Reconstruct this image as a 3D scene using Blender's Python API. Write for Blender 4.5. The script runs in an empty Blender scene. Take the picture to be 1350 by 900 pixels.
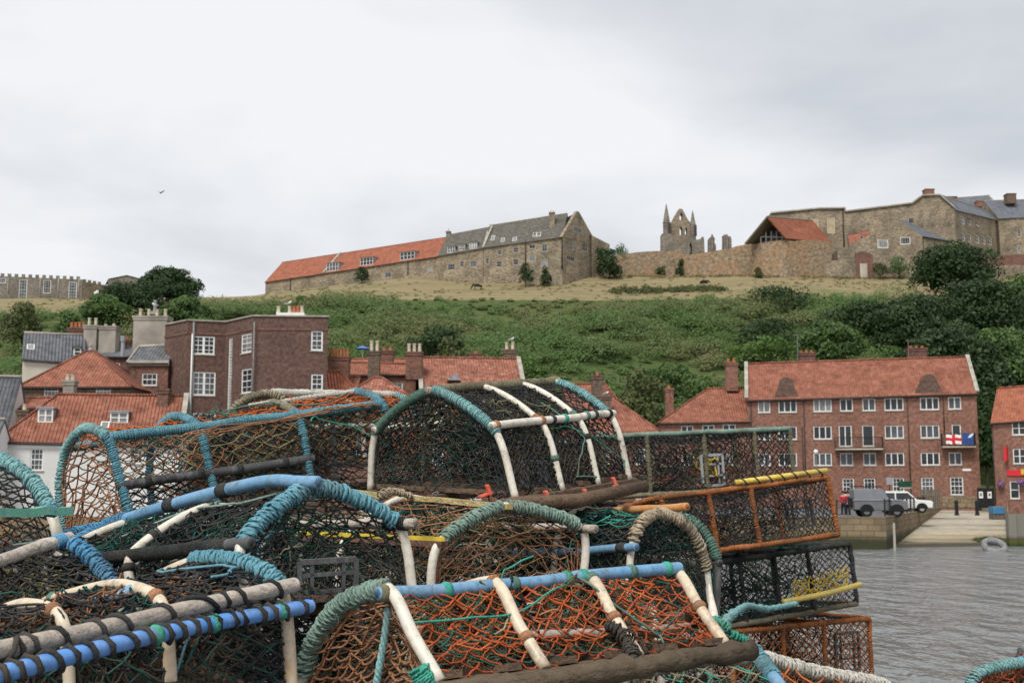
import bpy, math, random
import numpy as np
from mathutils import Vector
random.seed(7); rng = np.random.default_rng(7)
SC = bpy.context.scene
COL = SC.collection
# ------------------------------------------------------------------ camera model (photo is 1350 x 900)
FPX = 1600.0; EZ = 3.85; TH = math.atan(195 / FPX)
CT, ST = math.cos(TH), math.sin(TH)
def ray(px, py):
    dx = (px - 675) / FPX; dy = (450 - py) / FPX
    return np.array([dx, CT - dy * ST, ST + dy * CT])
def at(px, py, Y):
    d = ray(px, py); return d * (Y / d[1]) + np.array([0, 0, EZ])
def atz(px, py, z):
    d = ray(px, py); return d * ((z - EZ) / d[2]) + np.array([0, 0, EZ])
def XY(px, py, Y):
    return at(px, py, Y)[:2]
# ------------------------------------------------------------------ tagging
def tag(o, label=None, cat=None, group=None, kind=None):
    if label: o['label'] = label
    if cat: o['category'] = cat
    if group: o['group'] = group
    if kind: o['kind'] = kind
    return o
def empty(name, loc, label, cat, group=None, rz=0):
    o = bpy.data.objects.new(name, None); COL.objects.link(o)
    o.empty_display_size = .2
    o.location = [float(v) for v in loc]; o.rotation_euler = (0, 0, rz)
    o['_o'] = 1; del o['_o']
    return tag(o, label, cat, group)
def rootloc(p):
    r = p
    v = Vector((0, 0, 0))
    while r: v += r.location; r = r.parent
    return np.array(v)
# ------------------------------------------------------------------ mesh builder (world coordinates; shifted to the parent when linked)
class MB:
    def __init__(s): s.V = []; s.F = []; s.UV = []; s.M = []; s.n = 0; s.uv = False
    def poly(s, pts, uv=None, mat=0):
        s.V.extend([tuple(map(float, p)) for p in pts]); k = len(pts)
        s.F.append(tuple(range(s.n, s.n + k))); s.n += k
        if uv is None: s.UV.extend([(p[0] + p[1], p[2]) for p in pts])
        else: s.UV.extend(uv)
        s.M.append(mat)
    def raw(s, V, F, mat=0):
        V = np.asarray(V, float)
        s.V.extend(map(tuple, V.tolist()))
        for f in F:
            s.F.append(tuple(int(i) + s.n for i in f)); s.M.append(mat)
            s.UV.extend([(V[i][0] + V[i][1], V[i][2]) for i in f])
        s.n += len(V)
    def box(s, c, sz, ax=None, mat=0):
        c = np.array(c, float); h = np.array(sz, float) / 2
        if ax is None: ax = np.eye(3)
        ax = np.array(ax, float)
        V = [c + ax[0] * h[0] * a + ax[1] * h[1] * b + ax[2] * h[2] * d for a in (-1, 1) for b in (-1, 1) for d in (-1, 1)]
        s.raw(V, [(0, 1, 3, 2), (4, 6, 7, 5), (0, 4, 5, 1), (2, 3, 7, 6), (0, 2, 6, 4), (1, 5, 7, 3)], mat)
    def beam(s, a, b, w, h, up=(0, 0, 1), mat=0):
        a = np.array(a, float); b = np.array(b, float); d = b - a; L = np.linalg.norm(d); d = d / L
        sd = np.cross(d, up); sd /= np.linalg.norm(sd) + 1e-9; u = np.cross(sd, d)
        s.box((a + b) / 2, (L, w, h), (d, sd, u), mat)
    def tube(s, pts, r, n=8, cap=True, mat=0):
        P = np.asarray(pts, float); m = len(P)
        R = np.full(m, r, float) if np.isscalar(r) else np.asarray(r, float)
        T = np.gradient(P, axis=0); T /= np.linalg.norm(T, axis=1)[:, None] + 1e-12
        ref = np.array([0, 0, 1.]) if abs(T[0][2]) < .9 else np.array([1., 0, 0])
        N = np.zeros_like(P); nn = np.cross(T[0], ref); nn /= np.linalg.norm(nn)
        for i in range(m):
            nn = nn - T[i] * nn.dot(T[i]); nn /= np.linalg.norm(nn) + 1e-12; N[i] = nn
        Bn = np.cross(T, N); a = np.linspace(0, 2 * math.pi, n, endpoint=False)
        V = (P[:, None, :] + R[:, None, None] * (np.cos(a)[None, :, None] * N[:, None, :] + np.sin(a)[None, :, None] * Bn[:, None, :])).reshape(-1, 3)
        F = [(i * n + j, i * n + (j + 1) % n, (i + 1) * n + (j + 1) % n, (i + 1) * n + j) for i in range(m - 1) for j in range(n)]
        if cap: F += [tuple(range(n - 1, -1, -1)), tuple(range((m - 1) * n, m * n))]
        s.raw(V, F, mat)
    def lathe(s, c, prof, n=10, mat=0, sx=1, sy=1):
        c = np.array(c, float); a = np.linspace(0, 2 * math.pi, n, endpoint=False); V = []
        for r, z in prof:
            for t in a: V.append((c[0] + r * sx * math.cos(t), c[1] + r * sy * math.sin(t), c[2] + z))
        m = len(prof)
        F = [(i * n + j, i * n + (j + 1) % n, (i + 1) * n + (j + 1) % n, (i + 1) * n + j) for i in range(m - 1) for j in range(n)]
        F += [tuple(range(n - 1, -1, -1)), tuple(range((m - 1) * n, m * n))]
        s.raw(V, F, mat)
    def prism(s, pts2, o, ux, uy, depth, mat=0):          # outline in plane (ux,uy) extruded along depth vector
        o = np.array(o, float); ux = np.array(ux, float); uy = np.array(uy, float); dv = np.array(depth, float)
        k = len(pts2); V = [o + ux * p[0] + uy * p[1] for p in pts2] + [o + ux * p[0] + uy * p[1] + dv for p in pts2]
        F = [tuple(range(k)), tuple(range(2 * k - 1, k - 1, -1))] + [(i, i + k, (i + 1) % k + k, (i + 1) % k) for i in range(k)]
        s.raw(V, F, mat)
    def build(s, name, mat, parent=None, smooth=False, origin=None, bevel=0, label=None):
        me = bpy.data.meshes.new(name)
        off = rootloc(parent) if parent else (np.array(origin, float) if origin is not None else np.zeros(3))
        V = np.asarray(s.V, float) - off
        me.from_pydata(V.tolist(), [], s.F); uvl = me.uv_layers.new(name='UVMap')
        uvl.data.foreach_set('uv', np.asarray(s.UV, np.float32).ravel())
        mats = mat if isinstance(mat, (list, tuple)) else [mat]
        for m in mats: me.materials.append(m)
        if len(mats) > 1: me.polygons.foreach_set('material_index', s.M)
        if smooth: me.polygons.foreach_set('use_smooth', [True] * len(s.F))
        me.update()
        o = bpy.data.objects.new(name, me); COL.objects.link(o)
        if parent: o.parent = parent
        elif origin is not None: o.location = [float(v) for v in origin]
        if bevel:
            md = o.modifiers.new('bevel', 'BEVEL'); md.width = bevel; md.segments = 2; md.limit_method = 'ANGLE'
        if label: o['label'] = label
        return o
def mesh_np(name, V, Q, mat, parent=None, origin=None, smooth=False):
    V = np.asarray(V, np.float32); Q = np.asarray(Q, np.int32)
    off = rootloc(parent) if parent else (np.array(origin, float) if origin is not None else np.zeros(3))
    V = (V - off).astype(np.float32)
    me = bpy.data.meshes.new(name); k = Q.shape[1]
    me.vertices.add(len(V)); me.vertices.foreach_set('co', V.ravel())
    me.loops.add(Q.size); me.loops.foreach_set('vertex_index', Q.ravel())
    me.polygons.add(len(Q)); me.polygons.foreach_set('loop_start', np.arange(0, Q.size, k, dtype=np.int32))
    me.polygons.foreach_set('loop_total', np.full(len(Q), k, np.int32))
    if smooth: me.polygons.foreach_set('use_smooth', np.ones(len(Q), bool))
    me.materials.append(mat); me.update(calc_edges=True)
    o = bpy.data.objects.new(name, me); COL.objects.link(o)
    if parent: o.parent = parent
    elif origin is not None: o.location = [float(v) for v in origin]
    return o
def strands(A, M, B, r):                                    # many 2-segment three-sided cords at once
    A = np.asarray(A, float); M = np.asarray(M, float); B = np.asarray(B, float); n = len(A)
    r = np.broadcast_to(r, (n,))
    T = B - A; T /= np.linalg.norm(T, axis=1)[:, None] + 1e-9
    ref = rng.normal(size=(n, 3)); N = np.cross(T, ref); N /= np.linalg.norm(N, axis=1)[:, None] + 1e-9
    W = np.cross(T, N); V = np.zeros((n, 9, 3))
    for j in range(3):
        a = 2 * math.pi * j / 3
        o = (math.cos(a) * N + math.sin(a) * W) * r[:, None]
        V[:, j] = A + o; V[:, 3 + j] = M + o; V[:, 6 + j] = B + o
    q = []
    for k in (0, 3):
        for j in range(3): q.append((k + j, k + (j + 1) % 3, k + 3 + (j + 1) % 3, k + 3 + j))
    Q = (np.arange(n)[:, None, None] * 9 + np.array(q)[None]).reshape(-1, 4)
    return V.reshape(-1, 3), Q
def join(parts):
    Vs, Qs, n = [], [], 0
    for V, Q in parts: Vs.append(V); Qs.append(np.asarray(Q) + n); n += len(V)
    return np.concatenate(Vs), np.concatenate(Qs)
def copy_tree(o, parent=None):
    c = o.copy(); COL.objects.link(c)
    if parent: c.parent = parent
    for ch in list(o.children): copy_tree(ch, c)
    return c
# ------------------------------------------------------------------ materials
class NT:
    def __init__(s, name):
        s.m = bpy.data.materials.new(name); s.m.use_nodes = True; s.t = s.m.node_tree; s.b = s.t.nodes['Principled BSDF']
    def n(s, ty, **kw):
        nd = s.t.nodes.new(ty)
        for k, v in kw.items():
            if k in nd.inputs.keys(): nd.inputs[k].default_value = v
            else: setattr(nd, k, v)
        return nd
    def l(s, a, b): s.t.links.new(a, b)
    def math(s, op, a, b=None):
        nd = s.t.nodes.new('ShaderNodeMath'); nd.operation = op
        for i, v in enumerate((a, b)):
            if v is None: continue
            if isinstance(v, (int, float)): nd.inputs[i].default_value = v
            else: s.l(v, nd.inputs[i])
        return nd.outputs[0]
    def mix(s, f, a, b, mode='MIX'):
        nd = s.t.nodes.new('ShaderNodeMix'); nd.data_type = 'RGBA'; nd.blend_type = mode
        for i, v in ((0, f), (6, a), (7, b)):
            if isinstance(v, (int, float)): nd.inputs[i].default_value = v
            elif isinstance(v, tuple): nd.inputs[i].default_value = (*v, 1)
            else: s.l(v, nd.inputs[i])
        return nd.outputs[2]
    def noise(s, scale, detail=4, coord='Object', rough=.55, sc=None):
        tc = s.n('ShaderNodeTexCoord'); out = tc.outputs[coord]
        if sc:
            mp = s.n('ShaderNodeMapping'); mp.inputs['Scale'].default_value = sc; s.l(out, mp.inputs['Vector']); out = mp.outputs[0]
        nd = s.n('ShaderNodeTexNoise', Scale=scale, Detail=detail, Roughness=rough); s.l(out, nd.inputs['Vector']); return nd.outputs['Fac']
    def ramp(s, fac, stops):
        nd = s.n('ShaderNodeValToRGB'); e = nd.color_ramp.elements
        while len(e) < len(stops): e.new(.5)
        for i, (p, c) in enumerate(stops):
            e[i].position = p; e[i].color = (*c, 1) if isinstance(c, tuple) else (c, c, c, 1)
        s.l(fac, nd.inputs[0]); return nd.outputs[0]
    def bump(s, h, strength=.5, dist=.01):
        nd = s.n('ShaderNodeBump', Strength=strength, Distance=dist); s.l(h, nd.inputs['Height']); s.l(nd.outputs[0], s.b.inputs['Normal'])
    def fin(s, col, rough=.8, spec=.3):
        if isinstance(col, tuple): s.b.inputs['Base Color'].default_value = (*col, 1)
        else: s.l(col, s.b.inputs['Base Color'])
        s.b.inputs['Roughness'].default_value = rough; s.b.inputs['Specular IOR Level'].default_value = spec
        return s.m
def M_plain(name, c, rough=.7, var=.25, scale=8, spec=.3, metal=0):
    t = NT(name); f = t.noise(scale)
    d = tuple(x * (1 - var) for x in c); e = tuple(min(1, x * (1 + var)) for x in c)
    m = t.fin(t.ramp(f, [(.3, d), (.7, e)]), rough, spec); t.b.inputs['Metallic'].default_value = metal; return m
def M_brick(name, c1, c2, mortar, w=.225, h=.075, ms=.01, stain=(.1, .08, .07), stainf=.5, nscale=.35):
    t = NT(name); uv = t.n('ShaderNodeTexCoord').outputs['UV']
    br = t.n('ShaderNodeTexBrick', Scale=1.0); t.l(uv, br.inputs['Vector'])
    br.inputs['Color1'].default_value = (*c1, 1); br.inputs['Color2'].default_value = (*c2, 1); br.inputs['Mortar'].default_value = (*mortar, 1)
    br.inputs['Brick Width'].default_value = w; br.inputs['Row Height'].default_value = h; br.inputs['Mortar Size'].default_value = ms
    br.inputs['Bias'].default_value = 0
    nz = t.n('ShaderNodeTexNoise', Scale=nscale, Detail=8.0, Roughness=.65); t.l(uv, nz.inputs['Vector'])
    nz2 = t.n('ShaderNodeTexNoise', Scale=nscale * 9, Detail=4.0, Roughness=.7); t.l(uv, nz2.inputs['Vector'])
    f = t.ramp(nz.outputs['Fac'], [(.42, 0.), (.68, 1.)])
    col = t.mix(t.math('MULTIPLY', f, stainf), br.outputs['Color'], stain)
    v = t.ramp(nz2.outputs['Fac'], [(.3, .5), (.7, 1.45)])
    col = t.mix(1.0, col, v, 'MULTIPLY')
    t.bump(br.outputs['Fac'], .4, .01)
    return t.fin(col, .9, .2)
def M_tile(name, c1, c2, lich=(.35, .33, .28), lf=.35, pitch=.26, row=.34):
    t = NT(name); uv = t.n('ShaderNodeTexCoord').outputs['UV']
    sp = t.n('ShaderNodeSeparateXYZ'); t.l(uv, sp.inputs[0]); u, v = sp.outputs[0], sp.outputs[1]
    cu = t.math('DIVIDE', u, pitch); cv = t.math('DIVIDE', v, row)
    cb = t.n('ShaderNodeCombineXYZ'); t.l(t.math('FLOOR', cu), cb.inputs[0]); t.l(t.math('FLOOR', cv), cb.inputs[1])
    wn = t.n('ShaderNodeTexWhiteNoise'); t.l(cb.outputs[0], wn.inputs['Vector'])
    nz = t.n('ShaderNodeTexNoise', Scale=.45, Detail=8.0, Roughness=.7); t.l(uv, nz.inputs['Vector'])
    nz2 = t.n('ShaderNodeTexNoise', Scale=2.2, Detail=6.0, Roughness=.75); t.l(uv, nz2.inputs['Vector'])
    base = t.mix(t.math('ADD', t.math('MULTIPLY', wn.outputs['Value'], .6), t.math('MULTIPLY', nz.outputs['Fac'], .4)), c1, c2)
    base = t.mix(t.math('MULTIPLY', t.ramp(nz2.outputs['Fac'], [(.5, 0.), (.78, 1.)]), lf), base, lich)
    base = t.mix(t.math('MULTIPLY', t.ramp(nz.outputs['Fac'], [(.46, 0.), (.68, 1.)]), .55), base, tuple(x * .45 for x in c1))
    nz3 = t.n('ShaderNodeTexNoise', Scale=1.1, Detail=10.0, Roughness=.8); t.l(uv, nz3.inputs['Vector'])
    base = t.mix(1.0, base, t.ramp(nz3.outputs['Fac'], [(.32, .5), (.7, 1.4)]), 'MULTIPLY')
    fr = t.math('FRACT', cu); prof = t.math('SINE', t.math('MULTIPLY', fr, math.pi * 2)); fv = t.math('FRACT', cv)
    t.bump(t.math('ADD', t.math('MULTIPLY', prof, .6), fv), 1.0, .1)
    return t.fin(base, .85, .25)
def M_leaf(name, c1, c2, c3, scale=.22):
    t = NT(name); g = t.n('ShaderNodeNewGeometry'); f = t.noise(scale, 3)
    a = t.mix(t.math('ADD', t.math('MULTIPLY', g.outputs['Random Per Island'], .4), t.math('MULTIPLY', t.ramp(t.noise(.33, 3), [(.35, 0.), (.65, 1.)]), .6)), c1, c2)
    col = t.mix(t.ramp(f, [(.46, 0.), (.66, .8)]), a, c3)
    t.b.inputs['Subsurface Weight'].default_value = 0
    m = t.fin(col, .55, .35)
    tr = t.n('ShaderNodeBsdfTranslucent'); t.l(col, tr.inputs[0]); mx = t.n('ShaderNodeMixShader', Fac=.3)
    out = t.t.nodes['Material Output']; t.l(t.b.outputs[0], mx.inputs[1]); t.l(tr.outputs[0], mx.inputs[2]); t.l(mx.outputs[0], out.inputs[0])
    return m
def M_rope(name, c, c2=None, dirt=(.12, .1, .07), df=.5):
    t = NT(name); c2 = c2 or tuple(x * .55 for x in c)
    a = t.noise(160, 3); b = t.noise(14, 4); d = t.noise(5.5, 5)
    col = t.mix(t.ramp(a, [(.3, 0.), (.72, 1.)]), tuple(x * .75 for x in c2), tuple(min(1, x * 1.25) for x in c))
    col = t.mix(t.ramp(b, [(.35, 0.), (.75, .6)]), col, tuple(min(1, x * 1.5 + .04) for x in c))
    col = t.mix(t.math('MULTIPLY', t.ramp(d, [(.5, 0.), (.72, 1.)]), df), col, dirt)
    t.bump(a, .6, .003)
    return t.fin(col, .95, .1)
def M_pipe(name, c, dirt=(.25, .13, .05), df=.55, rough=.42):
    t = NT(name); a = t.noise(7, 6, rough=.7); b = t.noise(60, 4); d = t.noise(2.2, 3)
    col = t.mix(t.math('MULTIPLY', t.ramp(a, [(.52, 0.), (.74, 1.)]), df), c, dirt)
    col = t.mix(t.ramp(b, [(.45, 0.), (.8, .8)]), col, tuple(x * .45 for x in c))
    e = t.noise(28, 8, sc=(1, 1, .35), rough=.8); col = t.mix(t.ramp(e, [(.51, 0.), (.6, .8)]), col, tuple(min(1, x * .8 + .11) for x in c))
    g2 = t.noise(11, 8, rough=.8); col = t.mix(t.ramp(g2, [(.53, 0.), (.64, .7)]), col, (.075, .075, .05))
    col = t.mix(t.ramp(d, [(.4, 0.), (.7, .35)]), col, tuple(min(1, x * .7 + .22) for x in c))
    t.bump(b, .25, .002)
    return t.fin(col, rough, .4)
# colours
def srgb(r, g, b):
    f = lambda v: v / 12.92 if v <= .04045 else ((v + .055) / 1.055) ** 2.4
    return tuple(f(x / 255) for x in (r, g, b))
# ------------------------------------------------------------------ material set
X = {}
X['brick'] = M_brick('red_brick', (.31, .125, .08), (.21, .09, .062), (.26, .2, .16), stain=(.12, .055, .04), stainf=.5)
X['darkbrick'] = M_brick('dark_brick', (.165, .085, .062), (.12, .063, .05), (.15, .115, .095), stain=(.075, .045, .038), stainf=.5)
X['oldbrick'] = M_brick('old_brick', (.25, .09, .055), (.16, .07, .05), (.2, .16, .13), stain=(.08, .06, .05), stainf=.7)
X['brownbrick'] = M_brick('brown_brick', (.18, .115, .08), (.13, .085, .06), (.17, .14, .11), stain=(.09, .07, .055), stainf=.6)
X['stone'] = M_brick('sandstone', (.39, .31, .21), (.22, .18, .13), (.27, .22, .16), w=.75, h=.36, ms=.03, stain=(.09, .08, .06), stainf=.75, nscale=.22)
X['orstone'] = M_brick('orange_sandstone', (.37, .275, .175), (.2, .16, .115), (.25, .2, .14), w=.7, h=.34, ms=.03, stain=(.36, .2, .1), stainf=.7, nscale=.14)
X['greystone'] = M_brick('grey_stone', (.29, .25, .2), (.19, .165, .135), (.2, .18, .15), w=.8, h=.4, ms=.03, stain=(.09, .085, .075), stainf=.7, nscale=.25)
X['quaystone'] = M_brick('quay_stone', (.33, .25, .15), (.2, .155, .1), (.14, .11, .08), w=.9, h=.42, ms=.03, stain=(.13, .1, .065), stainf=.7, nscale=.4)
X['render'] = M_plain('grey_render', (.3, .27, .23), .9, .3, .7)
X['cream'] = M_plain('cream_render', (.62, .57, .46), .9, .12, .5)
X['white'] = M_plain('white_render', (.68, .67, .64), .9, .1, .4)
X['paint'] = M_plain('white_paint', (.8, .79, .76), .5, .05, 3)
X['frame'] = M_plain('painted_frame', (.78, .77, .74), .5, .08, 3)
X['tile'] = M_tile('red_pantile', (.31, .105, .065), (.47, .195, .125))
X['tile2'] = M_tile('orange_pantile', (.42, .135, .075), (.53, .2, .12), lf=.15)
X['tile3'] = M_tile('weathered_pantile', (.31, .105, .065), (.5, .2, .13), lf=.75, lich=(.52, .47, .4))
X['slate'] = M_tile('slate', (.13, .135, .15), (.22, .225, .24), pitch=.3, row=.25, lf=.15)
X['bslate'] = M_tile('blue_slate', (.16, .175, .2), (.25, .265, .29), pitch=.3, row=.25, lf=.1)
X['stoneslate'] = M_tile('stone_slate', (.13, .12, .1), (.22, .2, .165), pitch=.4, row=.3, lf=.3)
X['coping'] = M_plain('stone_coping', (.36, .33, .28), .9, .3, 1.2)
X['lead'] = M_plain('lead_flashing', (.3, .31, .33), .6, .25, 2)
X['claypot'] = M_plain('clay_pot', (.4, .14, .07), .9, .3, 3)
X['buffpot'] = M_plain('buff_pot', (.5, .43, .33), .9, .25, 3)
X['iron'] = M_plain('black_iron', (.02, .02, .022), .5, .3, 5)
X['greyiron'] = M_plain('grey_iron', (.2, .2, .2), .5, .3, 5)
X['gutter'] = M_plain('dark_gutter', (.05, .04, .035), .6, .3, 3)
X['asphalt'] = M_plain('asphalt', (.12, .12, .125), .9, .25, .6)
X['concrete'] = M_plain('concrete', (.42, .38, .31), .9, .25, .5)
def glass(name, c):
    t = NT(name); f = t.noise(.9, 2); return t.fin(t.ramp(f, [(.35, tuple(x * .5 for x in c)), (.65, c)]), .06, .5)
X['glass'] = glass('dark_glass', (.035, .04, .045)); X['glass2'] = glass('grey_glass', (.1, .11, .12)); X['glass3'] = glass('curtained_glass', (.3, .3, .29))
X['car_glass'] = glass('car_glass', (.05, .06, .065))
X['wood'] = M_plain('grey_wood', (.16, .13, .1), .9, .35, 6)
LEAF = {
 'dark': M_leaf('leaf_dark', (.03, .06, .018), (.052, .092, .026), (.02, .042, .014)),
 'mid': M_leaf('leaf_mid', (.068, .128, .034), (.115, .19, .05), (.045, .09, .026)),
 'bright': M_leaf('leaf_bright', (.08, .15, .028), (.12, .21, .045), (.05, .1, .022)),
 'olive': M_leaf('leaf_olive', (.08, .1, .032), (.13, .145, .05), (.05, .065, .022)),
 'hill': M_leaf('leaf_hill', (.075, .14, .032), (.115, .19, .048), (.19, .18, .075), scale=.05),
 'purple': M_leaf('petals', (.3, .12, .42), (.45, .25, .55), (.06, .12, .03), scale=3),
}
X['bark'] = M_plain('bark', (.08, .06, .045), .95, .3, 2)
# ------------------------------------------------------------------ world, sun, camera
def setup():
    w = bpy.data.worlds.new('World'); SC.world = w; w.use_nodes = True; t = w.node_tree
    for n in list(t.nodes): t.nodes.remove(n)
    N = t.nodes.new; L = t.links.new
    sky = N('ShaderNodeTexSky'); sky.sky_type = 'NISHITA'; sky.sun_disc = False
    sky.sun_elevation = math.radians(52); sky.sun_rotation = math.radians(205); sky.air_density = 1; sky.dust_density = 3
    tc = N('ShaderNodeTexCoord'); sp = N('ShaderNodeSeparateXYZ'); L(tc.outputs['Generated'], sp.inputs[0])
    def mth(op, a, b=None):
        nd = N('ShaderNodeMath'); nd.operation = op
        for i, v in enumerate((a, b)):
            if v is None: continue
            if isinstance(v, (int, float)): nd.inputs[i].default_value = v
            else: L(v, nd.inputs[i])
        return nd.outputs[0]
    zc = mth('ADD', mth('MAXIMUM', sp.outputs[2], 0.), .16)
    cb = N('ShaderNodeCombineXYZ'); L(mth('DIVIDE', sp.outputs[0], zc), cb.inputs[0]); L(mth('DIVIDE', sp.outputs[1], zc), cb.inputs[1]); cb.inputs[2].default_value = 3.4
    n1 = N('ShaderNodeTexNoise'); n1.inputs['Scale'].default_value = .85; n1.inputs['Detail'].default_value = 6; n1.inputs['Roughness'].default_value = .48
    n1.inputs['Distortion'].default_value = .25
    L(cb.outputs[0], n1.inputs['Vector'])
    r = N('ShaderNodeValToRGB'); e = r.color_ramp.elements
    e[0].position = .39; e[0].color = (5.2, 5.48, 5.85, 1); e[1].position = .61; e[1].color = (8.0, 8.1, 8.27, 1)
    bank = mth('MULTIPLY', mth('MAXIMUM', mth('SUBTRACT', mth('ADD', sp.outputs[2], mth('MULTIPLY', sp.outputs[0], .22)), .27), 0.), 1.1)
    L(mth('SUBTRACT', mth('ADD', n1.outputs['Fac'], .05), mth('MINIMUM', bank, .075)), r.inputs[0])
    # broad darker bank towards the upper right, paler near the horizon
    mx = N('ShaderNodeMix'); mx.data_type = 'RGBA'; mx.inputs[0].default_value = .93
    L(sky.outputs[0], mx.inputs[6]); L(r.outputs[0], mx.inputs[7])
    bg = N('ShaderNodeBackground'); bg.inputs['Strength'].default_value = .1; L(mx.outputs[2], bg.inputs['Color'])
    out = N('ShaderNodeOutputWorld'); L(bg.outputs[0], out.inputs[0])
    s = bpy.data.lights.new('sun', 'SUN'); s.energy = 2.6; s.angle = math.radians(22); s.color = (1, .97, .92)
    so = bpy.data.objects.new('sun', s); COL.objects.link(so)
    el, az = math.radians(52), math.radians(205)
    d = Vector((math.sin(az) * math.cos(el), math.cos(az) * math.cos(el), math.sin(el)))
    so.rotation_euler = d.to_track_quat('Z', 'Y').to_euler(); so.location = d * 60
    c = bpy.data.cameras.new('camera'); co = bpy.data.objects.new('camera', c); COL.objects.link(co)
    co.location = (0, 0, EZ); co.rotation_euler = (math.pi / 2 + TH, 0, 0)
    c.sensor_width = 36; c.lens = 36 * FPX / 1350; c.clip_end = 4000; c.clip_start = .05
    c.dof.use_dof = True; c.dof.focus_distance = 3.5; c.dof.aperture_fstop = 13
    SC.camera = co
    SC.view_settings.view_transform = 'Standard'; SC.view_settings.look = 'None'; SC.view_settings.exposure = .24; SC.view_settings.gamma = 1
    SC.cycles.max_bounces = 6; SC.cycles.diffuse_bounces = 3; SC.cycles.glossy_bounces = 2; SC.cycles.transmission_bounces = 2
setup()
# ------------------------------------------------------------------ ground, hill, water
ROAD = 1.95
def hill_z(x, y):
    x = np.asarray(x, float); y = np.asarray(y, float)
    sh = np.clip((-x - 60) / 60, 0, 1) * 18
    yy = y - sh
    z = np.interp(yy, [0, 138, 150, 200, 245, 268, 294, 335, 420, 900], [ROAD, ROAD, 4, 22, 38.5, 46.2, 55.6, 58, 58.5, 50])
    dr = np.clip((-x - 25) / 40, 0, 1) * 4.6 - np.clip((-x - 85) / 40, 0, 1) * 2.4
    z = z - dr * np.clip((yy - 250) / 40, 0, 1)
    k = np.clip((yy - 150) / 40, 0, 1)
    z = z + k * (1.0 * np.sin(x * .055 + y * .04) + .6 * np.sin(x * .13 - y * .09 + 1)) * np.clip((268 - yy) / 40, .25, 1)
    return z
def grid_obj(name, xs, ys, zf, mat, smooth=True):
    Xg, Yg = np.meshgrid(xs, ys); Z = zf(Xg, Yg); V = np.stack([Xg, Yg, Z], -1).reshape(-1, 3)
    nx, ny = len(xs), len(ys); i = np.arange(nx - 1)[None]; j = np.arange(ny - 1)[:, None]
    a = (j * nx + i).ravel(); Q = np.stack([a, a + 1, a + 1 + nx, a + nx], 1)
    return mesh_np(name, V, Q, mat, smooth=smooth)
t = NT('hill_ground'); g = t.n('ShaderNodeNewGeometry'); sp = t.n('ShaderNodeSeparateXYZ'); t.l(g.outputs['Position'], sp.inputs[0])
na = t.noise(.06, 8, rough=.7); nb = t.noise(.5, 8, rough=.75)
nst = t.noise(.2, 6, sc=(.25, 2.2, 2.2), rough=.7)
dry = t.mix(t.ramp(nst, [(.38, 0.), (.66, 1.)]), (.27, .215, .12), (.16, .145, .075))
dry = t.mix(t.ramp(nb, [(.5, 0.), (.7, .6)]), dry, (.33, .265, .155))
dry = t.mix(t.ramp(na, [(.55, 0.), (.72, .8)]), dry, (.17, .17, .075))
low = t.mix(t.ramp(nb, [(.35, 0.), (.65, 1.)]), (.055, .085, .026), (.11, .118, .045)); low = t.mix(t.ramp(na, [(.45, 0.), (.6, .7)]), low, (.045, .085, .022))
zz = t.math('ADD', sp.outputs[2], t.math('MULTIPLY', t.math('SUBTRACT', nb, .5), 1.2))
f = t.math('GREATER_THAN', zz, 45.6)
X['hill'] = t.fin(t.mix(f, low, dry), .95, .1)
o = grid_obj('hill', np.concatenate([np.linspace(-900, -260, 20), np.linspace(-250, 250, 140), np.linspace(260, 900, 20)]),
             np.concatenate([np.linspace(136, 340, 90), np.linspace(350, 1400, 30)]), hill_z, X['hill']); tag(o, kind='structure')
# river
t = NT('river_water'); tc = t.n('ShaderNodeTexCoord')
def wv(sc, det, s):
    mp = t.n('ShaderNodeMapping'); mp.inputs['Scale'].default_value = s; t.l(tc.outputs['Object'], mp.inputs['Vector'])
    n = t.n('ShaderNodeTexNoise', Scale=sc, Detail=det, Roughness=.62); t.l(mp.outputs[0], n.inputs['Vector']); return n.outputs['Fac']
h = t.math('ADD', t.math('MULTIPLY', wv(1.0, 3, (1.1, .5, 1)), 1.0), t.math('MULTIPLY', wv(1.0, 2, (.35, .16, 1)), 1.6))
t.bump(h, 1.0, .8)
X['water'] = t.fin((.19, .2, .2), .16, .5); t.b.inputs['IOR'].default_value = 1.33
o = grid_obj('water', np.linspace(-120, 160, 4), np.linspace(6.5, 125, 4), lambda x, y: x * 0, X['water'], False); tag(o, kind='structure')
# far ground under the town (one sheet) and near quay
m = MB(); zq = EZ - 1.62
m.box((0, -3.6, zq - 1.5), (60, 25, 3.0)); o = m.build('quay', X['asphalt']); tag(o, kind='structure')
# town ground: polygon set back behind the slipway
def px_g(px, py, z=ROAD): p = atz(px, py, z); return (p[0], p[1])
QF = [(-160, 74), (px_g(1060, 684)[0], 80.5), px_g(1168, 684), px_g(1243, 669.5)]     # quay front line, left -> slipway
c0 = np.array(QF[2]); c1 = np.array(QF[3])
SR0 = px_g(1326, 669); SRb = XY(1331, 716, 84)
m = MB()
top = [QF[0], QF[1], QF[2], QF[3], (SR0[0], QF[3][1] + 1), (SR0[0], 90), (120, 92), (300, 92), (300, 150), (-300, 150), (-300, 74)]
m.poly([(p[0], p[1], ROAD) for p in top]); o = m.build('town_ground', X['asphalt']); tag(o, kind='structure')
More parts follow.
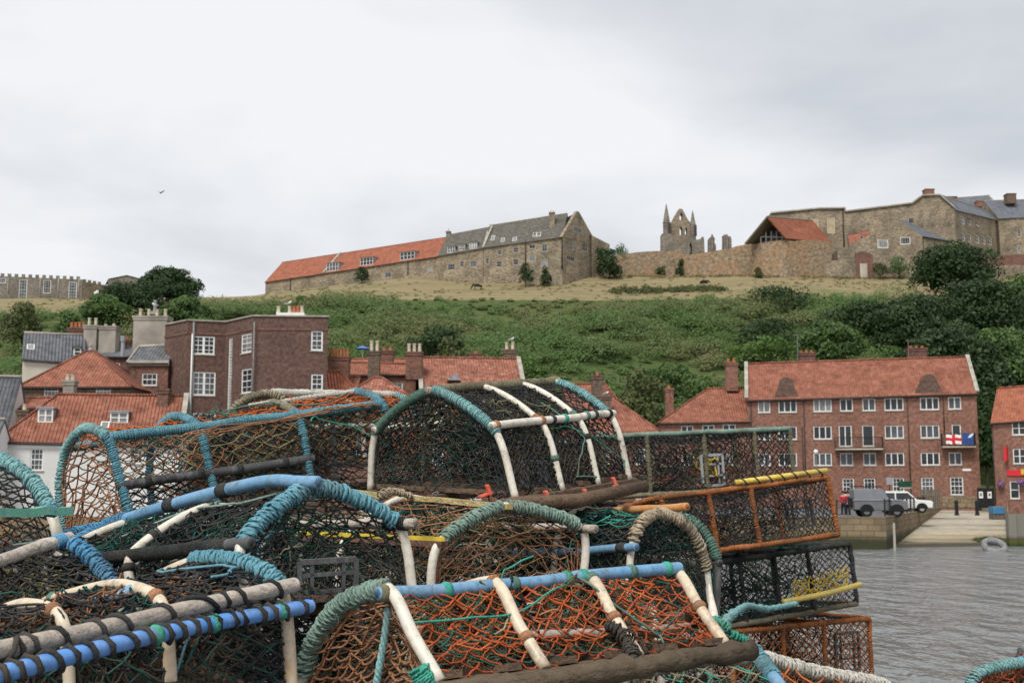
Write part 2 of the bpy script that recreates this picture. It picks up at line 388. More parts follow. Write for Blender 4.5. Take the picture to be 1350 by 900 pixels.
# quay walls, thick
def thickwall(mb, a, b, z0, z1, th=.5):
    a = np.array(a, float); b = np.array(b, float); d = b - a; L = np.linalg.norm(d); d /= L; n = np.array([-d[1], d[0]]) * th
    q = [a, b, b + n, a + n]; us = [0, L, L + th, 2 * L]
    for i in range(4):
        p, r = q[i], q[(i + 1) % 4]; l = np.linalg.norm(r - p)
        m_ = [(p[0], p[1], z0), (r[0], r[1], z0), (r[0], r[1], z1), (p[0], p[1], z1)]
        mb.poly(m_, [(us[i], z0), (us[i] + l, z0), (us[i] + l, z1), (us[i], z1)])
    mb.poly([(p[0], p[1], z1) for p in q], [(p[0], p[1]) for p in q])
t = NT('quay_wall_stone')
uvq = t.n('ShaderNodeTexCoord').outputs['UV']; br = t.n('ShaderNodeTexBrick', Scale=1.0); t.l(uvq, br.inputs['Vector'])
for k, v in (('Color1', (.30, .225, .13, 1)), ('Color2', (.18, .135, .085, 1)), ('Mortar', (.11, .09, .06, 1))): br.inputs[k].default_value = v
for k, v in (('Brick Width', .85), ('Row Height', .4), ('Mortar Size', .025)): br.inputs[k].default_value = v
g = t.n('ShaderNodeNewGeometry'); sp = t.n('ShaderNodeSeparateXYZ'); t.l(g.outputs['Position'], sp.inputs[0]); nz = t.noise(.8, 6)
alg = t.ramp(t.math('ADD', sp.outputs[2], t.math('MULTIPLY', t.math('SUBTRACT', nz, .5), .9)), [(.55, 1.), (1.0, 0.)])
wet = t.mix(nz, (.03, .028, .018), (.055, .06, .025))
X['quaywall'] = t.fin(t.mix(alg, t.mix(t.ramp(nz, [(.4, 0.), (.7, .6)]), br.outputs['Color'], (.12, .095, .06)), wet), .85, .3); t.bump(br.outputs['Fac'], .5, .03)
m = MB()
thickwall(m, QF[0], QF[1], -1.5, ROAD + .14); thickwall(m, QF[1], QF[2], -1.5, ROAD + .141); thickwall(m, QF[2], QF[3], -1.5, ROAD + .14)
o = m.build('quay_wall', X['quaywall']); tag(o, 'weathered sandstone quay wall under the parked cars, dark and wet at the waterline', 'wall')
# right quay wall with brick parapet
m = MB(); RW = XY(1330, 700, 84)
a = np.array(SR0); b = np.array(SRb)
thickwall(m, (a[0] + .02, a[1] + .5), (b[0], b[1]), -1.5, ROAD + .25); thickwall(m, (b[0], b[1]), (b[0] + 40, b[1] + 1), -1.5, ROAD + .251)
r0 = empty('harbour_wall', (b[0], b[1], 0), 'pale concrete harbour wall right of the slipway with green weed at its foot', 'wall')
t = NT('weedy_concrete'); g = t.n('ShaderNodeNewGeometry'); sp = t.n('ShaderNodeSeparateXYZ'); t.l(g.outputs['Position'], sp.inputs[0]); nz = t.noise(.9, 5)
st = t.noise(1.0, 5, sc=(2.5, 2.5, .15))
zz = t.math('ADD', sp.outputs[2], t.math('MULTIPLY', t.math('SUBTRACT', nz, .5), .5))
X['weedwall'] = t.fin(t.ramp(zz, [(.0, (.03, .03, .02)), (.28, (.08, .1, .02)), (.5, (.09, .075, .05)), (.75, (.2, .19, .16))]), .9, .2)
m.build('wall_face', X['weedwall'], r0)
m = MB(); thickwall(m, (b[0] + .25, b[1] + .3), (b[0] + 14, b[1] + .6), ROAD + .25, ROAD + 1.0, .25); m.build('brick_parapet', X['brick'], r0)
# slipway: sloping sheet from road to under water
m = MB(); A0 = np.array([QF[3][0], QF[3][1] + .5]); A1 = np.array([SR0[0] + .3, QF[3][1] + .8])
lowL = XY(1140, 724, 72); lowR = np.array([b[0] + .3, 76])
n = 14
for i in range(n):
    f0, f1 = i / n, (i + 1) / n
    def P(f, s, l): return ((A0, A1)[s] * (1 - f) + (lowL, lowR)[s] * f, l)
    def zf(f): return ROAD + .004 - (ROAD + .45) * f ** 1.0
    pa, pb, pc, pd = A0 * (1 - f0) + lowL * f0, A1 * (1 - f0) + lowR * f0, A1 * (1 - f1) + lowR * f1, A0 * (1 - f1) + lowL * f1
    st = -.05 if i in (6, 9) else 0
    m.poly([(*pa, zf(f0)), (*pb, zf(f0)), (*pc, zf(f1)), (*pd, zf(f1))])
t = NT('slipway_concrete'); g = t.n('ShaderNodeNewGeometry'); sp = t.n('ShaderNodeSeparateXYZ'); t.l(g.outputs['Position'], sp.inputs[0]); nz = t.noise(.35, 7, sc=(.35, 1.5, 1), rough=.7)
zz = t.math('ADD', sp.outputs[2], t.math('MULTIPLY', t.math('SUBTRACT', nz, .5), .9))
c = t.ramp(zz, [(.0, (.1, .085, .06)), (.1, (.36, .3, .2)), (.35, (.40, .33, .22)), (.55, (.56, .49, .36)), (.62, (.42, .37, .28)), (.8, (.47, .43, .35))])
n2 = t.noise(1.6, 9, sc=(.6, 1.2, 1), rough=.8); c = t.mix(t.ramp(n2, [(.42, 0.), (.62, .8)]), c, (.24, .195, .125)); n3 = t.noise(.16, 6, sc=(.3, 1.6, 1), rough=.7); c = t.mix(t.ramp(n3, [(.5, 0.), (.6, .65)]), c, (.12, .105, .07))
wetf = t.ramp(t.math('ADD', sp.outputs[2], t.math('MULTIPLY', t.math('SUBTRACT', n2, .5), .25)), [(.1, 1.), (.22, 0.)]); c = t.mix(wetf, c, (.06, .052, .035))
X['slip'] = t.fin(c, .85, .25)
o = m.build('slipway', X['slip']); tag(o, kind='structure')
# ------------------------------------------------------------------ walls, windows, roofs, chimneys
class Wall:
    def __init__(s, P0, P1, zb):
        s.P0 = np.array(P0, float); s.P1 = np.array(P1, float); d = s.P1 - s.P0; s.L = np.linalg.norm(d); s.d = d / s.L
        s.n = np.array([-s.d[1], s.d[0]]); s.zb = zb            # n points into the building
    def sz(s, px, py):
        r = ray(px, py); A = np.array([[r[0], -s.d[0]], [r[1], -s.d[1]]])
        t, u = np.linalg.solve(A, s.P0); return u, EZ + r[2] * t
    def pt(s, u, dep, z):
        p = s.P0 + s.d * u + s.n * dep; return (p[0], p[1], z)
    def rect(s, r):
        xm, ym = (r[0] + r[2]) / 2, (r[1] + r[3]) / 2
        return s.sz(r[0], ym)[0], s.sz(r[2], ym)[0], s.sz(xm, r[3])[1], s.sz(xm, r[1])[1]
    def mesh(s, mb, z0, z1L, z1R, holes, rev=.14):
        us = sorted({0., s.L, *[h[0] for h in holes], *[h[1] for h in holes]}); us = [u for u in us if -1e-6 <= u <= s.L + 1e-6]
        zt = min(z1L, z1R); zs = sorted({z0, zt, *[h[2] for h in holes], *[h[3] for h in holes]}); zs = [z for z in zs if z0 - 1e-6 <= z <= zt + 1e-6]
        for i in range(len(us) - 1):
            for j in range(len(zs) - 1):
                uc, zc = (us[i] + us[i + 1]) / 2, (zs[j] + zs[j + 1]) / 2
                if any(h[0] < uc < h[1] and h[2] < zc < h[3] for h in holes): continue
                q = [(us[i], zs[j]), (us[i + 1], zs[j]), (us[i + 1], zs[j + 1]), (us[i], zs[j + 1])]
                mb.poly([s.pt(u, 0, z) for u, z in q], q)
        if abs(z1L - z1R) > 1e-4:
            q = [(0, zt), (s.L, zt), (s.L, z1R), (0, z1L)]; mb.poly([s.pt(u, 0, z) for u, z in q], q)
        for a, b, c, d in holes:
            for (u0, w0), (u1, w1) in (((a, c), (b, c)), ((b, c), (b, d)), ((b, d), (a, d)), ((a, d), (a, c))):
                mb.poly([s.pt(u0, 0, w0), s.pt(u1, 0, w1), s.pt(u1, rev, w1), s.pt(u0, rev, w0)], [(u0, w0), (u1, w1), (u1 + .1, w1), (u0 + .1, w0)])
def bars(mb, w, u0, u1, z0, z1, dep, th=.05):
    mb.raw([w.pt(u, d, z) for u in (u0, u1) for d in (dep, dep + th) for z in (z0, z1)],
           [(0, 1, 3, 2), (4, 6, 7, 5), (0, 4, 5, 1), (2, 3, 7, 6), (0, 2, 6, 4), (1, 5, 7, 3)])
GL = ['glass', 'glass', 'glass', 'glass2', 'glass', 'glass3', 'glass2', 'glass3']
def window(root, w, h, style='sash', nx=3, ny=4, fw=.09, sill=True, framemat='frame', gl=None, dep=.05):
    a, b, c, d = h; fw = min(fw, (b - a) * .16)
    mb = MB(); bars(mb, w, a, b, c, c + fw, dep); bars(mb, w, a, b, d - fw, d, dep)
    bars(mb, w, a, a + fw, c + fw, d - fw, dep); bars(mb, w, b - fw, b, c + fw, d - fw, dep)
    if style == 'casement':
        for i in range(1, nx):
            u = a + (b - a) * i / nx; bars(mb, w, u - fw * .55, u + fw * .55, c + fw, d - fw, dep + .002)
        for j in range(1, ny):
            z = c + (d - c) * j / ny; bars(mb, w, a + fw, b - fw, z - fw * .35, z + fw * .35, dep + .006)
    else:
        g = .018 if (b - a) < 1.6 else .022
        for i in range(1, nx):
            u = a + (b - a) * i / nx; bars(mb, w, u - g, u + g, c + fw, d - fw, dep + .012, .02)
        for j in range(1, ny):
            z = c + (d - c) * j / ny; k = .035 if j == ny // 2 else g; bars(mb, w, a + fw, b - fw, z - k, z + k, dep + .008, .025)
    if style == 'pair':
        u = (a + b) / 2; bars(mb, w, u - fw * .8, u + fw * .8, c + fw, d - fw, dep + .002)
    fo = mb.build('window', X[framemat], root)
    mb = MB(); q = [(a + fw * .5, c + fw * .5), (b - fw * .5, c + fw * .5), (b - fw * .5, d - fw * .5), (a + fw * .5, d - fw * .5)]
    mb.poly([w.pt(u, dep + .055, z) for u, z in q], q); mb.build('pane', X[gl or random.choice(GL)], fo)
    if sill:
        mb = MB(); bars(mb, w, a - .08, b + .08, c - .1, c - .004, -.07, .2); mb.build('sill', X['coping'], fo)
    return fo
def slab(mb, pts, th=.1, mat=0):            # roof plane: pts[0],pts[1] along the eave, the rest up slope
    P = [np.array(p, float) for p in pts]; e = P[1] - P[0]; e /= np.linalg.norm(e); nrm = np.cross(e, P[2] - P[1]); nrm /= np.linalg.norm(nrm)
    if nrm[2] < 0: nrm = -nrm
    up = np.cross(nrm, e); uv = [((p - P[0]).dot(e), (p - P[0]).dot(up)) for p in P]
    mb.poly(P, uv, mat); B = [p - nrm * th for p in P]; mb.poly(B[::-1], uv[::-1], mat)
    k = len(P)
    for i in range(k): j = (i + 1) % k; mb.poly([P[i], B[i], B[j], P[j]], None, mat)
def chimney(root, x0, x1, yt, yb, d, dep=.9, mat='oldbrick', pots=2, potmat='claypot', poth=.7, name='chimney', cap=True, yaw=0, parent_is_root=True):
    a = at(x0, (yt + yb) / 2, d); b = at(x1, (yt + yb) / 2, d); zt = at((x0 + x1) / 2, yt, d)[2]; zb = at((x0 + x1) / 2, yb, d)[2]
    w = b[0] - a[0]; mb = MB(); cx = (a[0] + b[0]) / 2
    W = Wall((a[0], d), (b[0], d), zb)
    def ring(z0, z1, g):
        c = [(a[0] - g, d - g), (b[0] + g, d - g), (b[0] + g, d + dep + g), (a[0] - g, d + dep + g)]
        for i in range(4):
            p, q = c[i], c[(i + 1) % 4]; l = math.hypot(q[0] - p[0], q[1] - p[1])
            mb.poly([(p[0], p[1], z0), (q[0], q[1], z0), (q[0], q[1], z1), (p[0], p[1], z1)], [(0, z0), (l, z0), (l, z1), (0, z1)])
        mb.poly([(p[0], p[1], z1) for p in c], [(0, 0)] * 4); mb.poly([(p[0], p[1], z0) for p in c], [(0, 0)] * 4)
    ring(zb, zt, 0)
    if cap: ring(zt - .32, zt - .1, .07); ring(zt - .1, zt + .05, .12)
    o = mb.build(name, X[mat], root)
    for i in range(pots):
        u = (i + .5) / pots; p = (a[0] + w * u, d + dep * .5, zt + .03); mb = MB()
        r = min(.17, w / pots * .42)
        mb.lathe(p, [(r * 1.05, 0), (r * .95, poth * .12), (r * .8, poth * .8), (r * .98, poth * .84), (r * .98, poth), (r * .6, poth)], 10)
        mb.build('chimney_pot', X[potmat], o)
    return o
def house(name, label, cat, L, R, z0, rL, rR, D, wall, roof, wins=(), rwins=(), hipL=False, hipR=False, over=.22, group=None, gablecap=None, gutter=True, back=True, lwins=(), gabmat=None, sidewall=None):
    PL, PR = at(*L), at(*R); W = Wall(PL[:2], PR[:2], z0); zL, zR = PL[2], PR[2]
    root = empty(name, (PL[0], PL[1], z0), label, cat, group)
    n = W.n
    def hit(p):                                               # pixel -> vertical plane D/2 behind the front wall
        Q = Wall(W.P0 + n * D / 2, W.P1 + n * D / 2, z0); u, z = Q.sz(*p); return u, z
    (uL, zrL), (uR, zrR) = hit(rL), hit(rR)
    if not hipL: uL = 0.
    if not hipR: uR = W.L
    hs = [W.rect(r[:4]) for r in wins]; wins = list(wins)
    if not wins and z0 < 10:
        for z in np.arange(z0 + 1.2, min(zL, zR) - 2., 3.1):
            for u in np.arange(1.0, W.L - 1.6, 3.4): hs.append((u, u + .95, z, z + 1.4)); wins.append((0, 0, 0, 0, 'sash', 2, 4))
    mb = MB(); W.mesh(mb, z0, zL, zR, hs)
    WR = Wall(W.P1, W.P1 + n * D, z0); hr = [WR.rect(r[:4]) for r in rwins]; WR.mesh(mb, z0, zR, zR, hr)
    WB = Wall(W.P1 + n * D, W.P0 + n * D, z0); WB.mesh(mb, z0, zR, zL, [])
    WL = Wall(W.P0 + n * D, W.P0, z0); hl = [WL.rect(r[:4]) for r in lwins]; WL.mesh(mb, z0, zL, zL, hl)
    if not hipR: q = [(0, zR), (D, zR), (D / 2, zrR)]; mb.poly([WR.pt(u, 0, z) for u, z in q], q)
    if not hipL: q = [(0, zL), (D, zL), (D / 2, zrL)]; mb.poly([WL.pt(u, 0, z) for u, z in q], q)
    mb.build('wall', X[wall], root)
    for r, h in zip(wins, hs): window(root, W, h, *(r[4:]))
    for r, h in zip(rwins, hr): window(root, WR, h, *(r[4:]))
    for r, h in zip(lwins, hl): window(root, WL, h, *(r[4:]))
    # roof
    ov = over; lift = .06
    slope = (zrL - zL) / (D / 2); oL = -ov if hipL else -.06; oR = W.L + ov if hipR else W.L + .06
    uLr = uL if hipL else -.06; uRr = uR if hipR else W.L + .06
    eL = np.array(W.pt(oL, -ov, zL - slope * ov + lift)); eR = np.array(W.pt(oR, -ov, zR - slope * ov + lift))
    bL = np.array(W.pt(oL, D + ov, zL - slope * ov + lift)); bR = np.array(W.pt(oR, D + ov, zR - slope * ov + lift))
    tL = np.array(W.pt(uLr, D / 2, zrL + lift)); tR = np.array(W.pt(uRr, D / 2, zrR + lift))
    mb = MB(); slab(mb, [eL, eR, tR, tL]); slab(mb, [bR, bL, tL, tR])
    if hipL: slab(mb, [bL, eL, tL])
    if hipR: slab(mb, [eR, bR, tR])
    ro = mb.build('roof', X[roof], root)
    mb = MB(); rd = X['coping'] if roof in ('slate', 'bslate', 'stoneslate') else X[roof]
    mb.tube([tL + [0, 0, .03], tR + [0, 0, .03]], .12, 8)
    if hipL: mb.tube([eL + [0, 0, .03], tL + [0, 0, .03]], .1, 6); mb.tube([bL + [0, 0, .03], tL + [0, 0, .03]], .1, 6)
    if hipR: mb.tube([eR + [0, 0, .03], tR + [0, 0, .03]], .1, 6); mb.tube([bR + [0, 0, .03], tR + [0, 0, .03]], .1, 6)
    mb.build('ridge_tiles', rd, ro, smooth=True)
    if gutter:
        mb = MB(); mb.tube([eL + np.append(-n, 0) * .05 - [0, 0, .12], eR + np.append(-n, 0) * .05 - [0, 0, .12]], .075, 8); mb.build('gutter', X['gutter'], root, smooth=True)
    if gablecap:
        for s in gablecap:
            e, t_, b_ = (eL, tL, bL) if s == 'L' else (eR, tR, bR); mb = MB(); dz = np.array([0, 0, .16])
            mb.beam(e + dz, t_ + dz, .38, .26); mb.beam(b_ + dz, t_ + dz, .38, .26); mb.build('gable_coping', X['coping'], root)
    root_info = dict(root=root, W=W, WR=WR, zL=zL, zR=zR, eL=eL, eR=eR, tL=tL, tR=tR, roof=ro, D=D, hit=hit)
    return root_info
def dormer(I, x0, y0, x1, y1, dep, nx=2, ny=2, style='casement', roofmat='lead', cheek='lead', over=.1, out=.9):
    """flat-topped dormer window whose face stands 'dep' metres behind the front wall"""
    W = I['W']; eL, eR, tL = I['eL'], I['eR'], I['tL']; nn = np.cross(eR - eL, tL - eL); rr = ray((x0 + x1) / 2, y1); t_ = (eL - np.array([0, 0, EZ])).dot(nn) / rr.dot(nn)
    dep = max(.05, (np.array([0, 0, EZ]) + rr * t_)[:2].dot(W.n) - W.P0.dot(W.n) + .03); F = Wall(W.P0 + W.n * dep, W.P1 + W.n * dep, 0); h = F.rect((x0, y0, x1, y1)); a, b, c, d = h
    mb = MB()
    for u in (a, b):
        q = [F.pt(u, 0, c), F.pt(u, 0, d), F.pt(u, out + (d - c) * 1.0, d), F.pt(u, out, c)]; mb.poly(q, [(0, 0)] * 4)
    do = mb.build('dormer', X[cheek], I['roof'])
    mb = MB(); mb.raw([F.pt(u, dd, z) for u in (a - over, b + over) for dd in (-.15, out + (d - c) * 1.1) for z in (d + .002, d + .11)],
           [(0, 1, 3, 2), (4, 6, 7, 5), (0, 4, 5, 1), (2, 3, 7, 6), (0, 2, 6, 4), (1, 5, 7, 3)]); mb.build('dormer_top', X[roofmat], I['roof'])
    window(I['roof'], F, (a, b, c, d), style, nx, ny, .1, False, 'frame', None, -.02)
def skylight(I, x0, y0, x1, y1, mat='glass3'):
    eL, eR, tL, tR = I['eL'], I['eR'], I['tL'], I['tR']; e = (eR - eL); e /= np.linalg.norm(e); n = np.cross(e, tL - eL); n /= np.linalg.norm(n)
    if n[2] < 0: n = -n
    def h(px, py):
        r = ray(px, py); o = np.array([0, 0, EZ]); t_ = (eL - o).dot(n) / r.dot(n); return o + r * t_ + n * .05
    q = [h(x0, y1), h(x1, y1), h(x1, y0), h(x0, y0)]
    up = np.cross(n, e); c = sum(q) / 4; w = abs((q[1] - q[0]).dot(e)); hh = abs((q[3] - q[0]).dot(up))
    mb = MB()
    for s in (-1, 1):
        mb.box(c + e * s * (w / 2), (.08, hh + .08, .1), (e, up, n)); mb.box(c + up * s * (hh / 2), (w - .08, .08, .1), (e, up, n))
    f = mb.build('skylight', X['frame'], I['roof']); mb = MB(); mb.box(c, (w - .05, hh - .05, .03), (e, up, n)); mb.build('pane', X[mat], f)
def pipe(root, x, y0, y1, d, r=.05, mat='paint', name='drainpipe'):
    a, b = at(x, y0, d), at(x, y1, d); mb = MB(); mb.tube([a, (a[0], a[1], b[2])], r, 8); return mb.build(name, X[mat], root, smooth=True)
def wpipe(root, W, px, y0, y1, r=.055, mat='gutter', name='drainpipe'):
    u, z0 = W.sz(px, y0); u1, z1 = W.sz(px, y1); mb = MB(); mb.tube([W.pt(u1, -.08, z0), W.pt(u1, -.08, z1)], r, 8); return mb.build(name, X[mat], root, smooth=True)
Z0 = ROAD - .2
# ================================================================== RIVERSIDE: the long brick apartment block
def rows(xs, y0, y1): return [(a, y0 + dy, b, y1 + dy, st, n, 1) for a, b, n, st, dy in xs]
Wn = []
for (a, b, n) in ((999, 1015, 2), (1026, 1050, 3), (1072, 1096, 3), (1107, 1124, 2), (1136, 1153, 2), (1165, 1190, 3), (1212, 1237, 3), (1249, 1266, 2)):
    for r, (yl, hgt) in enumerate(((528, 16), (562.5, 17), (597.5, 16.5))):
        f = (a - 985) / 300
        y = yl + (-5.5, -3., -1.5)[r] * f; sl = (1, 1.5, 2)[r]
        if r == 1 and n == 2 and a in (1107, 1136): Wn.append((a - 1 if a == 1107 else a + 1, y - .5, b - 1, y + 27, 'casement', 2 if a == 1107 else 1, 1)); continue
        if r == 1 and a == 1249: Wn.append((a + 6, y - .5, b + 1, y + 20, 'casement', 1, 1)); continue
        Wn.append((a + sl * (1 if f > .5 else .3), y, b + sl * (1 if f > .5 else .3), y + hgt, 'casement', n, 1))
for a, b in ((1111, 1126), (1139, 1154), (1177, 1192), (1215, 1231), (1253, 1270)): Wn.append((a, 630.5 - (a - 1110) * .012, b, 652, 'sash', 3, 4))
I = house('apartment_building', 'long four-storey red brick apartment block with two curved gables and a flag on its balcony', 'building',
          (985, 525, 127), (1287, 516, 122.5), Z0, (995, 480), (1284, 471), 9.5, 'brick', 'tile', Wn, over=.3, gablecap='LR')
A = I['root']; W = I['W']
chimney(A, 1055, 1075, 465, 487, 131.5, 1.0, 'oldbrick', 3, 'claypot', .3); chimney(A, 1199, 1222, 459, 480, 129.5, 1.0, 'oldbrick', 3, 'claypot', .3)
X['gablebrick'] = M_brick('gable_brick', (.16, .085, .06), (.11, .065, .05), (.16, .12, .1), stain=(.09, .06, .045))
for (cx, yb, wd, ht) in ((1037, 526, 36, 29), (1225, 519, 40, 26)):      # shaped gables
    u0, zb = W.sz(cx - wd / 2, yb); u1, _ = W.sz(cx + wd / 2, yb); _, zt = W.sz(cx, yb - ht); w = u1 - u0; h = zt - zb
    prof = [(0, -.25), (w, -.25), (w, .02), (w * .93, h * .12), (w * .86, h * .38), (w * .8, h * .55)] + [(w * (.5 + .28 * math.cos(a)), h * (.62 + .38 * math.sin(a))) for a in np.linspace(.1, math.pi - .1, 11)] + [(w * .2, h * .55), (w * .14, h * .38), (w * .07, h * .12), (0, .02)]
    mb = MB(); o = np.array(W.pt(u0, -.06, zb)); mb.prism(prof, o, np.append(W.d, 0), (0, 0, 1), np.append(W.n, 0) * .45); mb.build('shaped_gable', X['gablebrick'], A)
for px, yt_, d_ in ((1052, 440, 131), (1198, 447, 129)):
    p_ = at(px, 474, d_); q_ = at(px, yt_, d_); mb = MB(); mb.tube([p_, (p_[0], p_[1], q_[2])], .035, 6)
    for k_ in range(5): mb.tube([(p_[0] - .1 + .22 * k_, p_[1] - .35, q_[2] - .15), (p_[0] - .1 + .22 * k_, p_[1] + .35, q_[2] - .15)], .018, 5)
    mb.tube([(p_[0] - .3, p_[1], q_[2] - .15), (p_[0] + .95, p_[1], q_[2] - .15)], .02, 5); mb.build('aerial', X['greyiron'], A)
for px, y0, y1 in ((993, 526, 660), (1063, 524, 655), (1060, 563, 655), (1201, 519, 655), (1245, 517, 570)): wpipe(A, W, px, y0, y1)
for x0, x1, yt, yb in ((1100, 1163, 577, 591), (1240, 1284, 572, 588)):
    u0, zt = W.sz(x0, yt); u1, zb = W.sz(x1, yb); out = 1.1; mb = MB()
    bars(mb, W, u0, u1, zb - .15, zb, -out, out - .01)
    bo = mb.build('balcony', X['concrete'], A); mb = MB()
    for z in (zb + .08, zt): bars(mb, W, u0, u1, z - .03, z + .03, -out, .05)
    k = int((u1 - u0) / .13)
    for i in range(k + 1): u = u0 + (u1 - u0) * i / k; bars(mb, W, u - .012, u + .012, zb, zt, -out + .01, .024)
    for u in (u0, u1):
        for z in (zb + .081, zt - .001): mb.beam(W.pt(u, -out + .06, z), W.pt(u, -.02, z), .04, .05)
        for dd in np.arange(.1, out, .13): mb.beam(W.pt(u, -dd, zb), W.pt(u, -dd, zt), .022, .022, (1, 0, 0))
    mb.build('railing', X['iron'], bo)
# flags on the right balcony rail
def flag(label, x0, x1, y0, y1, draw, dep=-1.2):
    u0, zt = W.sz(x0, y0); u1, zb = W.sz(x1, y1); nx, nz = 20, 12; mb = MB()
    for i in range(nx):
        for j in range(nz):
            def P(a, b):
                u = u0 + (u1 - u0) * a / nx; z = zb + (zt - zb) * b / nz; w = .05 * math.sin(a * .9 + b * .3) * (1 - b / nz * .6); return W.pt(u, dep + w - .04, z + .03 * math.sin(a * .6))
            mb.poly([P(i, j), P(i + 1, j), P(i + 1, j + 1), P(i, j + 1)], [(0, 0)] * 4, draw((i + .5) / nx, (j + .5) / nz))
    r = mb.build('flag', [X['paint'], X['flagred'], X['flagblue']], None, origin=W.pt(u0, dep, zb)); sol = r.modifiers.new('t', 'SOLIDIFY'); sol.thickness = .01
    tag(r, label, 'flag')
X['flagred'] = M_plain('flag_red', (.6, .03, .04), .8, .1); X['flagblue'] = M_plain('flag_blue', (.03, .08, .25), .8, .2)
flag('white flag with a red cross hung on the balcony rail', 1244.5, 1265, 573.5, 585.5, lambda a, b: 1 if (abs(a - .5) < .09 or abs(b - .5) < .14) else 0)
flag('dark blue flag draped beside the red cross flag on the balcony', 1266, 1281, 571.5, 586, lambda a, b: 2 if not (abs(a - b) < .12 and b > .55) else 0)
mb = MB(); u0, z0_ = W.sz(1269, 620.5); u1, z1_ = W.sz(1280, 617.5); bars(mb, W, u0, u1, z0_, z1_, -.03, .025); mb.build('street_nameplate', X['paint'], A)
mb = MB(); u0, z0_ = W.sz(1243, 668); bars(mb, W, u0, W.L - .02, Z0 + .3, W.sz(1260, 654)[1], -.05, .045); mb.build('stone_plinth', X['quaystone'], A)
# hip-roofed wing to its left
I2 = house('apartment_wing', 'lower brick wing with a hipped red tile roof left of the long apartment block', 'building',
           (870, 556, 127.5), (988, 554, 127), Z0, (933, 513), (988, 512), 10, 'brick', 'tile', [(898, 561, 914, 577, 'casement', 2, 1), (926, 560, 942, 576, 'casement', 2, 1), (953, 559, 970, 575, 'casement', 2, 1)] +
           [(a, 597, b, 613, 'casement', 2, 1) for a, b in ((899, 915), (927, 943), (954, 971))], hipL=True)
chimney(I2['root'], 958, 973, 478, 515, 131, 1.1, 'brick', 2, 'claypot', .5); chimney(I2['root'], 878, 888, 512, 550, 134, 1.0, 'brick', 1, 'claypot', .4)
# pub on the right
I3 = house('corner_pub', 'red brick pub with an orange tile roof, red fascia sign and flower baskets', 'building',
           (1307, 556, 120), (1420, 548, 116), Z0, (1307, 513), (1420, 505), 9, 'brick', 'tile2',
           [(1334, 555, 1362, 573, 'casement', 3, 2), (1335.5, 591, 1362, 611, 'casement', 3, 2), (1331.5, 634, 1344, 657, 'casement', 1, 2)])
W3 = I3['W']; mb = MB(); u0, zb = W3.sz(1328, 627); u1, zt = W3.sz(1380, 619); bars(mb, W3, u0, u1, zb, zt, -.12, .11); so = mb.build('fascia_sign', X['flagred'], I3['root'])
X['yellow'] = M_plain('yellow_paint', (.62, .42, .05), .6, .15, 6)
mb = MB(); u0, zb = W3.sz(1346.5, 625); u1, zt = W3.sz(1366, 618); bars(mb, W3, u0, u1, zb, zt, -.15, .025); mb.build('sign_panel', X['yellow'], so)
mb = MB(); u0, zb = W3.sz(1325.5, 608); u1, zt = W3.sz(1328.5, 589); bars(mb, W3, u0, u1, zb, zt, -.8, .7); mb.build('hanging_banner', X['flagred'], I3['root'])
wpipe(I3['root'], W3, 1313, 557, 665)
mb = MB(); u0, zb = W3.sz(1328, 557); _, zt = W3.sz(1332, 540); a_ = W3.pt(u0 - .2, .05, zt)
# black gates in the gap
G0, G1 = XY(1288, 655, 122), XY(1311, 655, 120.5); WG = Wall(G0, G1, ROAD); r = empty('yard_gates', (*G0, ROAD), 'black double yard gates with two white notices between the brick buildings', 'gate')
um = WG.L / 2; zt = WG.sz(1299, 643)[1]
for a_, b_ in ((.03, um - .02), (um + .02, WG.L - .03)):
    mb = MB(); bars(mb, WG, a_, b_, ROAD + .1, zt, 0, .06)
    for k in range(1, 7): u = a_ + (b_ - a_) * k / 7; bars(mb, WG, u - .012, u + .012, ROAD + .12, zt - .02, -.012, .011)
    for z in (ROAD + .3, zt - .25): bars(mb, WG, a_ + .02, b_ - .02, z, z + .12, -.03, .016)
    g_ = mb.build('gate_leaf', X['iron'], r); mb = MB(); c_ = (a_ + b_) / 2; bars(mb, WG, c_ - .22, c_ + .22, zt - 1.0, zt - .35, -.06, .028); no = mb.build('notice', X['paint'], g_)
    mb = MB(); bars(mb, WG, c_ - .12, c_ + .12, zt - .8, zt - .5, -.065, .004); mb.build('notice_symbol', X['greyiron'], no)
# ================================================================== TOWN, LEFT: white cottage
I = house('white_cottage', 'white rendered cottage with a red pantile roof and two dormers', 'house', (-2, 579, 86), (236, 584, 88), Z0, (76, 521), (228, 523), 7.4, 'white', 'tile',
          [(40, 591, 57, 620, 'sash', 3, 4), (139, 587, 155, 612, 'sash', 3, 4), (171, 586, 188, 611, 'sash', 3, 4)], hipL=True, gablecap='R')
dormer(I, 50, 538, 70, 557, 1.2, 2, 2); dormer(I, 145, 543, 169, 558, 1.2, 2, 2); skylight(I, 133, 557, 143, 569)
chimney(I['root'], 207, 221, 513, 545, 90.5, .8, 'oldbrick', 0); chimney(I['root'], 83, 97, 502, 523, 93, .7, 'render', 2, 'buffpot', .5)
chimney(I['root'], 22, 36, 541, 566, 90, .8, 'brownbrick', 1, 'buffpot', .5)
I = house('hip_roofed_house', 'brown brick house under a steep pyramid roof of red pantiles behind the white cottage', 'house', (29, 508, 99), (172, 508, 99), Z0, (116, 463), (122, 463), 9.5, 'brownbrick', 'tile',
          [(58, 507, 77, 524, 'sash', 4, 2), (126, 507, 146, 524, 'sash', 4, 2), (60, 540, 78, 560, 'sash', 4, 2)], hipL=True, hipR=True)
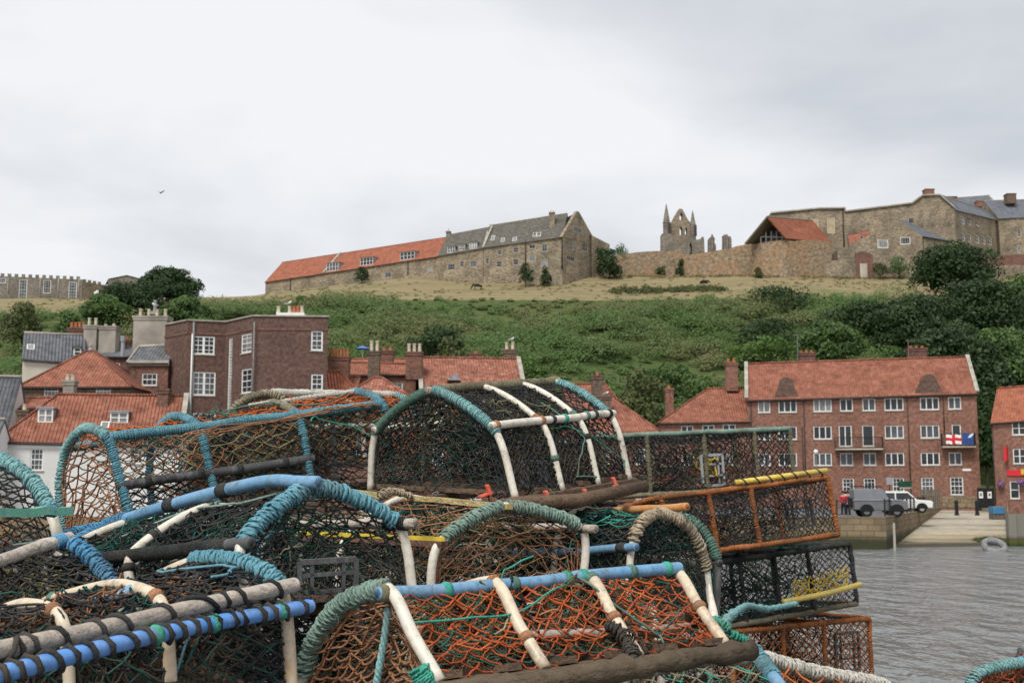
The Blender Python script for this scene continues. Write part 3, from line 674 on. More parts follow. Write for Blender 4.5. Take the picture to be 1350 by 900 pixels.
mb = MB(); p = at(119, 463, 103.7); mb.lathe(p, [(.14, 0), (.2, .15), (.07, .3), (.13, .5), (.03, .8)], 8); mb.build('finial', X['lead'], I['roof'])
I = house('low_red_roofed_lean_to', 'low brown brick outbuilding with a strip of red tiles left of the pyramid roof', 'house', (26, 537, 94), (66, 535, 94), Z0, (28, 526), (66, 525), 3, 'brownbrick', 'tile')
I = house('slate_cottage', 'cream cottage with a blue-grey slate roof below the church', 'house', (30, 472, 112), (112, 478, 114), Z0, (3, 438), (92, 442), 8.5, 'cream', 'slate', [], gutter=True)
skylight(I, 36, 455, 45, 461); dormer(I, 97, 458, 107, 469, 2.0, 1, 2, roofmat='slate')
I = house('slate_terrace', 'narrow house with a tall purple-grey slate roof at the far left edge', 'house', (-60, 562, 92), (10, 562, 92), Z0, (-60, 496), (10, 498), 4, 'white', 'slate')
I = house('white_gable_house', 'white gabled house with dark bargeboards cut by the left edge', 'house', (-80, 577, 84), (-4, 577, 84), Z0, (-80, 552), (-4, 554), 2.2, 'white', 'slate')
# chimney house (rendered stacks)
I = house('parapet_house', 'dark brick house with a slate roof and a tall rendered chimney beside the square block', 'house', (172, 477, 104), (222, 477, 104), Z0, (183, 458), (222, 455), 6, 'oldbrick', 'slate', [(187, 492, 207, 508, 'sash', 3, 2)], hipL=True)
c = chimney(I['root'], 175, 219, 417, 480, 107.5, 1.6, 'render', 4, 'buffpot', .75); chimney(I['root'], 198, 208, 410, 414, 108.2, .6, 'render', 1, 'lead', 1.0, cap=False)
mb = MB(); Wp = I['W']; bars(mb, Wp, -.1, Wp.L + .1, Wp.sz(190, 482)[1], Wp.sz(190, 475)[1], -.25, .24); mb.build('parapet', X['coping'], I['root'])
I = house('terrace_behind', 'brick terrace house with mixed chimney stacks rising behind the pyramid roof', 'house', (88, 468, 116), (170, 470, 116), Z0, (88, 455), (170, 457), 7, 'oldbrick', 'slate', [(146, 478, 158, 490, 'sash', 2, 2)])
chimney(I['root'], 89, 110, 432, 462, 118.5, 1.0, 'oldbrick', 4, 'claypot', .6); chimney(I['root'], 110, 127, 429, 462, 117.5, 1.2, 'render', 2, 'buffpot', .8)
chimney(I['root'], 130, 152, 430, 468, 117, 1.4, 'render', 2, 'buffpot', .3); chimney(I['root'], 152, 171, 448, 468, 119, .8, 'oldbrick', 2, 'claypot', .4)
mb = MB(); a_ = at(161.5, 470, 115); b_ = at(161.5, 446, 115); mb.tube([a_, (a_[0], a_[1], b_[2])], .19, 10); mb.tube([(a_[0], a_[1], b_[2] - .3), (a_[0], a_[1], b_[2] + .25)], .24, 10); mb.build('metal_flue', X['lead'], I['root'])
# ------------------------------------------------------------------ dark brick tower block
fp = [(218, 428, 105.5), (247.5, 423, 102.6), (298, 424, 103.6), (334, 417, 100), (432.5, 420, 100.4)]
pts = [XY(*p) for p in fp]; zt = at(334, 417, 100)[2]
back = [pts[4] + np.array([-2.4, 12.]), pts[0] + np.array([.4, 9.])]
loop = pts + back
r = empty('brick_tower_block', (*pts[3], Z0), 'tall flat-roofed dark brick block with white sash windows and stepped bays', 'building')
wl = {0: [], 1: [(254, 443, 283, 467, 'pair', 4, 4), (254, 490, 284, 521, 'pair', 4, 4), (254, 544, 284, 572, 'pair', 4, 4)],
      2: [(318, 440, 331.5, 465, 'sash', 2, 4), (318, 486, 331.5, 518, 'sash', 2, 4), (300.5, 446, 305.5, 548, 'sash', 2, 26)],
      3: [(410, 436, 425.5, 462, 'sash', 2, 4), (410, 493, 425.5, 519, 'sash', 2, 4)]}
mb = MB(); todo = []
for i in range(len(loop)):
    w = Wall(loop[i], loop[(i + 1) % len(loop)], Z0); hs = []
    for s in wl.get(i, []): hs.append(w.rect(s[:4])); todo.append((w, hs[-1], s[4:]))
    w.mesh(mb, Z0, zt, zt, hs)
mb.poly([(*p, zt - .5) for p in loop], [(0, 0)] * len(loop)); mb.build('wall', X['darkbrick'], r)
for w, h, s in todo: window(r, w, h, *s, fw=.12)
def band(z0, z1, g, mat, name):
    mb = MB()
    for i in range(len(loop)):
        a, b = loop[i], loop[(i + 1) % len(loop)]; w = Wall(a, b, 0)
        mb.raw([w.pt(u, d, z) for u in (0.003 * i, w.L) for d in (-g, .12) for z in (z0, z1)], [(0, 1, 3, 2), (4, 6, 7, 5), (0, 4, 5, 1), (2, 3, 7, 6), (0, 2, 6, 4), (1, 5, 7, 3)])
    mb.build(name, X[mat], r)
band(zt + .002, zt + .12, .12, 'coping', 'parapet_coping'); band(zt - 1.15, zt - .95, .05, 'oldbrick', 'string_course')
w1 = Wall(pts[1], pts[2], 0); w3 = Wall(pts[3], pts[4], 0); w2 = Wall(pts[2], pts[3], 0)
wpipe(r, w1, 250, 424, 600, .09, 'greyiron'); wpipe(r, w1, 248.5, 440, 600, .06, 'paint'); wpipe(r, w2, 333, 425, 560, .06, 'greyiron')
chimney(r, 364, 401, 412, 422, 106, 1.2, 'paint', 0, cap=False); 
for i, (x, y, m_) in enumerate(((367, 405, 'buffpot'), (382, 407, 'buffpot'), (388, 408, 'claypot'), (393, 408, 'claypot'), (398, 404, 'buffpot'))):
    p = at(x, 413, 106.5); mb = MB(); mb.lathe(p, [(.22, 0), (.15, .3), (.15, .55), (.18, .57), (.18, .65)], 10); mb.build('chimney_pot', X[m_], r)
for x in (263, 273, 284):
    p = at(x, 424, 108); mb = MB(); mb.lathe((p[0], p[1], zt - .5), [(.2, 0), (.2, .9), (.24, .95), (.24, 1.15)], 10); mb.build('chimney_pot', X['buffpot'], r)
# ------------------------------------------------------------------ red roofs in the middle
I = house('red_gable_house', 'rust-red gabled house wall tight against the right side of the brick block', 'house', (420, 527, 101), (482, 529, 102), Z0, (420, 491), (448, 491), 7, 'oldbrick', 'tile2', hipR=True)
I = house('tall_stack_house', 'red brick house with a broad stack of clay pots behind the gable', 'house', (428, 512, 108), (470, 512, 108), Z0, (428, 498), (470, 498), 5, 'brick', 'tile')
chimney(I['root'], 432, 459, 470, 515, 108.3, 1.4, 'brick', 6, 'claypot', .75)
I = house('pyramid_roof_house', 'small house with a lichen-streaked pyramid roof of red tiles', 'house', (446, 527, 96), (545, 527, 96), Z0, (492, 499), (504, 499), 6.5, 'oldbrick', 'tile3', hipL=True, hipR=True)
I = house('long_red_roof_house', 'house with a long low red roof and dark eaves behind the pyramid roof', 'house', (455, 493, 112), (548, 493, 112), Z0, (455, 479), (548, 481), 5, 'brick', 'tile')
chimney(I['root'], 485, 500, 463, 500, 109.5, 1.0, 'brownbrick', 2, 'buffpot', 1.0); chimney(I['root'], 502, 518, 462, 482, 117, 1.0, 'oldbrick', 2, 'claypot', .4)
I = house('upper_red_roof_house', 'house glimpsed up the slope with a strip of red roof above the long one', 'house', (455, 479, 122), (545, 479, 122), Z0, (455, 474), (545, 474), 3, 'brick', 'tile')
chimney(I['root'], 535, 556, 464, 500, 109, 1.0, 'oldbrick', 3, 'buffpot', .8)
I = house('large_red_roof_house', 'house with a large weathered red roof and a gull on its end chimney', 'house', (556, 515, 108), (690, 512, 109), Z0, (556, 472), (683, 474), 9, 'oldbrick', 'tile3', gablecap='LR')
chimney(I['root'], 664, 680, 461, 490, 113.5, 1.0, 'brownbrick', 2, 'buffpot', .75); chimney(I['root'], 620, 634, 466, 478, 119, .9, 'oldbrick', 1, 'claypot', .3)
mb = MB(); q = I['hit']; Wq = Wall(I['W'].P0 + I['W'].n * .6, I['W'].P1 + I['W'].n * .6, 0); 
a_, z_ = Wq.sz(590, 501); b_, _ = Wq.sz(608, 501); _, zt_ = Wq.sz(598, 491); mb.prism([(0, 0), (b_ - a_, 0), ((b_ - a_) / 2, zt_ - z_)], Wq.pt(a_, -.2, z_), np.append(Wq.d, 0), (0, 0, 1), np.append(Wq.n, 0) * 3); mb.build('gabled_dormer', X['lead'], I['roof'])
I = house('chimney_cottage', 'cottage with a broad chimney and red roof half hidden behind the topmost pot', 'house', (745, 540, 112), (822, 540, 112), Z0, (745, 507), (798, 507), 7, 'oldbrick', 'tile', hipR=True)
chimney(I['root'], 780, 796, 495, 525, 112.5, 1.0, 'brownbrick', 1, 'claypot', .4); chimney(I['root'], 783, 806, 522, 548, 108, .9, 'brownbrick', 0)
I = house('right_hip_house', 'house with a red hipped roof running down towards the rectangular pots', 'house', (776, 573, 106), (866, 566, 108), Z0, (800, 517), (822, 535), 8, 'oldbrick', 'tile', hipR=True, hipL=True)
# rocky terrace walls up the slope behind these roofs
# ================================================================== HILLTOP
SW = [('sash', 2, 2, .18, False)]
def st(x0, y0, x1, y1, nx=3, ny=2, fm='stoneframe'): return (x0, y0, x1, y1, 'sash', nx, ny, .16, False, fm)
X['stoneframe'] = M_plain('stone_mullion', (.4, .36, .3), .8, .15, 2)
# church
P0, P1 = at(-30, 398, 338), at(108, 396, 345); zb = min(P0[2], P1[2]) - 3; W = Wall(P0[:2], P1[:2], zb); zt0, zt1 = W.sz(0, 363)[1], W.sz(100, 369)[1]; ztc = (zt0 + zt1) / 2
r = empty('parish_church', (*P0[:2], zb), 'low battlemented stone church with tall white windows on the left skyline', 'church')
ws = [st(-1, 363.5, 8, 373, 3, 2, 'frame'), st(25, 368.5, 35.5, 395, 3, 6, 'frame'), st(57, 368.5, 67, 386.5, 3, 5, 'frame'), st(90.5, 371.5, 101, 395, 3, 6, 'frame')]
hs = [W.rect(s[:4]) for s in ws]; hs = [(a, b, c, min(d, ztc - .6)) for a, b, c, d in hs]
mb = MB(); W.mesh(mb, zb, ztc, ztc, hs, .3)
DB = 14; WR = Wall(W.P1, W.P1 + W.n * DB, zb); WR.mesh(mb, zb, ztc, ztc, []); W2 = Wall(WR.P1, W.P0 + W.n * DB, zb); W2.mesh(mb, zb, ztc, ztc, []); Wall(W2.P1, W.P0, zb).mesh(mb, zb, ztc, ztc, [])
mb.poly([(*p, ztc - .3) for p in (W.P0, W.P1, WR.P1, W2.P1)], [(0, 0)] * 4)
k = int(W.L / 1.85)
for i in range(k): bars(mb, W, i * 1.85 + .2, i * 1.85 + 1.15, ztc - .02, ztc + .85, -.02, .5)
mb.build('wall', X['greystone'], r)
for s, h in zip(ws, hs): window(r, W, h, *s[4:])
for px in (9.5, 52, 76, 103): wpipe(r, W, px, 366, 396, .12, 'coping')
mb = MB(); u0, z_ = W.sz(0, 396); u1, _ = W.sz(17, 396); zt_ = W.sz(8, 386.5)[1]; mb.prism([(0, 0), (u1 - u0, 0), ((u1 - u0), (zt_ - z_) * .4), ((u1 - u0) / 2, zt_ - z_), (0, (zt_ - z_) * .4)], W.pt(u0, -2.5, z_), np.append(W.d, 0), (0, 0, 1), np.append(W.n, 0) * 2.49); mb.build('porch', X['greystone'], r)
P0, P1 = at(108.5, 396, 345), at(141, 394, 352); W = Wall(P0[:2], P1[:2], zb); zt = W.sz(125, 373.5)[1]; mb = MB(); W.mesh(mb, zb, zt, zt, [], .3)
k = int(W.L / 1.7)
for i in range(k): bars(mb, W, i * 1.7 + .2, i * 1.7 + 1.05, zt - .02, zt + .7, -.02, .5)
mb.poly([W.pt(0, 0, zt), W.pt(W.L, 0, zt), W.pt(W.L, 9, zt), W.pt(0, 9, zt)], [(0, 0)] * 4); mb.build('aisle_wall', X['stone'], r)
P0, P1 = at(141.5, 394, 350), at(190, 394, 354); W = Wall(P0[:2], P1[:2], zb); za, zc_, zm = W.sz(142, 368)[1], W.sz(186, 369)[1], W.sz(165, 363)[1]
mb = MB(); W.mesh(mb, zb, za, zc_, [], .3); q = [(0, za), (W.L, zc_), (W.L * .5, zm)]; mb.poly([W.pt(u, 0, z) for u, z in q], q)
for pa, pb, z0a, z0b in ((0, .5, za, zm), (.5, 1, zm, zc_)): mb.poly([W.pt(W.L * pa, -.3, z0a + .1), W.pt(W.L * pb, -.3, z0b + .1), W.pt(W.L * pb, 12, z0b + .1), W.pt(W.L * pa, 12, z0a + .1)], [(0, 0)] * 4)
mb.build('transept', X['greystone'], r)
mb = MB(); u0, z_ = W.sz(162, 383); u1, _ = W.sz(169, 383); zt_ = W.sz(165, 374)[1]; w_ = u1 - u0; mb.prism([(0, 0), (w_, 0), (w_, (zt_ - z_) * .6), (w_ / 2, zt_ - z_), (0, (zt_ - z_) * .6)], W.pt(u0, -.05, z_), np.append(W.d, 0), (0, 0, 1), np.append(W.n, 0) * .04); mb.build('lancet_window', X['glass'], r)
P = at(128, 394, 340); mb = MB(); a_ = at(123.5, 394, 338); b_ = at(133, 394, 338); zt_ = at(128, 380, 338)[2]; h_ = zt_ - a_[2]
mb.prism([(0, 0), (b_[0] - a_[0], 0), (b_[0] - a_[0], h_ * .7), ((b_[0] - a_[0]) * .4, h_), (0, h_ * .8)], (a_[0], a_[1], a_[2] - .5), (1, 0, 0), (0, 0, 1), (0, 2.5, 0)); o = mb.build('white_kiosk', X['paint'], None, origin=a_); tag(o, 'small white gabled hut standing at the right end of the church', 'hut')
mb = MB(); pa, pb = XY(-30, 399, 330), XY(135, 397, 336); thickwall(mb, pa, pb, at(0, 402, 330)[2] - 2, at(50, 396.5, 332)[2], .6); o = mb.build('churchyard_wall', X['greystone'], None, origin=(*pa, 50)); tag(o, 'low dark stone churchyard wall in front of the church', 'wall')
# orange-roofed range
I = house('long_stone_barn', 'long stone range with an orange tile roof and three white dormers on the skyline', 'building', (350, 371, 326), (578, 337, 296), 44, (366, 347), (573, 315), 13, 'stone', 'tile2',
          [st(563, 351, 570, 358, 3, 2), st(507, 358.5, 516, 366, 2, 1)], gablecap='R', over=.3)
for b in ((430.5, 346.5, 446, 357), (475, 339.5, 491.5, 349.5), (527.5, 332, 546.5, 342)): dormer(I, *b, 2.0, 4, 2, roofmat='slate', out=2)
wpipe(I['root'], I['W'], 383, 366, 385, .15); wpipe(I['root'], I['W'], 538, 343, 362, .15)
mb = MB(); sec = .36; e = I['eL'] * (1 - sec) + I['eR'] * sec; t_ = I['tL'] * (1 - sec) + I['tR'] * sec; mb.beam(e + [0, 0, .2], t_ + [0, 0, .2], .6, .35); mb.build('parapet_ridge', X['coping'], I['root'])
I = house('stone_hostel', 'stone building with dark roof, three attic dormers and an end chimney on the hilltop', 'building', (577.5, 337, 292), (637, 326.5, 288), 44, (592, 310), (650, 299), 12, 'stone', 'stoneslate',
          [st(590, 347.5, 600, 356, 3, 2), st(606, 344, 612, 352, 2, 2), st(619.5, 343.5, 629, 352, 3, 2)], gablecap='R')
chimney(I['root'], 588, 594, 305, 328, 297, 1.6, 'greystone', 1, 'buffpot', .8)
for b in ((590, 325, 600, 333), (605, 322, 613, 330), (619, 319.5, 629, 328)): dormer(I, *b, 1.2, 3, 2, roofmat='stoneslate', cheek='stoneslate', out=2)
fw = [st(655, 329, 662, 336, 3, 2), st(676, 325.5, 684, 333, 3, 2), st(654, 344, 662, 352, 3, 2), st(676, 341, 684, 349.5, 3, 2), st(697, 320, 706, 328, 2, 1), st(714, 322, 722, 332, 2, 1), st(697, 335.5, 706, 345, 2, 1), st(713, 341, 722, 352, 2, 1), st(640, 340, 645, 348, 2, 2)]
gw = [st(756, 299.5, 767, 307.5, 4, 1), st(750, 319, 756, 329.5, 2, 2), st(767, 321, 775, 331.5, 3, 2), st(747, 337.5, 758, 344, 4, 1), st(787, 324.5, 797, 334, 2, 1)]
I = house('stone_manor', 'gabled stone manor with a brown slate roof and a tall central chimney on the hilltop', 'building', (637.5, 326, 288), (741.5, 312, 284), 44, (657, 297), (759, 281), 14.5, 'stone', 'stoneslate', fw, gablecap='L')
# gable end windows and the lower right lean
WRr = Wall(I['W'].P1 + np.array([.02, -.35]), XY(789, 325, 296), 44); I['WR'] = WRr; zr_ = I['zR']; zt_ = WRr.sz(762, 281)[1]; ua_ = WRr.sz(762, 281)[0]
gm = MB(); hsg = [WRr.rect(s[:4]) for s in gw[:4]]; WRr.mesh(gm, 44, zr_, zr_, [h for h in hsg if h[3] < zr_], .25)
q = [(-.3, zr_ - .2), (WRr.L + .3, zr_ - .2), (ua_ + .5, zt_ + .4), (ua_ - .5, zt_ + .4)]; gm.prism(q, WRr.pt(0, 0, 0), np.append(WRr.d, 0), (0, 0, 1), np.append(WRr.n, 0) * .8); bk = WRr.P1 + np.array([-2., 10.]); Wall(WRr.P1, bk, 44).mesh(gm, 44, zr_, zr_, [])
ba_, bb_, bc_, bd_ = WRr.pt(WRr.L + .2, .1, zr_ - .1), np.append(bk, zr_ - .1), np.append(np.array(WRr.pt(ua_, .1, 0)[:2]) + np.array([-4., 9.]), zt_ + .2), WRr.pt(ua_, .1, zt_ + .2); gm.poly([ba_, bb_, bc_, bd_], None)
gm.build('gable_wall', X['stone'], I['root'])
for s in gw[:4]:
    h = I['WR'].rect(s[:4]); window(I['root'], I['WR'], h, *s[4:], gl='glass2', dep=.05 if h[3] < zr_ else -.06)
chimney(I['root'], 724.5, 731.5, 280, 312, 288, 1.6, 'stone', 2, 'buffpot', .6)
for b in ((648, 311, 652, 317), (661, 314, 665, 319), (676, 313, 681, 318), (703, 307, 707, 312), (708, 307, 713, 312)): skylight(I, *b)
for px in (693, 741): wpipe(I['root'], I['W'], px, 317, 355, .15)
P0, P1 = XY(780, 345, 292.5), XY(804, 345, 297); W = Wall(P0, P1, 44); za, zc_ = W.sz(780, 310)[1], W.sz(803, 322)[1]; mb = MB(); W.mesh(mb, 44, za, zc_, []); b0, b1 = W.pt(0, 8, za), W.pt(W.L, 8, zc_)
mb.poly([W.pt(0, 0, za), W.pt(W.L, 0, zc_), b1, b0], None); Wall(W.P1, W.P1 + W.n * 8, 44).mesh(mb, 44, zc_, zc_, []); mb.build('side_wing', X['stone'], I['root'])
# field walls
def fwall(label, pts, zb=40, th=.8, mat='orstone', name='stone_wall', cat='wall', origin=None):
    mb = MB(); ps = [(*XY(px, py, d), at(px, py, d)[2]) for px, py, d in pts]; u = 0
    for i in range(len(ps) - 1):
        a, b = np.array(ps[i][:2]), np.array(ps[i + 1][:2]); d = b - a; L = np.linalg.norm(d); n = np.array([-d[1], d[0]]) / L * th; z0, z1 = ps[i][2], ps[i + 1][2]
        k = max(1, int(L / 2.2)); zs = [z0 + (z1 - z0) * j / k + (random.uniform(-.3, .3) if 0 < j < k else 0) for j in range(k + 1)]
        for j in range(k):
            f0, f1 = j / k, (j + 1) / k; p, q = a + d * f0, a + d * f1
            mb.poly([(*p, zb), (*q, zb), (*q, zs[j + 1]), (*p, zs[j])], [(u + L * f0, zb), (u + L * f1, zb), (u + L * f1, zs[j + 1]), (u + L * f0, zs[j])])
            mb.poly([(*p, zs[j]), (*q, zs[j + 1]), (*(q + n), zs[j + 1]), (*(p + n), zs[j])], [(0, 0), (1, 0), (1, .8), (0, .8)])
            mb.poly([(*(q + n), zb), (*(p + n), zb), (*(p + n), zs[j]), (*(q + n), zs[j + 1])], [(u + L * f1, zb), (u + L * f0, zb), (u + L * f0, zs[j]), (u + L * f1, zs[j + 1])])
        u += L
    o = mb.build(name, X[mat], None, origin=(*ps[0][:2], zb)); tag(o, label, cat); return o
fwall('long orange-stained retaining wall of rough stone between the manor and the tiled pavilion', [(741, 345, 290), (790, 342, 296), (828, 334, 300), (880, 331, 302), (893, 329, 302), (906, 336, 302), (935, 332, 301), (985, 322, 300), (996, 319, 300)])
fwall('grey stone field wall right of the tiled pavilion with a dark doorway', [(1040, 346, 298), (1090, 343, 297), (1128, 341, 296)], mat='stone')
fwall('ruined red brick wall with a pale door in the middle of the field wall', [(1128, 333, 295.5), (1139, 331, 295.5), (1151, 336, 295.5)], mat='oldbrick')
fwall('low stone field wall below the lean-to and its bushes', [(1151, 349, 296), (1180, 350, 296), (1215, 352, 296), (1300, 349, 296), (1420, 349, 296)], mat='stone')
mb = MB(); p = at(1073.5, 362, 296.5); mb.prism([(-1.3, -1.5), (1.3, -1.5), (1.3, 2.2), (-1.3, 2.2)], p, (1, 0, 0), (0, 0, 1), (0, .5, 0)); mb.build('doorway', X['gutter'], bpy.data.objects['stone_wall.001'])
mb = MB(); p = at(1139, 361, 295.2); mb.prism([(-.9, -1.5), (.9, -1.5), (.9, 2.6), (-.9, 2.6)], p, (1, 0, 0), (0, 0, 1), (0, .2, 0)); mb.build('door', X['concrete'], bpy.data.objects['stone_wall.002'])
fwall('red brick garden wall behind the field wall at the far right', [(1300, 335, 303), (1420, 335, 303)], mat='oldbrick')
# tiled pavilion on bastion
fwall('buttressed stone bastion under the orange-roofed pavilion', [(988, 321, 297), (1003, 320, 293), (1036, 316, 292), (1096, 319, 298)], th=3, mat='orstone')
r = empty('tiled_pavilion', at(1036, 316, 293), 'modern glazed pavilion with a steep orange tile roof on a stone bastion', 'building')
a1, ap, a2 = at(981, 321, 293), at(1011, 284.5, 290), at(1037, 314, 291); b1, bp, b2 = at(1040, 318, 313), at(1071, 290, 311), at(1097, 320, 309)
mb = MB(); slab(mb, [a2, b2, bp, ap], .35); mb.build('roof', X['tile2'], r); mb = MB(); slab(mb, [b1, a1, ap, bp], .35); mb.build('roof', X['wood'], r)
g1, gp, g2 = at(1000, 321, 298), at(1020, 296, 297), at(1035, 320, 296); mb = MB(); mb.poly([g1, g2, at(1035, 313, 296), gp, at(1000, 311, 298)], None); go = mb.build('glazed_gable', X['glass2'], r)
mb = MB()
for px in (1003, 1010, 1017, 1024, 1031): q0, q1 = at(px, 321, 296), at(px, 305 if px < 1030 else 312, 296); mb.beam(q0, (q0[0], q0[1], q1[2]), .3, .3, (1, 0, 0))
q0, q1 = at(1001, 312, 296), at(1034, 313, 295.5); mb.beam(q0, q1, .25, .25); mb.build('glazing_bar', X['frame'], go)
WW = Wall(XY(1038, 318, 294), XY(1096, 320, 307), 44); mb = MB(); zt_ = WW.sz(1060, 318)[1]; WW.mesh(mb, 44, zt_, zt_, []); mb.build('wall', X['stone'], r)
# big hall
I = None
def box_hall(name, label, pts, ztop, zb, mat, D, wins, coping=True):
    P = [XY(*p[:3]) for p in pts]; r = empty(name, (*P[0], zb), label, 'building'); mb = MB(); todo = []
    for i in range(len(P) - 1):
        w = Wall(P[i], P[i + 1], zb); z0, z1 = at(*pts[i])[2], at(*pts[i + 1])[2]; hs = []
        for s in wins.get(i, []): h = w.rect(s[:4]); hs.append(h); todo.append((w, h, s[4:]))
        w.mesh(mb, zb, z0, z1, hs, .3)
    n = np.array([0., D]); w = Wall(P[-1], P[-1] + n, zb); z1 = at(*pts[-1])[2]; w.mesh(mb, zb, z1, z1, []); z0 = at(*pts[0])[2]
    w = Wall(P[0] + n, P[0], zb); w.mesh(mb, zb, z0, z0, []); Wall(P[-1] + n, P[0] + n, zb).mesh(mb, zb, z1, z0, [])
    tp = [(*P[i], at(*pts[i])[2] - .3) for i in range(len(P))]
    for i in range(len(P) - 1): mb.poly([tp[i], tp[i + 1], (tp[i + 1][0], tp[i + 1][1] + D, tp[i + 1][2]), (tp[i][0], tp[i][1] + D, tp[i][2])], None)
    mb.build('wall', X[mat], r)
    for w, h, s in todo: window(r, w, h, *s)
    if not coping: return r
    mb = MB()
    for i in range(len(P) - 1): mb.beam(np.array(tp[i]) + [0, -.1, .35], np.array(tp[i + 1]) + [0, -.1, .35], .9, .35)
    mb.build('parapet_coping', X['coping'], r); return r
blind = lambda a, b, c, d: (a, b, c, d, 'sash', 1, 1, .12, False, 'cream', 'blind')
X['blind'] = M_plain('blocked_window', (.42, .34, .22), .9, .2, 1)
r = box_hall('long_stone_hall', 'long stone mansion wall with blocked windows and a stepped gable on the right skyline',
     [(1016, 281, 318), (1080, 275, 314), (1113.5, 274.5, 312), (1114, 279, 312), (1203, 268, 306), (1216, 258, 304.5), (1238, 257, 303), (1258, 274, 303)], None, 44, 'stone', 16,
     {0: [blind(1069, 288, 1079, 306)], 1: [blind(1090.5, 286.5, 1100.5, 307.5)], 3: [st(1197, 287, 1205, 295, 3, 1)]})
chimney(r, 1220, 1232, 249, 262, 305, 2.2, 'brick', 0); wpipe(r, Wall(XY(1080, 275, 314), XY(1113.5, 274.5, 312), 44), 1113, 276, 330, .2)
hw = [st(x, y - (x - 1268) * -.13, x + 4.5, y + h - (x - 1268) * -.13, 2, 2, 'frame') for y, h in ((286, 9), (308, 10)) for x in (1267, 1275.5, 1286, 1294.5, 1302.5)]
I = house('mansion_wing', 'stone mansion wing with a slate roof and two rows of white windows', 'building', (1258.5, 276, 303.3), (1316, 290, 338), 44, (1250, 264), (1306, 282), 7, 'stone', 'bslate', hw)
I = house('slate_roofed_block', 'tall slate-roofed stone block with a gable at the right edge of the skyline', 'building', (1316.5, 288, 335), (1420, 283, 335), 44, (1290, 265), (1420, 262), 20, 'stone', 'bslate', [st(1341, 301, 1346, 312, 2, 3), st(1341, 323, 1346, 334, 2, 3)])
chimney(I['root'], 1328, 1340, 255, 268, 340, 2.5, 'brownbrick', 0); chimney(I['root'], 1288, 1296, 265, 272, 338, 2, 'brick', 0)
I = house('far_slate_house', 'small slate-roofed block just showing behind the mansion roof', 'building', (1262, 274, 352), (1318, 275, 352), 44, (1262, 262), (1316, 258), 16, 'stone', 'bslate', gablecap='R')
chimney(I['root'], 1249, 1262, 259, 268, 350, 2, 'brick', 0)
r = box_hall('slate_lean_to', 'low stone lean-to with a sloping blue slate roof below the mansion gable', [(1104, 330, 299.5), (1155, 306, 299), (1186, 290, 299), (1216, 311, 298)], None, 44, 'stone', 8, {1: [st(1157, 316, 1171, 327, 5, 1, 'frame')], 2: [st(1187, 312.5, 1200, 322, 4, 1, 'frame')]}, False)
mb = MB(); slab(mb, [at(1216, 311, 298), at(1256, 318, 303), at(1216, 292, 311), at(1185, 289.5, 306)], .3); mb.build('side_roof', X['bslate'], r)
WW = Wall(XY(1217, 315, 299), XY(1254, 320, 303.5), 44); mb = MB(); WW.mesh(mb, 44, WW.sz(1217, 311)[1], WW.sz(1254, 318)[1], []); mb.build('side_wall', X['stone'], r)
I = house('porch_cottage', 'tiny gabled stone porch building in front of the long hall', 'building', (1120, 325, 301), (1147, 318, 300), 44, (1120, 310), (1147, 304), 7, 'stone', 'tile3', [st(1134, 311, 1138, 315, 1, 1)])
# abbey ruin
r = empty('abbey_ruin', at(895, 335, 372), 'ruined gothic abbey gable with two pinnacles and open arches on the skyline', 'ruin')
def rp(pts, d, th, mat='greystone', name='wall', holes=()):
    """outline in photo pixels at distance d, given real thickness; holes are cut with a boolean-free bridge (bmesh triangle fill)"""
    import bmesh
    bm = bmesh.new(); es = []
    for loop_ in [pts, *holes]:
        vs = [bm.verts.new(at(x, y, d)) for x, y in loop_]
        for i in range(len(vs)): es.append(bm.edges.new((vs[i], vs[(i + 1) % len(vs)])))
    for v in bm.verts: v.co.y = d
    bmesh.ops.triangle_fill(bm, edges=es, use_beauty=True)
    g = bmesh.ops.extrude_face_region(bm, geom=bm.faces[:]); 
    for v in [e for e in g['geom'] if isinstance(e, bmesh.types.BMVert)]: v.co.y += th
    off = Vector(rootloc(r))
    for v in bm.verts: v.co -= off
    bm.normal_update(); me = bpy.data.meshes.new(name); bm.to_mesh(me); bm.free(); uvl = me.uv_layers.new(name='UVMap')
    for l in me.loops: c = me.vertices[l.vertex_index].co; uvl.data[l.index].uv = (c.x + c.y, c.z)
    me.materials.append(X[mat]); o = bpy.data.objects.new(name, me); COL.objects.link(o); o.parent = r; return o
def arch(cx, w, y0, y1):
    return [(cx - w / 2, y1), (cx - w / 2, y0 + (y1 - y0) * .35), (cx - w * .3, y0 + (y1 - y0) * .12), (cx, y0), (cx + w * .3, y0 + (y1 - y0) * .12), (cx + w / 2, y0 + (y1 - y0) * .35), (cx + w / 2, y1)]
rp([(884, 345), (884, 294), (886, 291), (889, 285), (893, 278), (896, 274.8), (899.5, 275.5), (902, 280), (906, 288), (909, 292.5), (912, 292), (912, 345)], 372, 3, 'stone', 'gable_wall',
   [arch(897.8, 3.6, 298.5, 310), arch(904.6, 3.0, 299.5, 309.5), [(896, 290), (895.4, 286.5), (896.8, 283.5), (897, 281), (899, 281.5), (900, 285), (899.4, 287), (900, 289.5), (898, 291)]])
def pinnacle(cx, w, yt, ys, yb, d):
    c = at(cx, yb, d); R = w / 2 * d / FPX; zs, zt_ = at(cx, ys, d)[2], at(cx, yt, d)[2]; mb = MB()
    mb.lathe((c[0], c[1], c[2]), [(R, -6), (R, zs - c[2] - .2), (R * 1.12, zs - c[2]), (R * 1.0, zs - c[2] + .2), (R * .1, zt_ - c[2])], 8); mb.build('pinnacle', X['greystone'], r)
pinnacle(879.3, 9.6, 269, 294, 330, 370); pinnacle(913.9, 7.6, 277.5, 296, 320, 371)
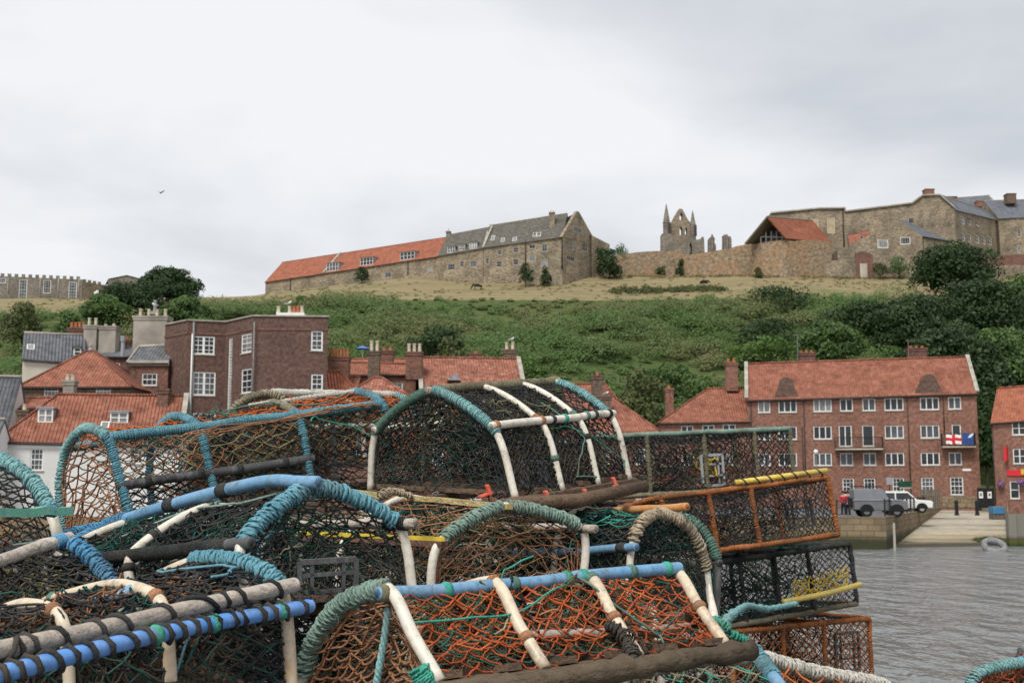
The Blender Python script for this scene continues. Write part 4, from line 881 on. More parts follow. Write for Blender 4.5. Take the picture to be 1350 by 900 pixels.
rp([(872, 345), (872, 309), (874, 307.5), (884, 308), (888, 311), (890, 318), (897, 322), (904, 318), (910, 312), (914, 315), (920, 316), (922, 315), (925, 316), (925.5, 312), (928, 312.5), (928.5, 320), (929.5, 345)], 366, 3, 'greystone', 'transept_wall', [arch(910.5, 4, 320, 336)])
mb = MB(); p = at(882.8, 301, 367.5); mb.box(p, (.9, .5, 3.2)); mb.build('lancet', X['gutter'], r)
mb = MB(); p = at(917, 304, 369); mb.box(p, (.7, .5, 3.4)); mb.build('lancet', X['gutter'], r)
for lab, pts in (('broken stone abbey pillar standing alone nearest the ruin', [(935, 345), (935, 314), (936, 312.5), (941, 312), (942.5, 314), (942, 320), (944, 323), (944.5, 345)]), ('thick broken abbey pillar nearest the tiled pavilion', [(954, 345), (954.3, 312), (954, 309.5), (958.5, 309), (960, 311), (963.5, 312), (964.5, 316), (965, 345)])):
    r_ = r; r = None
    p0 = at(pts[0][0], pts[0][1], 360); r = empty('abbey_pillar', p0, lab, 'ruin'); rp(pts, 360, 3.2, 'greystone', 'pier'); mb = MB(); q_ = at(pts[1][0] + 4, 320, 359.6); mb.box(q_, (.5, .6, 5)); mb.build('shaft', X['greystone'], r); r = r_
# ------------------------------------------------------------------ foliage
def leaves(C, Nrm, size, jit=.55):
    n = len(C); C = np.asarray(C); a = rng.normal(size=(n, 3)); Nn = Nrm + rng.normal(size=(n, 3)) * jit; Nn /= np.linalg.norm(Nn, axis=1)[:, None]
    T = np.cross(Nn, a); T /= np.linalg.norm(T, axis=1)[:, None]; B = np.cross(Nn, T); s = (size * rng.uniform(.6, 1.3, n))[:, None] if np.isscalar(size) else (size * rng.uniform(.6, 1.3, n))[:, None]
    V = np.stack([C - T * s, C - B * s * .55, C + T * s, C + B * s * .55], 1).reshape(-1, 3); Q = np.arange(4 * n).reshape(-1, 4); return V, Q
def clump_pts(c, rx, ry, rz, n, flat=-.35):
    d = rng.normal(size=(n, 3)); d /= np.linalg.norm(d, axis=1)[:, None]; d[:, 2] = np.where(d[:, 2] < flat, -d[:, 2], d[:, 2])
    k = 1 - np.abs(rng.normal(size=n)) * .2 + .06 * np.sin(d[:, 0] * 9 + c[0]) * np.cos(d[:, 2] * 8 + c[1])
    return np.array(c) + d * np.array([rx, ry, rz]) * k[:, None], d
def crown_mesh(c, rx, ry, rz, n, lobes, leaf):
    Ps, Ns = [], []; per = max(30, n // lobes)
    for i in range(lobes):
        d = rng.normal(size=3); d /= np.linalg.norm(d); d[2] = d[2] * .95 if d[2] > -.75 else -d[2]; k = rng.uniform(.45, .8)
        cc = np.array(c) + d * np.array([rx, ry, rz]) * k; s = rng.uniform(.3, .5)
        P, N = clump_pts(cc, rx * s, ry * s, rz * s * .9, per); Ps.append(P); Ns.append(N)
    P, N = clump_pts(c, rx * .7, ry * .7, rz * .7, per * 2); Ps.append(P); Ns.append(N)
    return leaves(np.concatenate(Ps), np.concatenate(Ns), leaf)
def tree(name, label, px, pyt, pyb, wpx, d, mat='dark', n=7000, lobes=34, leaf=.34, group=None, trunk=True, cat='tree', depth_k=.9):
    top = at(px, pyt, d)[2]; bot = at(px, pyb, d)[2]; x = at(px, (pyt + pyb) / 2, d)[0]; rx = wpx / 2 * d / FPX; g = float(hill_z(x, d)) if d > 140 else ROAD
    base = min(g, bot); bot = base - .1 if cat == 'bush' else min(bot, base + (top - base) * .14); rz = max((top - bot) / 2, 1.0); c = (x, d, (top + bot) / 2)
    r = empty(name, (x, d, base - .2), label, cat, group)
    if cat == 'bush': hh = top - base; rz = hh * .6; c = (x, d, base + hh * .4)
    V, Q = crown_mesh(c, rx, rx * depth_k, rz, n, lobes, leaf); mesh_np('crown' if cat == 'tree' else 'foliage', V, Q, LEAF[mat], r)
    mb = MB(); tr = max(.12, rx * .055); h = c[2] - base
    mb.tube([(x, d, base - .4), (x + .1 * rx * .3, d, base + h * .4), (x - .05 * rx, d, base + h * .9)], [tr * 1.3, tr, tr * .6], 8)
    for i in range(6):
        a = random.uniform(0, 6.28); e = np.array([x + math.cos(a) * rx * .6, d + math.sin(a) * rx * .55, c[2] + rz * random.uniform(-.2, .6)]); s0 = np.array([x, d, base + h * random.uniform(.3, .8)])
        mb.tube([s0, (s0 + e) / 2 + [0, 0, .1 * rz], e], [tr * .5, tr * .35, tr * .12], 6)
    mb.build('trunk' if cat == 'tree' else 'stem', X['bark'], r, smooth=True)
    return r
# slope shrubs: one uncountable green mass that follows the hill
Ps, Ns, Ss = [], [], []
count = 0
def grassy(x, y): return math.sin(x * .052 + 1.1 + .6 * math.sin(y * .06)) + math.sin(y * .075 - x * .021 + .5) + .6 * math.sin(x * .13 + y * .11) > .75
while count < 2600:
    x = rng.uniform(-125, 135); y = rng.uniform(152, 286); sh = np.clip((-x - 60) / 60, 0, 1) * 18; yy = y - sh
    if yy > 267: continue
    u = 675 + FPX * x / y
    if u < -40 or u > 1400: continue
    z = float(hill_z(x, y)); s = rng.uniform(1.1, 2.6) * (1.5 if rng.random() < .2 else 1); 
    if yy > 258: s *= .6
    if grassy(x, y):
        if rng.random() < .12: continue
        s *= .48
    elif rng.random() < .12: s *= 1.5
    P, N = clump_pts((x, y, z + s * .2), s * rng.uniform(1, 1.7), s * rng.uniform(1, 1.5), s * rng.uniform(.65, 1.0), int(70 + 36 * s * s), .0)
    Ps.append(P); Ns.append(N); count += 1
P = np.concatenate(Ps); N = np.concatenate(Ns); V, Q = leaves(P, N * .6 + np.array([0, -.25, .75]), .23, .38)
print('hill leaves', len(P))
o = mesh_np('hillside_scrub', V, Q, LEAF['hill']); tag(o, 'dense green scrub covering the whole cliff slope below the dry field', 'scrub', kind='stuff')
# brow tufts / dry grass at the field edge
Ps, Ns = [], []
for i in range(420):
    x = rng.uniform(-130, 130); sh = np.clip((-x - 60) / 60, 0, 1) * 18; y = 292 + rng.normal() * 1.5 + sh + 3 if rng.random() < .0 else 309.5 + sh * .6 + rng.normal() * 1.2 - (16 if x > 24 else 4) 
    z = float(hill_z(x, y)); P, N = clump_pts((x, y, z), .9, .7, .55, 30, .0); Ps.append(P); Ns.append(N)
for i in range(1500):
    x = rng.uniform(-130, 130); sh = np.clip((-x - 60) / 60, 0, 1) * 18; y = rng.uniform(267, 293) + sh
    if math.sin(x * .09 + y * .2) + math.sin(x * .031 - y * .4) < .2 and rng.random() < .8: continue
    P, N = clump_pts((x, y, float(hill_z(x, y))), .55, .5, .22, 12, .0); Ps.append(P); Ns.append(N)
P = np.concatenate(Ps); V, Q = leaves(P, np.concatenate(Ns), .22)
X['drygrass'] = M_leaf('leaf_dry', (.21, .17, .07), (.28, .22, .1), (.12, .145, .05), .12)
o = mesh_np('rough_grass', V, Q, X['drygrass']); tag(o, 'rough yellowing grass along the foot of the hilltop walls', 'grass', kind='stuff')
Ps, Ns = [], []
for i in range(260):
    a = rng.random(); p = at(805 + 150 * a, 388.5 + rng.normal() * 1.0, 276); x, y = p[0] + rng.normal() * .3, 276 + rng.normal() * 1.5
    P, N = clump_pts((x, y, float(hill_z(x, y)) + .1), .8, .8, .7, 26, .0); Ps.append(P); Ns.append(N)
V, Q = leaves(np.concatenate(Ps), np.concatenate(Ns), .2); o = mesh_np('tall_grass', V, Q, LEAF['olive']); tag(o, 'strip of tall green grass crossing the dry field near the lying horse', 'grass', kind='stuff')
G1 = 'trees behind the apartment block'
for i, (px, yt, yb, w, d, m_, lab) in enumerate((
    (1256, 319, 405, 118, 252, 'dark', 'big dark round-headed tree standing tallest in front of the mansion'),
    (1145, 398, 480, 125, 228, 'dark', 'dark broad tree above the left chimney of the apartment block'),
    (1208, 392, 490, 140, 218, 'dark', 'dark tree rising between the two chimneys of the apartment block'),
    (1292, 370, 480, 135, 222, 'dark', 'dark tree below and right of the big round-headed tree'),
    (1348, 366, 465, 120, 226, 'mid', 'mid green tree cut by the right edge below the mansion'),
    (1330, 430, 540, 120, 186, 'mid', 'dense tree behind the orange roof of the pub'),
    (1300, 445, 620, 80, 162, 'dark', 'tall dark tree filling the gap behind the black gates'),
    (1252, 428, 520, 130, 196, 'dark', 'dark tree just above the right chimney of the apartment block'),
    (1299, 515, 650, 50, 150, 'dark', 'low dark tree at the back of the alley behind the black gates'),
    (1092, 424, 495, 95, 203, 'mid', 'mid green tree above the roof between the chimneys of the apartment block'),)):
    tree('broadleaf_tree', lab, px, yt, yb, w, d, m_, 13000, 60, .36, G1)
for px, yt, yb, w, d, m_, lab in ((222, 353, 415, 84, 262, 'dark', 'largest dark tree on the left skyline beside the church'), (172, 370, 440, 100, 250, 'dark', 'spreading dark tree in front of the church transept'), (140, 388, 440, 66, 240, 'mid', 'smaller mid green tree left of the spreading dark tree'),
        (245, 392, 430, 60, 240, 'mid', 'mid green tree above the left corner of the brick block')):
    tree('broadleaf_tree', lab, px, yt, yb, w, d, m_, 11000, 50, .32, 'trees near the church')
for px, yt, yb, w, d, m_, lab in ((30, 398, 440, 62, 240, 'olive', 'rounded olive bush above the slate cottage'), (90, 412, 440, 60, 235, 'mid', 'mid green bush right of the rounded olive one'),
        (1028, 376, 424, 120, 252, 'dark', 'wide dark bush on the brow left of the big tree'), (1002, 444, 486, 110, 208, 'bright', 'bright green bush mound above the apartment block ridge'),
        (1010, 420, 452, 130, 222, 'dark', 'dark bush between the brow and the bright green mound'),
        (803, 326, 362, 42, 291, 'dark', 'dark bush climbing the wall beside the manor'), (818, 320, 338, 34, 302, 'mid', 'bush behind the wall right of the manor'),
        (693, 347, 373, 25, 282, 'dark', 'round bush against the manor front'), (720, 351, 370, 20, 282, 'dark', 'small bush right of the round one at the manor front'), (477, 352, 372, 22, 292, 'dark', 'dark bush against the long stone barn'),
        (705, 460, 498, 66, 165, 'bright', 'light green bush right of the gull chimney'), (598, 445, 470, 60, 185, 'olive', 'olive bush above the large red roof'), (575, 428, 452, 80, 205, 'dark', 'dark bush above the olive one'),
        (845, 490, 540, 90, 165, 'olive', 'olive bush behind the right hipped roof'), (925, 500, 530, 70, 170, 'mid', 'green bush behind the apartment wing roof'), (880, 480, 515, 80, 185, 'mid', 'green bush above the slim chimney of the apartment wing'),
        (897, 342, 364, 14, 300, 'dark', 'ivy clump on the retaining wall below the abbey ruin'), (872, 349, 366, 16, 298, 'olive', 'olive ivy clump left of the abbey on the retaining wall'), (1000, 352, 366, 14, 291, 'olive', 'weedy bush at the foot of the stone bastion'), (880, 328, 337, 30, 304, 'olive', 'weeds growing along the wall top under the abbey'),
        (1185, 332, 356, 40, 293, 'mid', 'bush by the low field wall under the lean-to'), (1160, 345, 362, 24, 293, 'olive', 'small olive bush by the red brick ruin'),
        (255, 395, 410, 22, 262, 'bright', 'low bright shrub left of the barn on the brow'), (398, 388, 400, 22, 258, 'bright', 'leftmost of the three brow shrubs under the barn'), (412, 389, 400, 16, 257, 'bright', 'middle of the three brow shrubs under the barn'), (425, 389, 401, 24, 257, 'bright', 'rightmost of the three brow shrubs under the barn')):
    tree('bush', lab, px, yt, yb, w, d, m_, 2600 if w > 40 else 900, 16, .3 if w > 40 else .22, 'bushes on the hillside', cat='bush')
# ------------------------------------------------------------------ vehicles
X['carwhite'] = M_plain('white_car_paint', (.72, .72, .7), .25, .03, 2, .5); X['cargrey'] = M_plain('grey_car_paint', (.17, .18, .2), .35, .1, 2, .5); X['cardark'] = M_plain('dark_car_paint', (.07, .075, .08), .4, .1, 2, .5)
X['cardark'] = M_plain('dark_car_paint', (.15, .155, .165), .4, .1, 2, .5); X['rubber'] = M_plain('rubber', (.015, .015, .015), .9, .3, 8); X['chrome'] = M_plain('wheel_metal', (.5, .5, .5), .35, .1, 4, .5, .7); X['lamp'] = M_plain('lamp_glass', (.75, .75, .72), .2, .05); X['redlamp'] = M_plain('red_lamp', (.4, .02, .02), .3, .05)
def car(name, label, px, py, d, yaw, L, prof, cabin, wins, wheels, wr, paint, lower=None, width=1.75, lamps=(), extras=None):
    p = at(px, py, d); r = empty(name, (p[0], p[1], ROAD + .004), label, 'car')
    c, s = math.cos(yaw), math.sin(yaw); fx = np.array([c, s, 0]); fy = np.array([-s, c, 0]); O = np.array([p[0], p[1], ROAD + .004])
    def T(x, y, z): return O + fx * x + fy * y + np.array([0, 0, z])
    mb = MB(); mb.prism(prof, T(0, -width / 2, 0), fx, (0, 0, 1), fy * width); mb.build('body', X[paint], r, bevel=.05)
    mb = MB(); k = len(cabin); ins = .12
    V = [T(x, -width / 2 + .03 + (ins if z > 1.3 else 0), z) for x, z in cabin] + [T(x, width / 2 - .03 - (ins if z > 1.3 else 0), z) for x, z in cabin]
    mb.raw(V, [tuple(range(k)), tuple(range(2 * k - 1, k - 1, -1))] + [(i, i + k, (i + 1) % k + k, (i + 1) % k) for i in range(k)]); mb.build('cabin', X[lower or paint], r, bevel=.05)
    for side in (-1, 1):
        for w in wins:
            mb = MB(); 
            def yy(z): return side * (width / 2 - .03 - ins * min(1, max(0, (z - 1.05) / .75)) + .012)
            mb.poly([T(x, yy(z), z) for x, z in w], None); mb.build('side_window', X['car_glass'], r)
        for wx in wheels:
            ce = T(wx, side * (width / 2 - .1), wr); ay = fy * side
            mb = MB(); mb.tube([ce - ay * .12, ce - ay * .1, ce + ay * .08, ce + ay * .11], [wr * .93, wr, wr, wr * .92], 22); tw = mb.build('wheel', X['rubber'], r, smooth=False)
            mb = MB(); mb.tube([ce + ay * .10, ce + ay * .125], [wr * .6, wr * .52], 16); mb.build('rim', X['chrome'] if paint == 'carwhite' else X['cardark'], tw)
            mb = MB(); a = np.linspace(0, math.pi, 12); q = [(wx + (wr + .1) * math.cos(t), wr + (wr + .1) * math.sin(t)) for t in a]; mb.poly([T(x, side * (width / 2 + .056), z) for x, z in q], None)
            mb.build('wheel_arch', X['rubber'], r)
    for nm, x, y, z, m_, rad in lamps:
        mb = MB(); mb.tube([T(x - .04, y, z), T(x + .05, y, z)], rad, 12); mb.build(nm, X[m_], r)
    if extras: extras(r, T, fx, fy)
    return r
def lr_ex(r, T, fx, fy):
    mb = MB(); mb.box(T(-1.85, 0, 1.0), (.18, .66, .66), (fx, fy, (0, 0, 1))); mb.build('spare_wheel', X['rubber'], r, bevel=.08)
    mb = MB(); mb.box(T(1.98, 0, .52), (.16, 1.76, .2), (fx, fy, (0, 0, 1))); mb.build('bumper', X['rubber'], r)
    mb = MB()
    for y in (-.7, .7): mb.beam(T(-1.7, y, 2.1), T(.2, y, 2.1), .04, .04)
    for x in np.linspace(-1.7, .2, 8): mb.beam(T(x, -.72, 2.13), T(x, .72, 2.13), .03, .03)
    for x in (-1.6, -.7, .15):
        for y in (-.7, .7): mb.beam(T(x, y, 1.93), T(x, y, 2.1), .03, .03, (1, 0, 0))
    mb.build('roof_rack', X['iron'], r)
    mb = MB(); mb.poly([T(.735, -.7, 1.2), T(.735, .7, 1.2), T(.36, .62, 1.82), T(.36, -.62, 1.82)], None)
    for i, v in enumerate(mb.V): mb.V[i] = tuple(np.array(v) + fx * .02 + np.array([0, 0, .012]))
    mb.build('windscreen', X['car_glass'], r)
    mb = MB(); mb.box(T(.3, 0, 1.205), (.05, 1.5, .02), (fx, fy, (0, 0, 1)))
    mb.box(T(-.2, -.905, 1.18), (3.3, .03, .05), (fx, fy, (0, 0, 1))); mb.build('trim_strip', X['chrome'], r)
car('off_road_van', 'dark grey boxy off-road van with a roof rack parked on the quay edge', 1157, 681, 85.5, math.radians(-3), 3.9,
    [(-1.75, .5), (-1.3, .5), (-1.2, .75), (-.65, .75), (-.55, .45), (.65, .45), (.75, .75), (1.45, .75), (1.55, .5), (1.9, .5), (1.9, 1.12), (.75, 1.2), (-1.75, 1.2)],
    [(-1.74, 1.15), (.72, 1.15), (.28, 1.9), (.1, 1.96), (-1.68, 1.96), (-1.74, 1.88)],
    [[(-.05, 1.25), (.52, 1.25), (.2, 1.75), (-.05, 1.75)]], (-.93, 1.12), .4, 'cardark', 'cargrey', 1.74, [('headlight', 1.92, -.6, .85, 'lamp', .1), ('headlight', 1.92, .6, .85, 'lamp', .1), ('tail_light', -1.77, -.75, .8, 'redlamp', .06), ('tail_light', -1.77, .75, .8, 'redlamp', .06)], lr_ex)
def wc_ex(r, T, fx, fy):
    mb = MB(); mb.box(T(2.2, 0, .5), (.16, 1.74, .24), (fx, fy, (0, 0, 1))); mb.build('bumper', X['cargrey'], r, bevel=.03)
    mb = MB(); mb.poly([T(1.02, -.68, 1.06), T(1.02, .68, 1.06), T(.38, .62, 1.66), T(.38, -.62, 1.66)], None); 
    for i, v in enumerate(mb.V): mb.V[i] = tuple(np.array(v) + fx * .03 + np.array([0, 0, .02]))
    mb.build('windscreen', X['car_glass'], r)
    for y in (-.98, .98): mb = MB(); mb.box(T(.75, y, 1.12), (.1, .18, .14), (fx, fy, (0, 0, 1))); mb.build('wing_mirror', X['carwhite'], r)
car('estate_car', 'white off-road estate car parked behind the dark grey van', 1191, 671.5, 101, math.radians(-10), 4.5,
    [(-2.2, .42), (-1.75, .42), (-1.65, .7), (-1.05, .7), (-.95, .38), (.95, .38), (1.05, .7), (1.65, .7), (1.75, .42), (2.2, .42), (2.2, .9), (2.1, 1.0), (1.0, 1.08), (-2.2, 1.08)],
    [(-2.18, 1.03), (1.05, 1.03), (.35, 1.7), (.15, 1.76), (-1.95, 1.76), (-2.1, 1.7)],
    [[(-.65, 1.14), (.78, 1.14), (.3, 1.62), (-.65, 1.62)], [(-1.95, 1.14), (-.75, 1.14), (-.75, 1.62), (-1.85, 1.62)]], (-1.35, 1.35), .36, 'carwhite', None, 1.78,
    [('headlight', 2.2, -.65, .78, 'lamp', .1), ('headlight', 2.2, .65, .78, 'lamp', .1), ('tail_light', -2.2, -.75, .85, 'redlamp', .07), ('tail_light', -2.2, .75, .85, 'redlamp', .07)], wc_ex)
# ------------------------------------------------------------------ street furniture on the far quay
def railing(name, label, a, b, h=1.05, gap=.14, mat='greyiron', post=1.6, pw=.025):
    a = np.array(a); b = np.array(b); L = np.linalg.norm(b - a); r = empty(name, (*a, ROAD + .14), label, 'railing'); z = ROAD + .14
    mb = MB()
    for zz_ in (.12, h): mb.beam((*a, z + zz_), (*b, z + zz_), .04, .04)
    for i in range(int(L / gap) + 1): p = a + (b - a) * min(1, i * gap / L); mb.beam((*p, z + .1), (*p, z + h - .01), pw, pw, (1, 0, 0))
    mb.build('rail_panel', X[mat], r)
    for i in range(int(L / post) + 1): p = a + (b - a) * min(1, i * post / L); mb = MB(); mb.beam((*p, z - .05), (*p, z + h + .1), .08, .08, (1, 0, 0)); mb.build('post', X[mat], r)
    return r
q2, q3 = np.array(QF[2]) + [-.1, .25], np.array(QF[3]) + [-.25, .1]
railing('quay_railing', 'black iron railing along the quay edge beside the slipway', q2 * .98 + q3 * .02, q3, mat='iron', gap=.75, post=3.0, pw=.02)
railing('quay_fence', 'grey timber paling fence at the top of the slipway behind the white car', XY(1215, 668, 110), XY(1241, 668, 110), 1.75, .17, 'wood', 1.9, .12)
railing('quay_barrier', 'short black railing left of the parked van', (px_g(1104, 683)[0], 81.5), (px_g(1124, 683)[0], 81.5), 1.0, .3, 'iron')
def bollard(px, py, d, lab):
    p = atz(px, py, ROAD); p = np.array([*XY(px, py, p[1]), ROAD]); mb = MB(); mb.lathe(p, [(.17, 0), (.17, .12), (.13, .14), (.13, .95), (.16, .97), (.15, 1.06), (.08, 1.12)], 12); o = mb.build('bollard', X['iron'], None, origin=p, smooth=False); tag(o, lab, 'bollard', 'bollards at the head of the slipway')
bollard(1261.5, 679, 95, 'black bollard nearer the grey fence at the head of the slipway'); bollard(1288.5, 679, 95, 'black bollard in front of the black gates')
def post(name, label, px, y0, y1, d, r, mat, cat): p = at(px, y1, d); q = at(px, y0, d); mb = MB(); mb.tube([p, (p[0], p[1], q[2])], [r, r * .8], 8); o = mb.build(name, X[mat], None, origin=p); return tag(o, label, cat)
post('mooring_post', 'slim pale timber post standing in the water against the quay wall', 1180, 689, 730, px_g(1168, 684)[1] - .6, .09, 'concrete', 'post')
p = at(1077.5, 660, 119); r = empty('street_lamp', (p[0], p[1], ROAD), 'thin grey street lamp in front of the left half of the apartment block', 'street lamp'); zt = at(1077.5, 599, 119)[2]
mb = MB(); mb.tube([(p[0], p[1], ROAD), (p[0], p[1], ROAD + 1), (p[0], p[1], zt)], [.09, .06, .045], 8); mb.build('pole', X['greyiron'], r)
mb = MB(); mb.lathe((p[0], p[1], zt), [(.08, 0), (.2, .12), (.24, .3), (.2, .42), (.05, .5)], 12); mb.build('lamp_head', X['lamp'], r, smooth=True)
p = at(1173.5, 660, 117); r = empty('road_sign', (p[0], p[1], ROAD), 'pale rectangular sign on a brown post behind the cars', 'sign'); zt = at(1173.5, 629, 117)[2]
mb = MB(); mb.tube([(p[0], p[1], ROAD), (p[0], p[1], zt)], .06, 8); mb.build('post', X['gutter'], r); mb = MB(); mb.box((p[0], p[1] - .09, zt - .35), (.62, .04, .68)); mb.build('sign_plate', X['lead'], r, bevel=.01)
X['green'] = M_plain('dark_green_paint', (.012, .06, .035), .5, .2, 3); X['bluebox'] = M_plain('blue_plastic', (.06, .2, .36), .5, .2, 3)
p = at(1194, 668, 115); r = empty('notice_board', (p[0], p[1], ROAD), 'dark green notice board standing behind the white car', 'notice board'); z0_, z1_ = at(1194, 644, 115)[2], at(1194, 634, 115)[2]; w_ = 17 * 115 / FPX
for s in (-1, 1): mb = MB(); mb.beam((p[0] + s * w_ * .45, p[1], ROAD), (p[0] + s * w_ * .45, p[1], z1_), .1, .1, (1, 0, 0)); mb.build('leg', X['green'], r)
mb = MB(); mb.box((p[0], p[1] - .1, (z0_ + z1_) / 2), (w_, .08, z1_ - z0_)); mb.build('board', X['green'], r, bevel=.015); mb = MB(); mb.box((p[0], p[1] - .15, z0_ + .08), (w_ * .92, .02, .12)); mb.build('pale_strip', X['concrete'], r)
# blue crate on the ramp, tyre at the waterline
p = atz(1316, 683.5, ROAD - .2); r = empty('fish_box', (p[0], p[1], ROAD - .3), 'weathered blue topped box by the harbour wall at the head of the slipway', 'box')
mb = MB(); mb.box((p[0], p[1], ROAD + .22), (1.0, .9, .95)); mb.build('box_body', X['wood'], r, bevel=.02); mb = MB(); mb.box((p[0] - .12, p[1] - .03, ROAD + .4), (.78, .95, .5)); mb.build('blue_lid', X['bluebox'], r, bevel=.03)
p = np.array([*XY(1311, 719, 78.0), .12]); mb = MB(); a = np.linspace(0, 2 * math.pi, 24, endpoint=False); R_, r_ = .62, .2
V = [(p[0] + (R_ + r_ * math.cos(b)) * math.cos(t_), p[1] + (R_ + r_ * math.cos(b)) * math.sin(t_) * .85, p[2] + .15 + r_ * 1.2 * math.sin(b) + .34 * math.sin(t_)) for t_ in a for b in np.linspace(0, 2 * math.pi, 8, endpoint=False)]
mb.raw(V, [(i * 8 + j, ((i + 1) % 24) * 8 + j, ((i + 1) % 24) * 8 + (j + 1) % 8, i * 8 + (j + 1) % 8) for i in range(24) for j in range(8)]); o = mb.build('old_tyre', X['greyiron'], None, origin=p, smooth=True); tag(o, 'muddy old tyre lying at the waterline of the slipway', 'tyre')
# weed strip on the slip
Ps, Ns = [], []
for i in range(60):
    p = at(1300 + rng.normal() * 7, 700.5 + rng.normal() * .8, 0.1) if 0 else None
    q = XY(1300 + rng.normal() * 8, 701, 88.5 + rng.normal() * .7); f = (QF[3][1] + .6 - q[1]) / (QF[3][1] + .6 - 74); z = ROAD - (ROAD + .45) * f
    P, N = clump_pts((q[0], q[1], z + .02), .4, .3, .12, 20, .0); Ps.append(P); Ns.append(N)
V, Q = leaves(np.concatenate(Ps), np.concatenate(Ns), .14); o = mesh_np('seaweed', V, Q, LEAF['olive']); tag(o, 'patch of green weed growing across the slipway', 'seaweed', kind='stuff')
# hanging baskets + parapet plants
for px, py, lab in ((1320.5, 638, 'hanging basket of purple flowers left of the pub window'), (1347, 636, 'hanging basket of purple flowers right of the pub window')):
    u, z = W3.sz(px, py); c = np.array(W3.pt(u, -.45, z)); r = empty('flower_basket', c, lab, 'flower basket', 'pub flower baskets'); P, N = clump_pts(c, .34, .34, .3, 260, -1); V, Q = leaves(P, N, .09); mesh_np('flowers', V, Q, LEAF['purple'], r)
    mb = MB(); mb.lathe(c - [0, 0, .35], [(.08, 0), (.2, .12), (.26, .26)], 10); mb.build('basket', X['wood'], r); mb = MB(); mb.beam(c + [0, .44, .55], c + [0, 0, .55], .03, .03); mb.beam(c + [0, 0, .2], c + [0, 0, .55], .015, .015, (1, 0, 0)); mb.build('bracket', X['iron'], r)
c = np.array([b[0] + 1.0, b[1] + .1, ROAD + .35]); r = empty('wall_plant', c, 'brown-green plants trailing over the brick parapet of the harbour wall', 'plant'); P, N = clump_pts(c, 1.0, .3, .45, 500, -.8); V, Q = leaves(P, N, .1); mesh_np('foliage', V, Q, LEAF['olive'], r)
mb = MB()
for k in range(5): mb.tube([c + [k * .3 - .6, 0, -.3], c + [k * .35 - .7, -.1, .2]], .012, 4)
mb.build('stem', X['bark'], r)
# parasol in the hillside garden
p = at(478, 468, 150); r = empty('garden_parasol', (p[0], p[1], p[2] - 1.5), 'blue garden parasol above the tall clay pot chimney', 'parasol'); zt = at(478, 455.5, 150)[2]
mb = MB(); a = np.linspace(0, 2 * math.pi, 8, endpoint=False); rim = [(p[0] + 1.05 * math.cos(t_), p[1] + 1.05 * math.sin(t_), zt - .42) for t_ in a]
for i in range(8): mb.poly([rim[i], rim[(i + 1) % 8], (p[0], p[1], zt)], [(0, 0)] * 3)
X['parasol'] = M_plain('blue_canvas', (.1, .19, .5), .8, .1); o = mb.build('canopy', X['parasol'], r); s_ = o.modifiers.new('t', 'SOLIDIFY'); s_.thickness = .02
mb = MB(); mb.tube([(p[0], p[1], p[2] - 3.5), (p[0], p[1], zt)], .04, 6); mb.build('pole', X['paint'], r)
# ------------------------------------------------------------------ people, horses, birds (skinned single bodies)
def skin(name, verts, edges, rad, mat, parent=None, origin=(0, 0, 0), sub=1, root=0):
    me = bpy.data.meshes.new(name); me.from_pydata([tuple(v) for v in verts], edges, []); o = bpy.data.objects.new(name, me); COL.objects.link(o); o.location = [float(v) for v in origin]
    md = o.modifiers.new('skin', 'SKIN'); sl = me.skin_vertices[0] if me.skin_vertices else None
    if sl is None:
        bpy.context.view_layer.objects.active = o; me.skin_vertices
    lay = me.skin_vertices[0].data
    for i, r_ in enumerate(rad): lay[i].radius = (r_, r_) if np.isscalar(r_) else r_
    lay[root].use_root = True
    ss = o.modifiers.new('sub', 'SUBSURF'); ss.levels = sub; ss.render_levels = sub
    dg = bpy.context.evaluated_depsgraph_get(); me2 = bpy.data.meshes.new_from_object(o.evaluated_get(dg)); o.modifiers.clear(); o.data = me2; me2.materials.clear(); me2.materials.append(mat)
    me2.polygons.foreach_set('use_smooth', [True] * len(me2.polygons))
    if parent: o.parent = parent; o.location = (0, 0, 0)
    return o
X['horse'] = M_plain('dark_horse_coat', (.018, .014, .012), .6, .3, 3); X['jeans'] = M_plain('dark_clothes', (.02, .022, .035), .9, .2, 6); X['redtop'] = M_plain('red_top', (.45, .03, .05), .9, .15, 6); X['skin'] = M_plain('skin_tone', (.45, .27, .2), .6, .1, 6); X['hair'] = M_plain('hair', (.05, .03, .02), .8, .3, 9)
hv = [(0, 0, 1.0), (.55, 0, 1.02), (.85, 0, 1.08), (1.2, 0, .75), (1.4, 0, .35), (1.55, 0, .12), (-.55, 0, 1.05), (-.8, 0, .95), (-.88, 0, .5),
      (.6, .17, .75), (.6, .18, .4), (.6, .18, .04), (.62, -.17, .75), (.66, -.18, .4), (.66, -.18, .04), (-.6, .18, .72), (-.68, .19, .42), (-.6, .19, .04), (-.6, -.18, .72), (-.74, -.19, .42), (-.68, -.19, .04), (1.36, .05, .46), (1.36, -.05, .46)]
he = [(0, 1), (1, 2), (2, 3), (3, 4), (4, 5), (0, 6), (6, 7), (7, 8), (1, 9), (9, 10), (10, 11), (1, 12), (12, 13), (13, 14), (6, 15), (15, 16), (16, 17), (6, 18), (18, 19), (19, 20)]
hr = [.33, .31, .22, .16, .13, .07, .31, .1, .06, .12, .065, .07, .12, .065, .07, .15, .07, .07, .15, .07, .07]
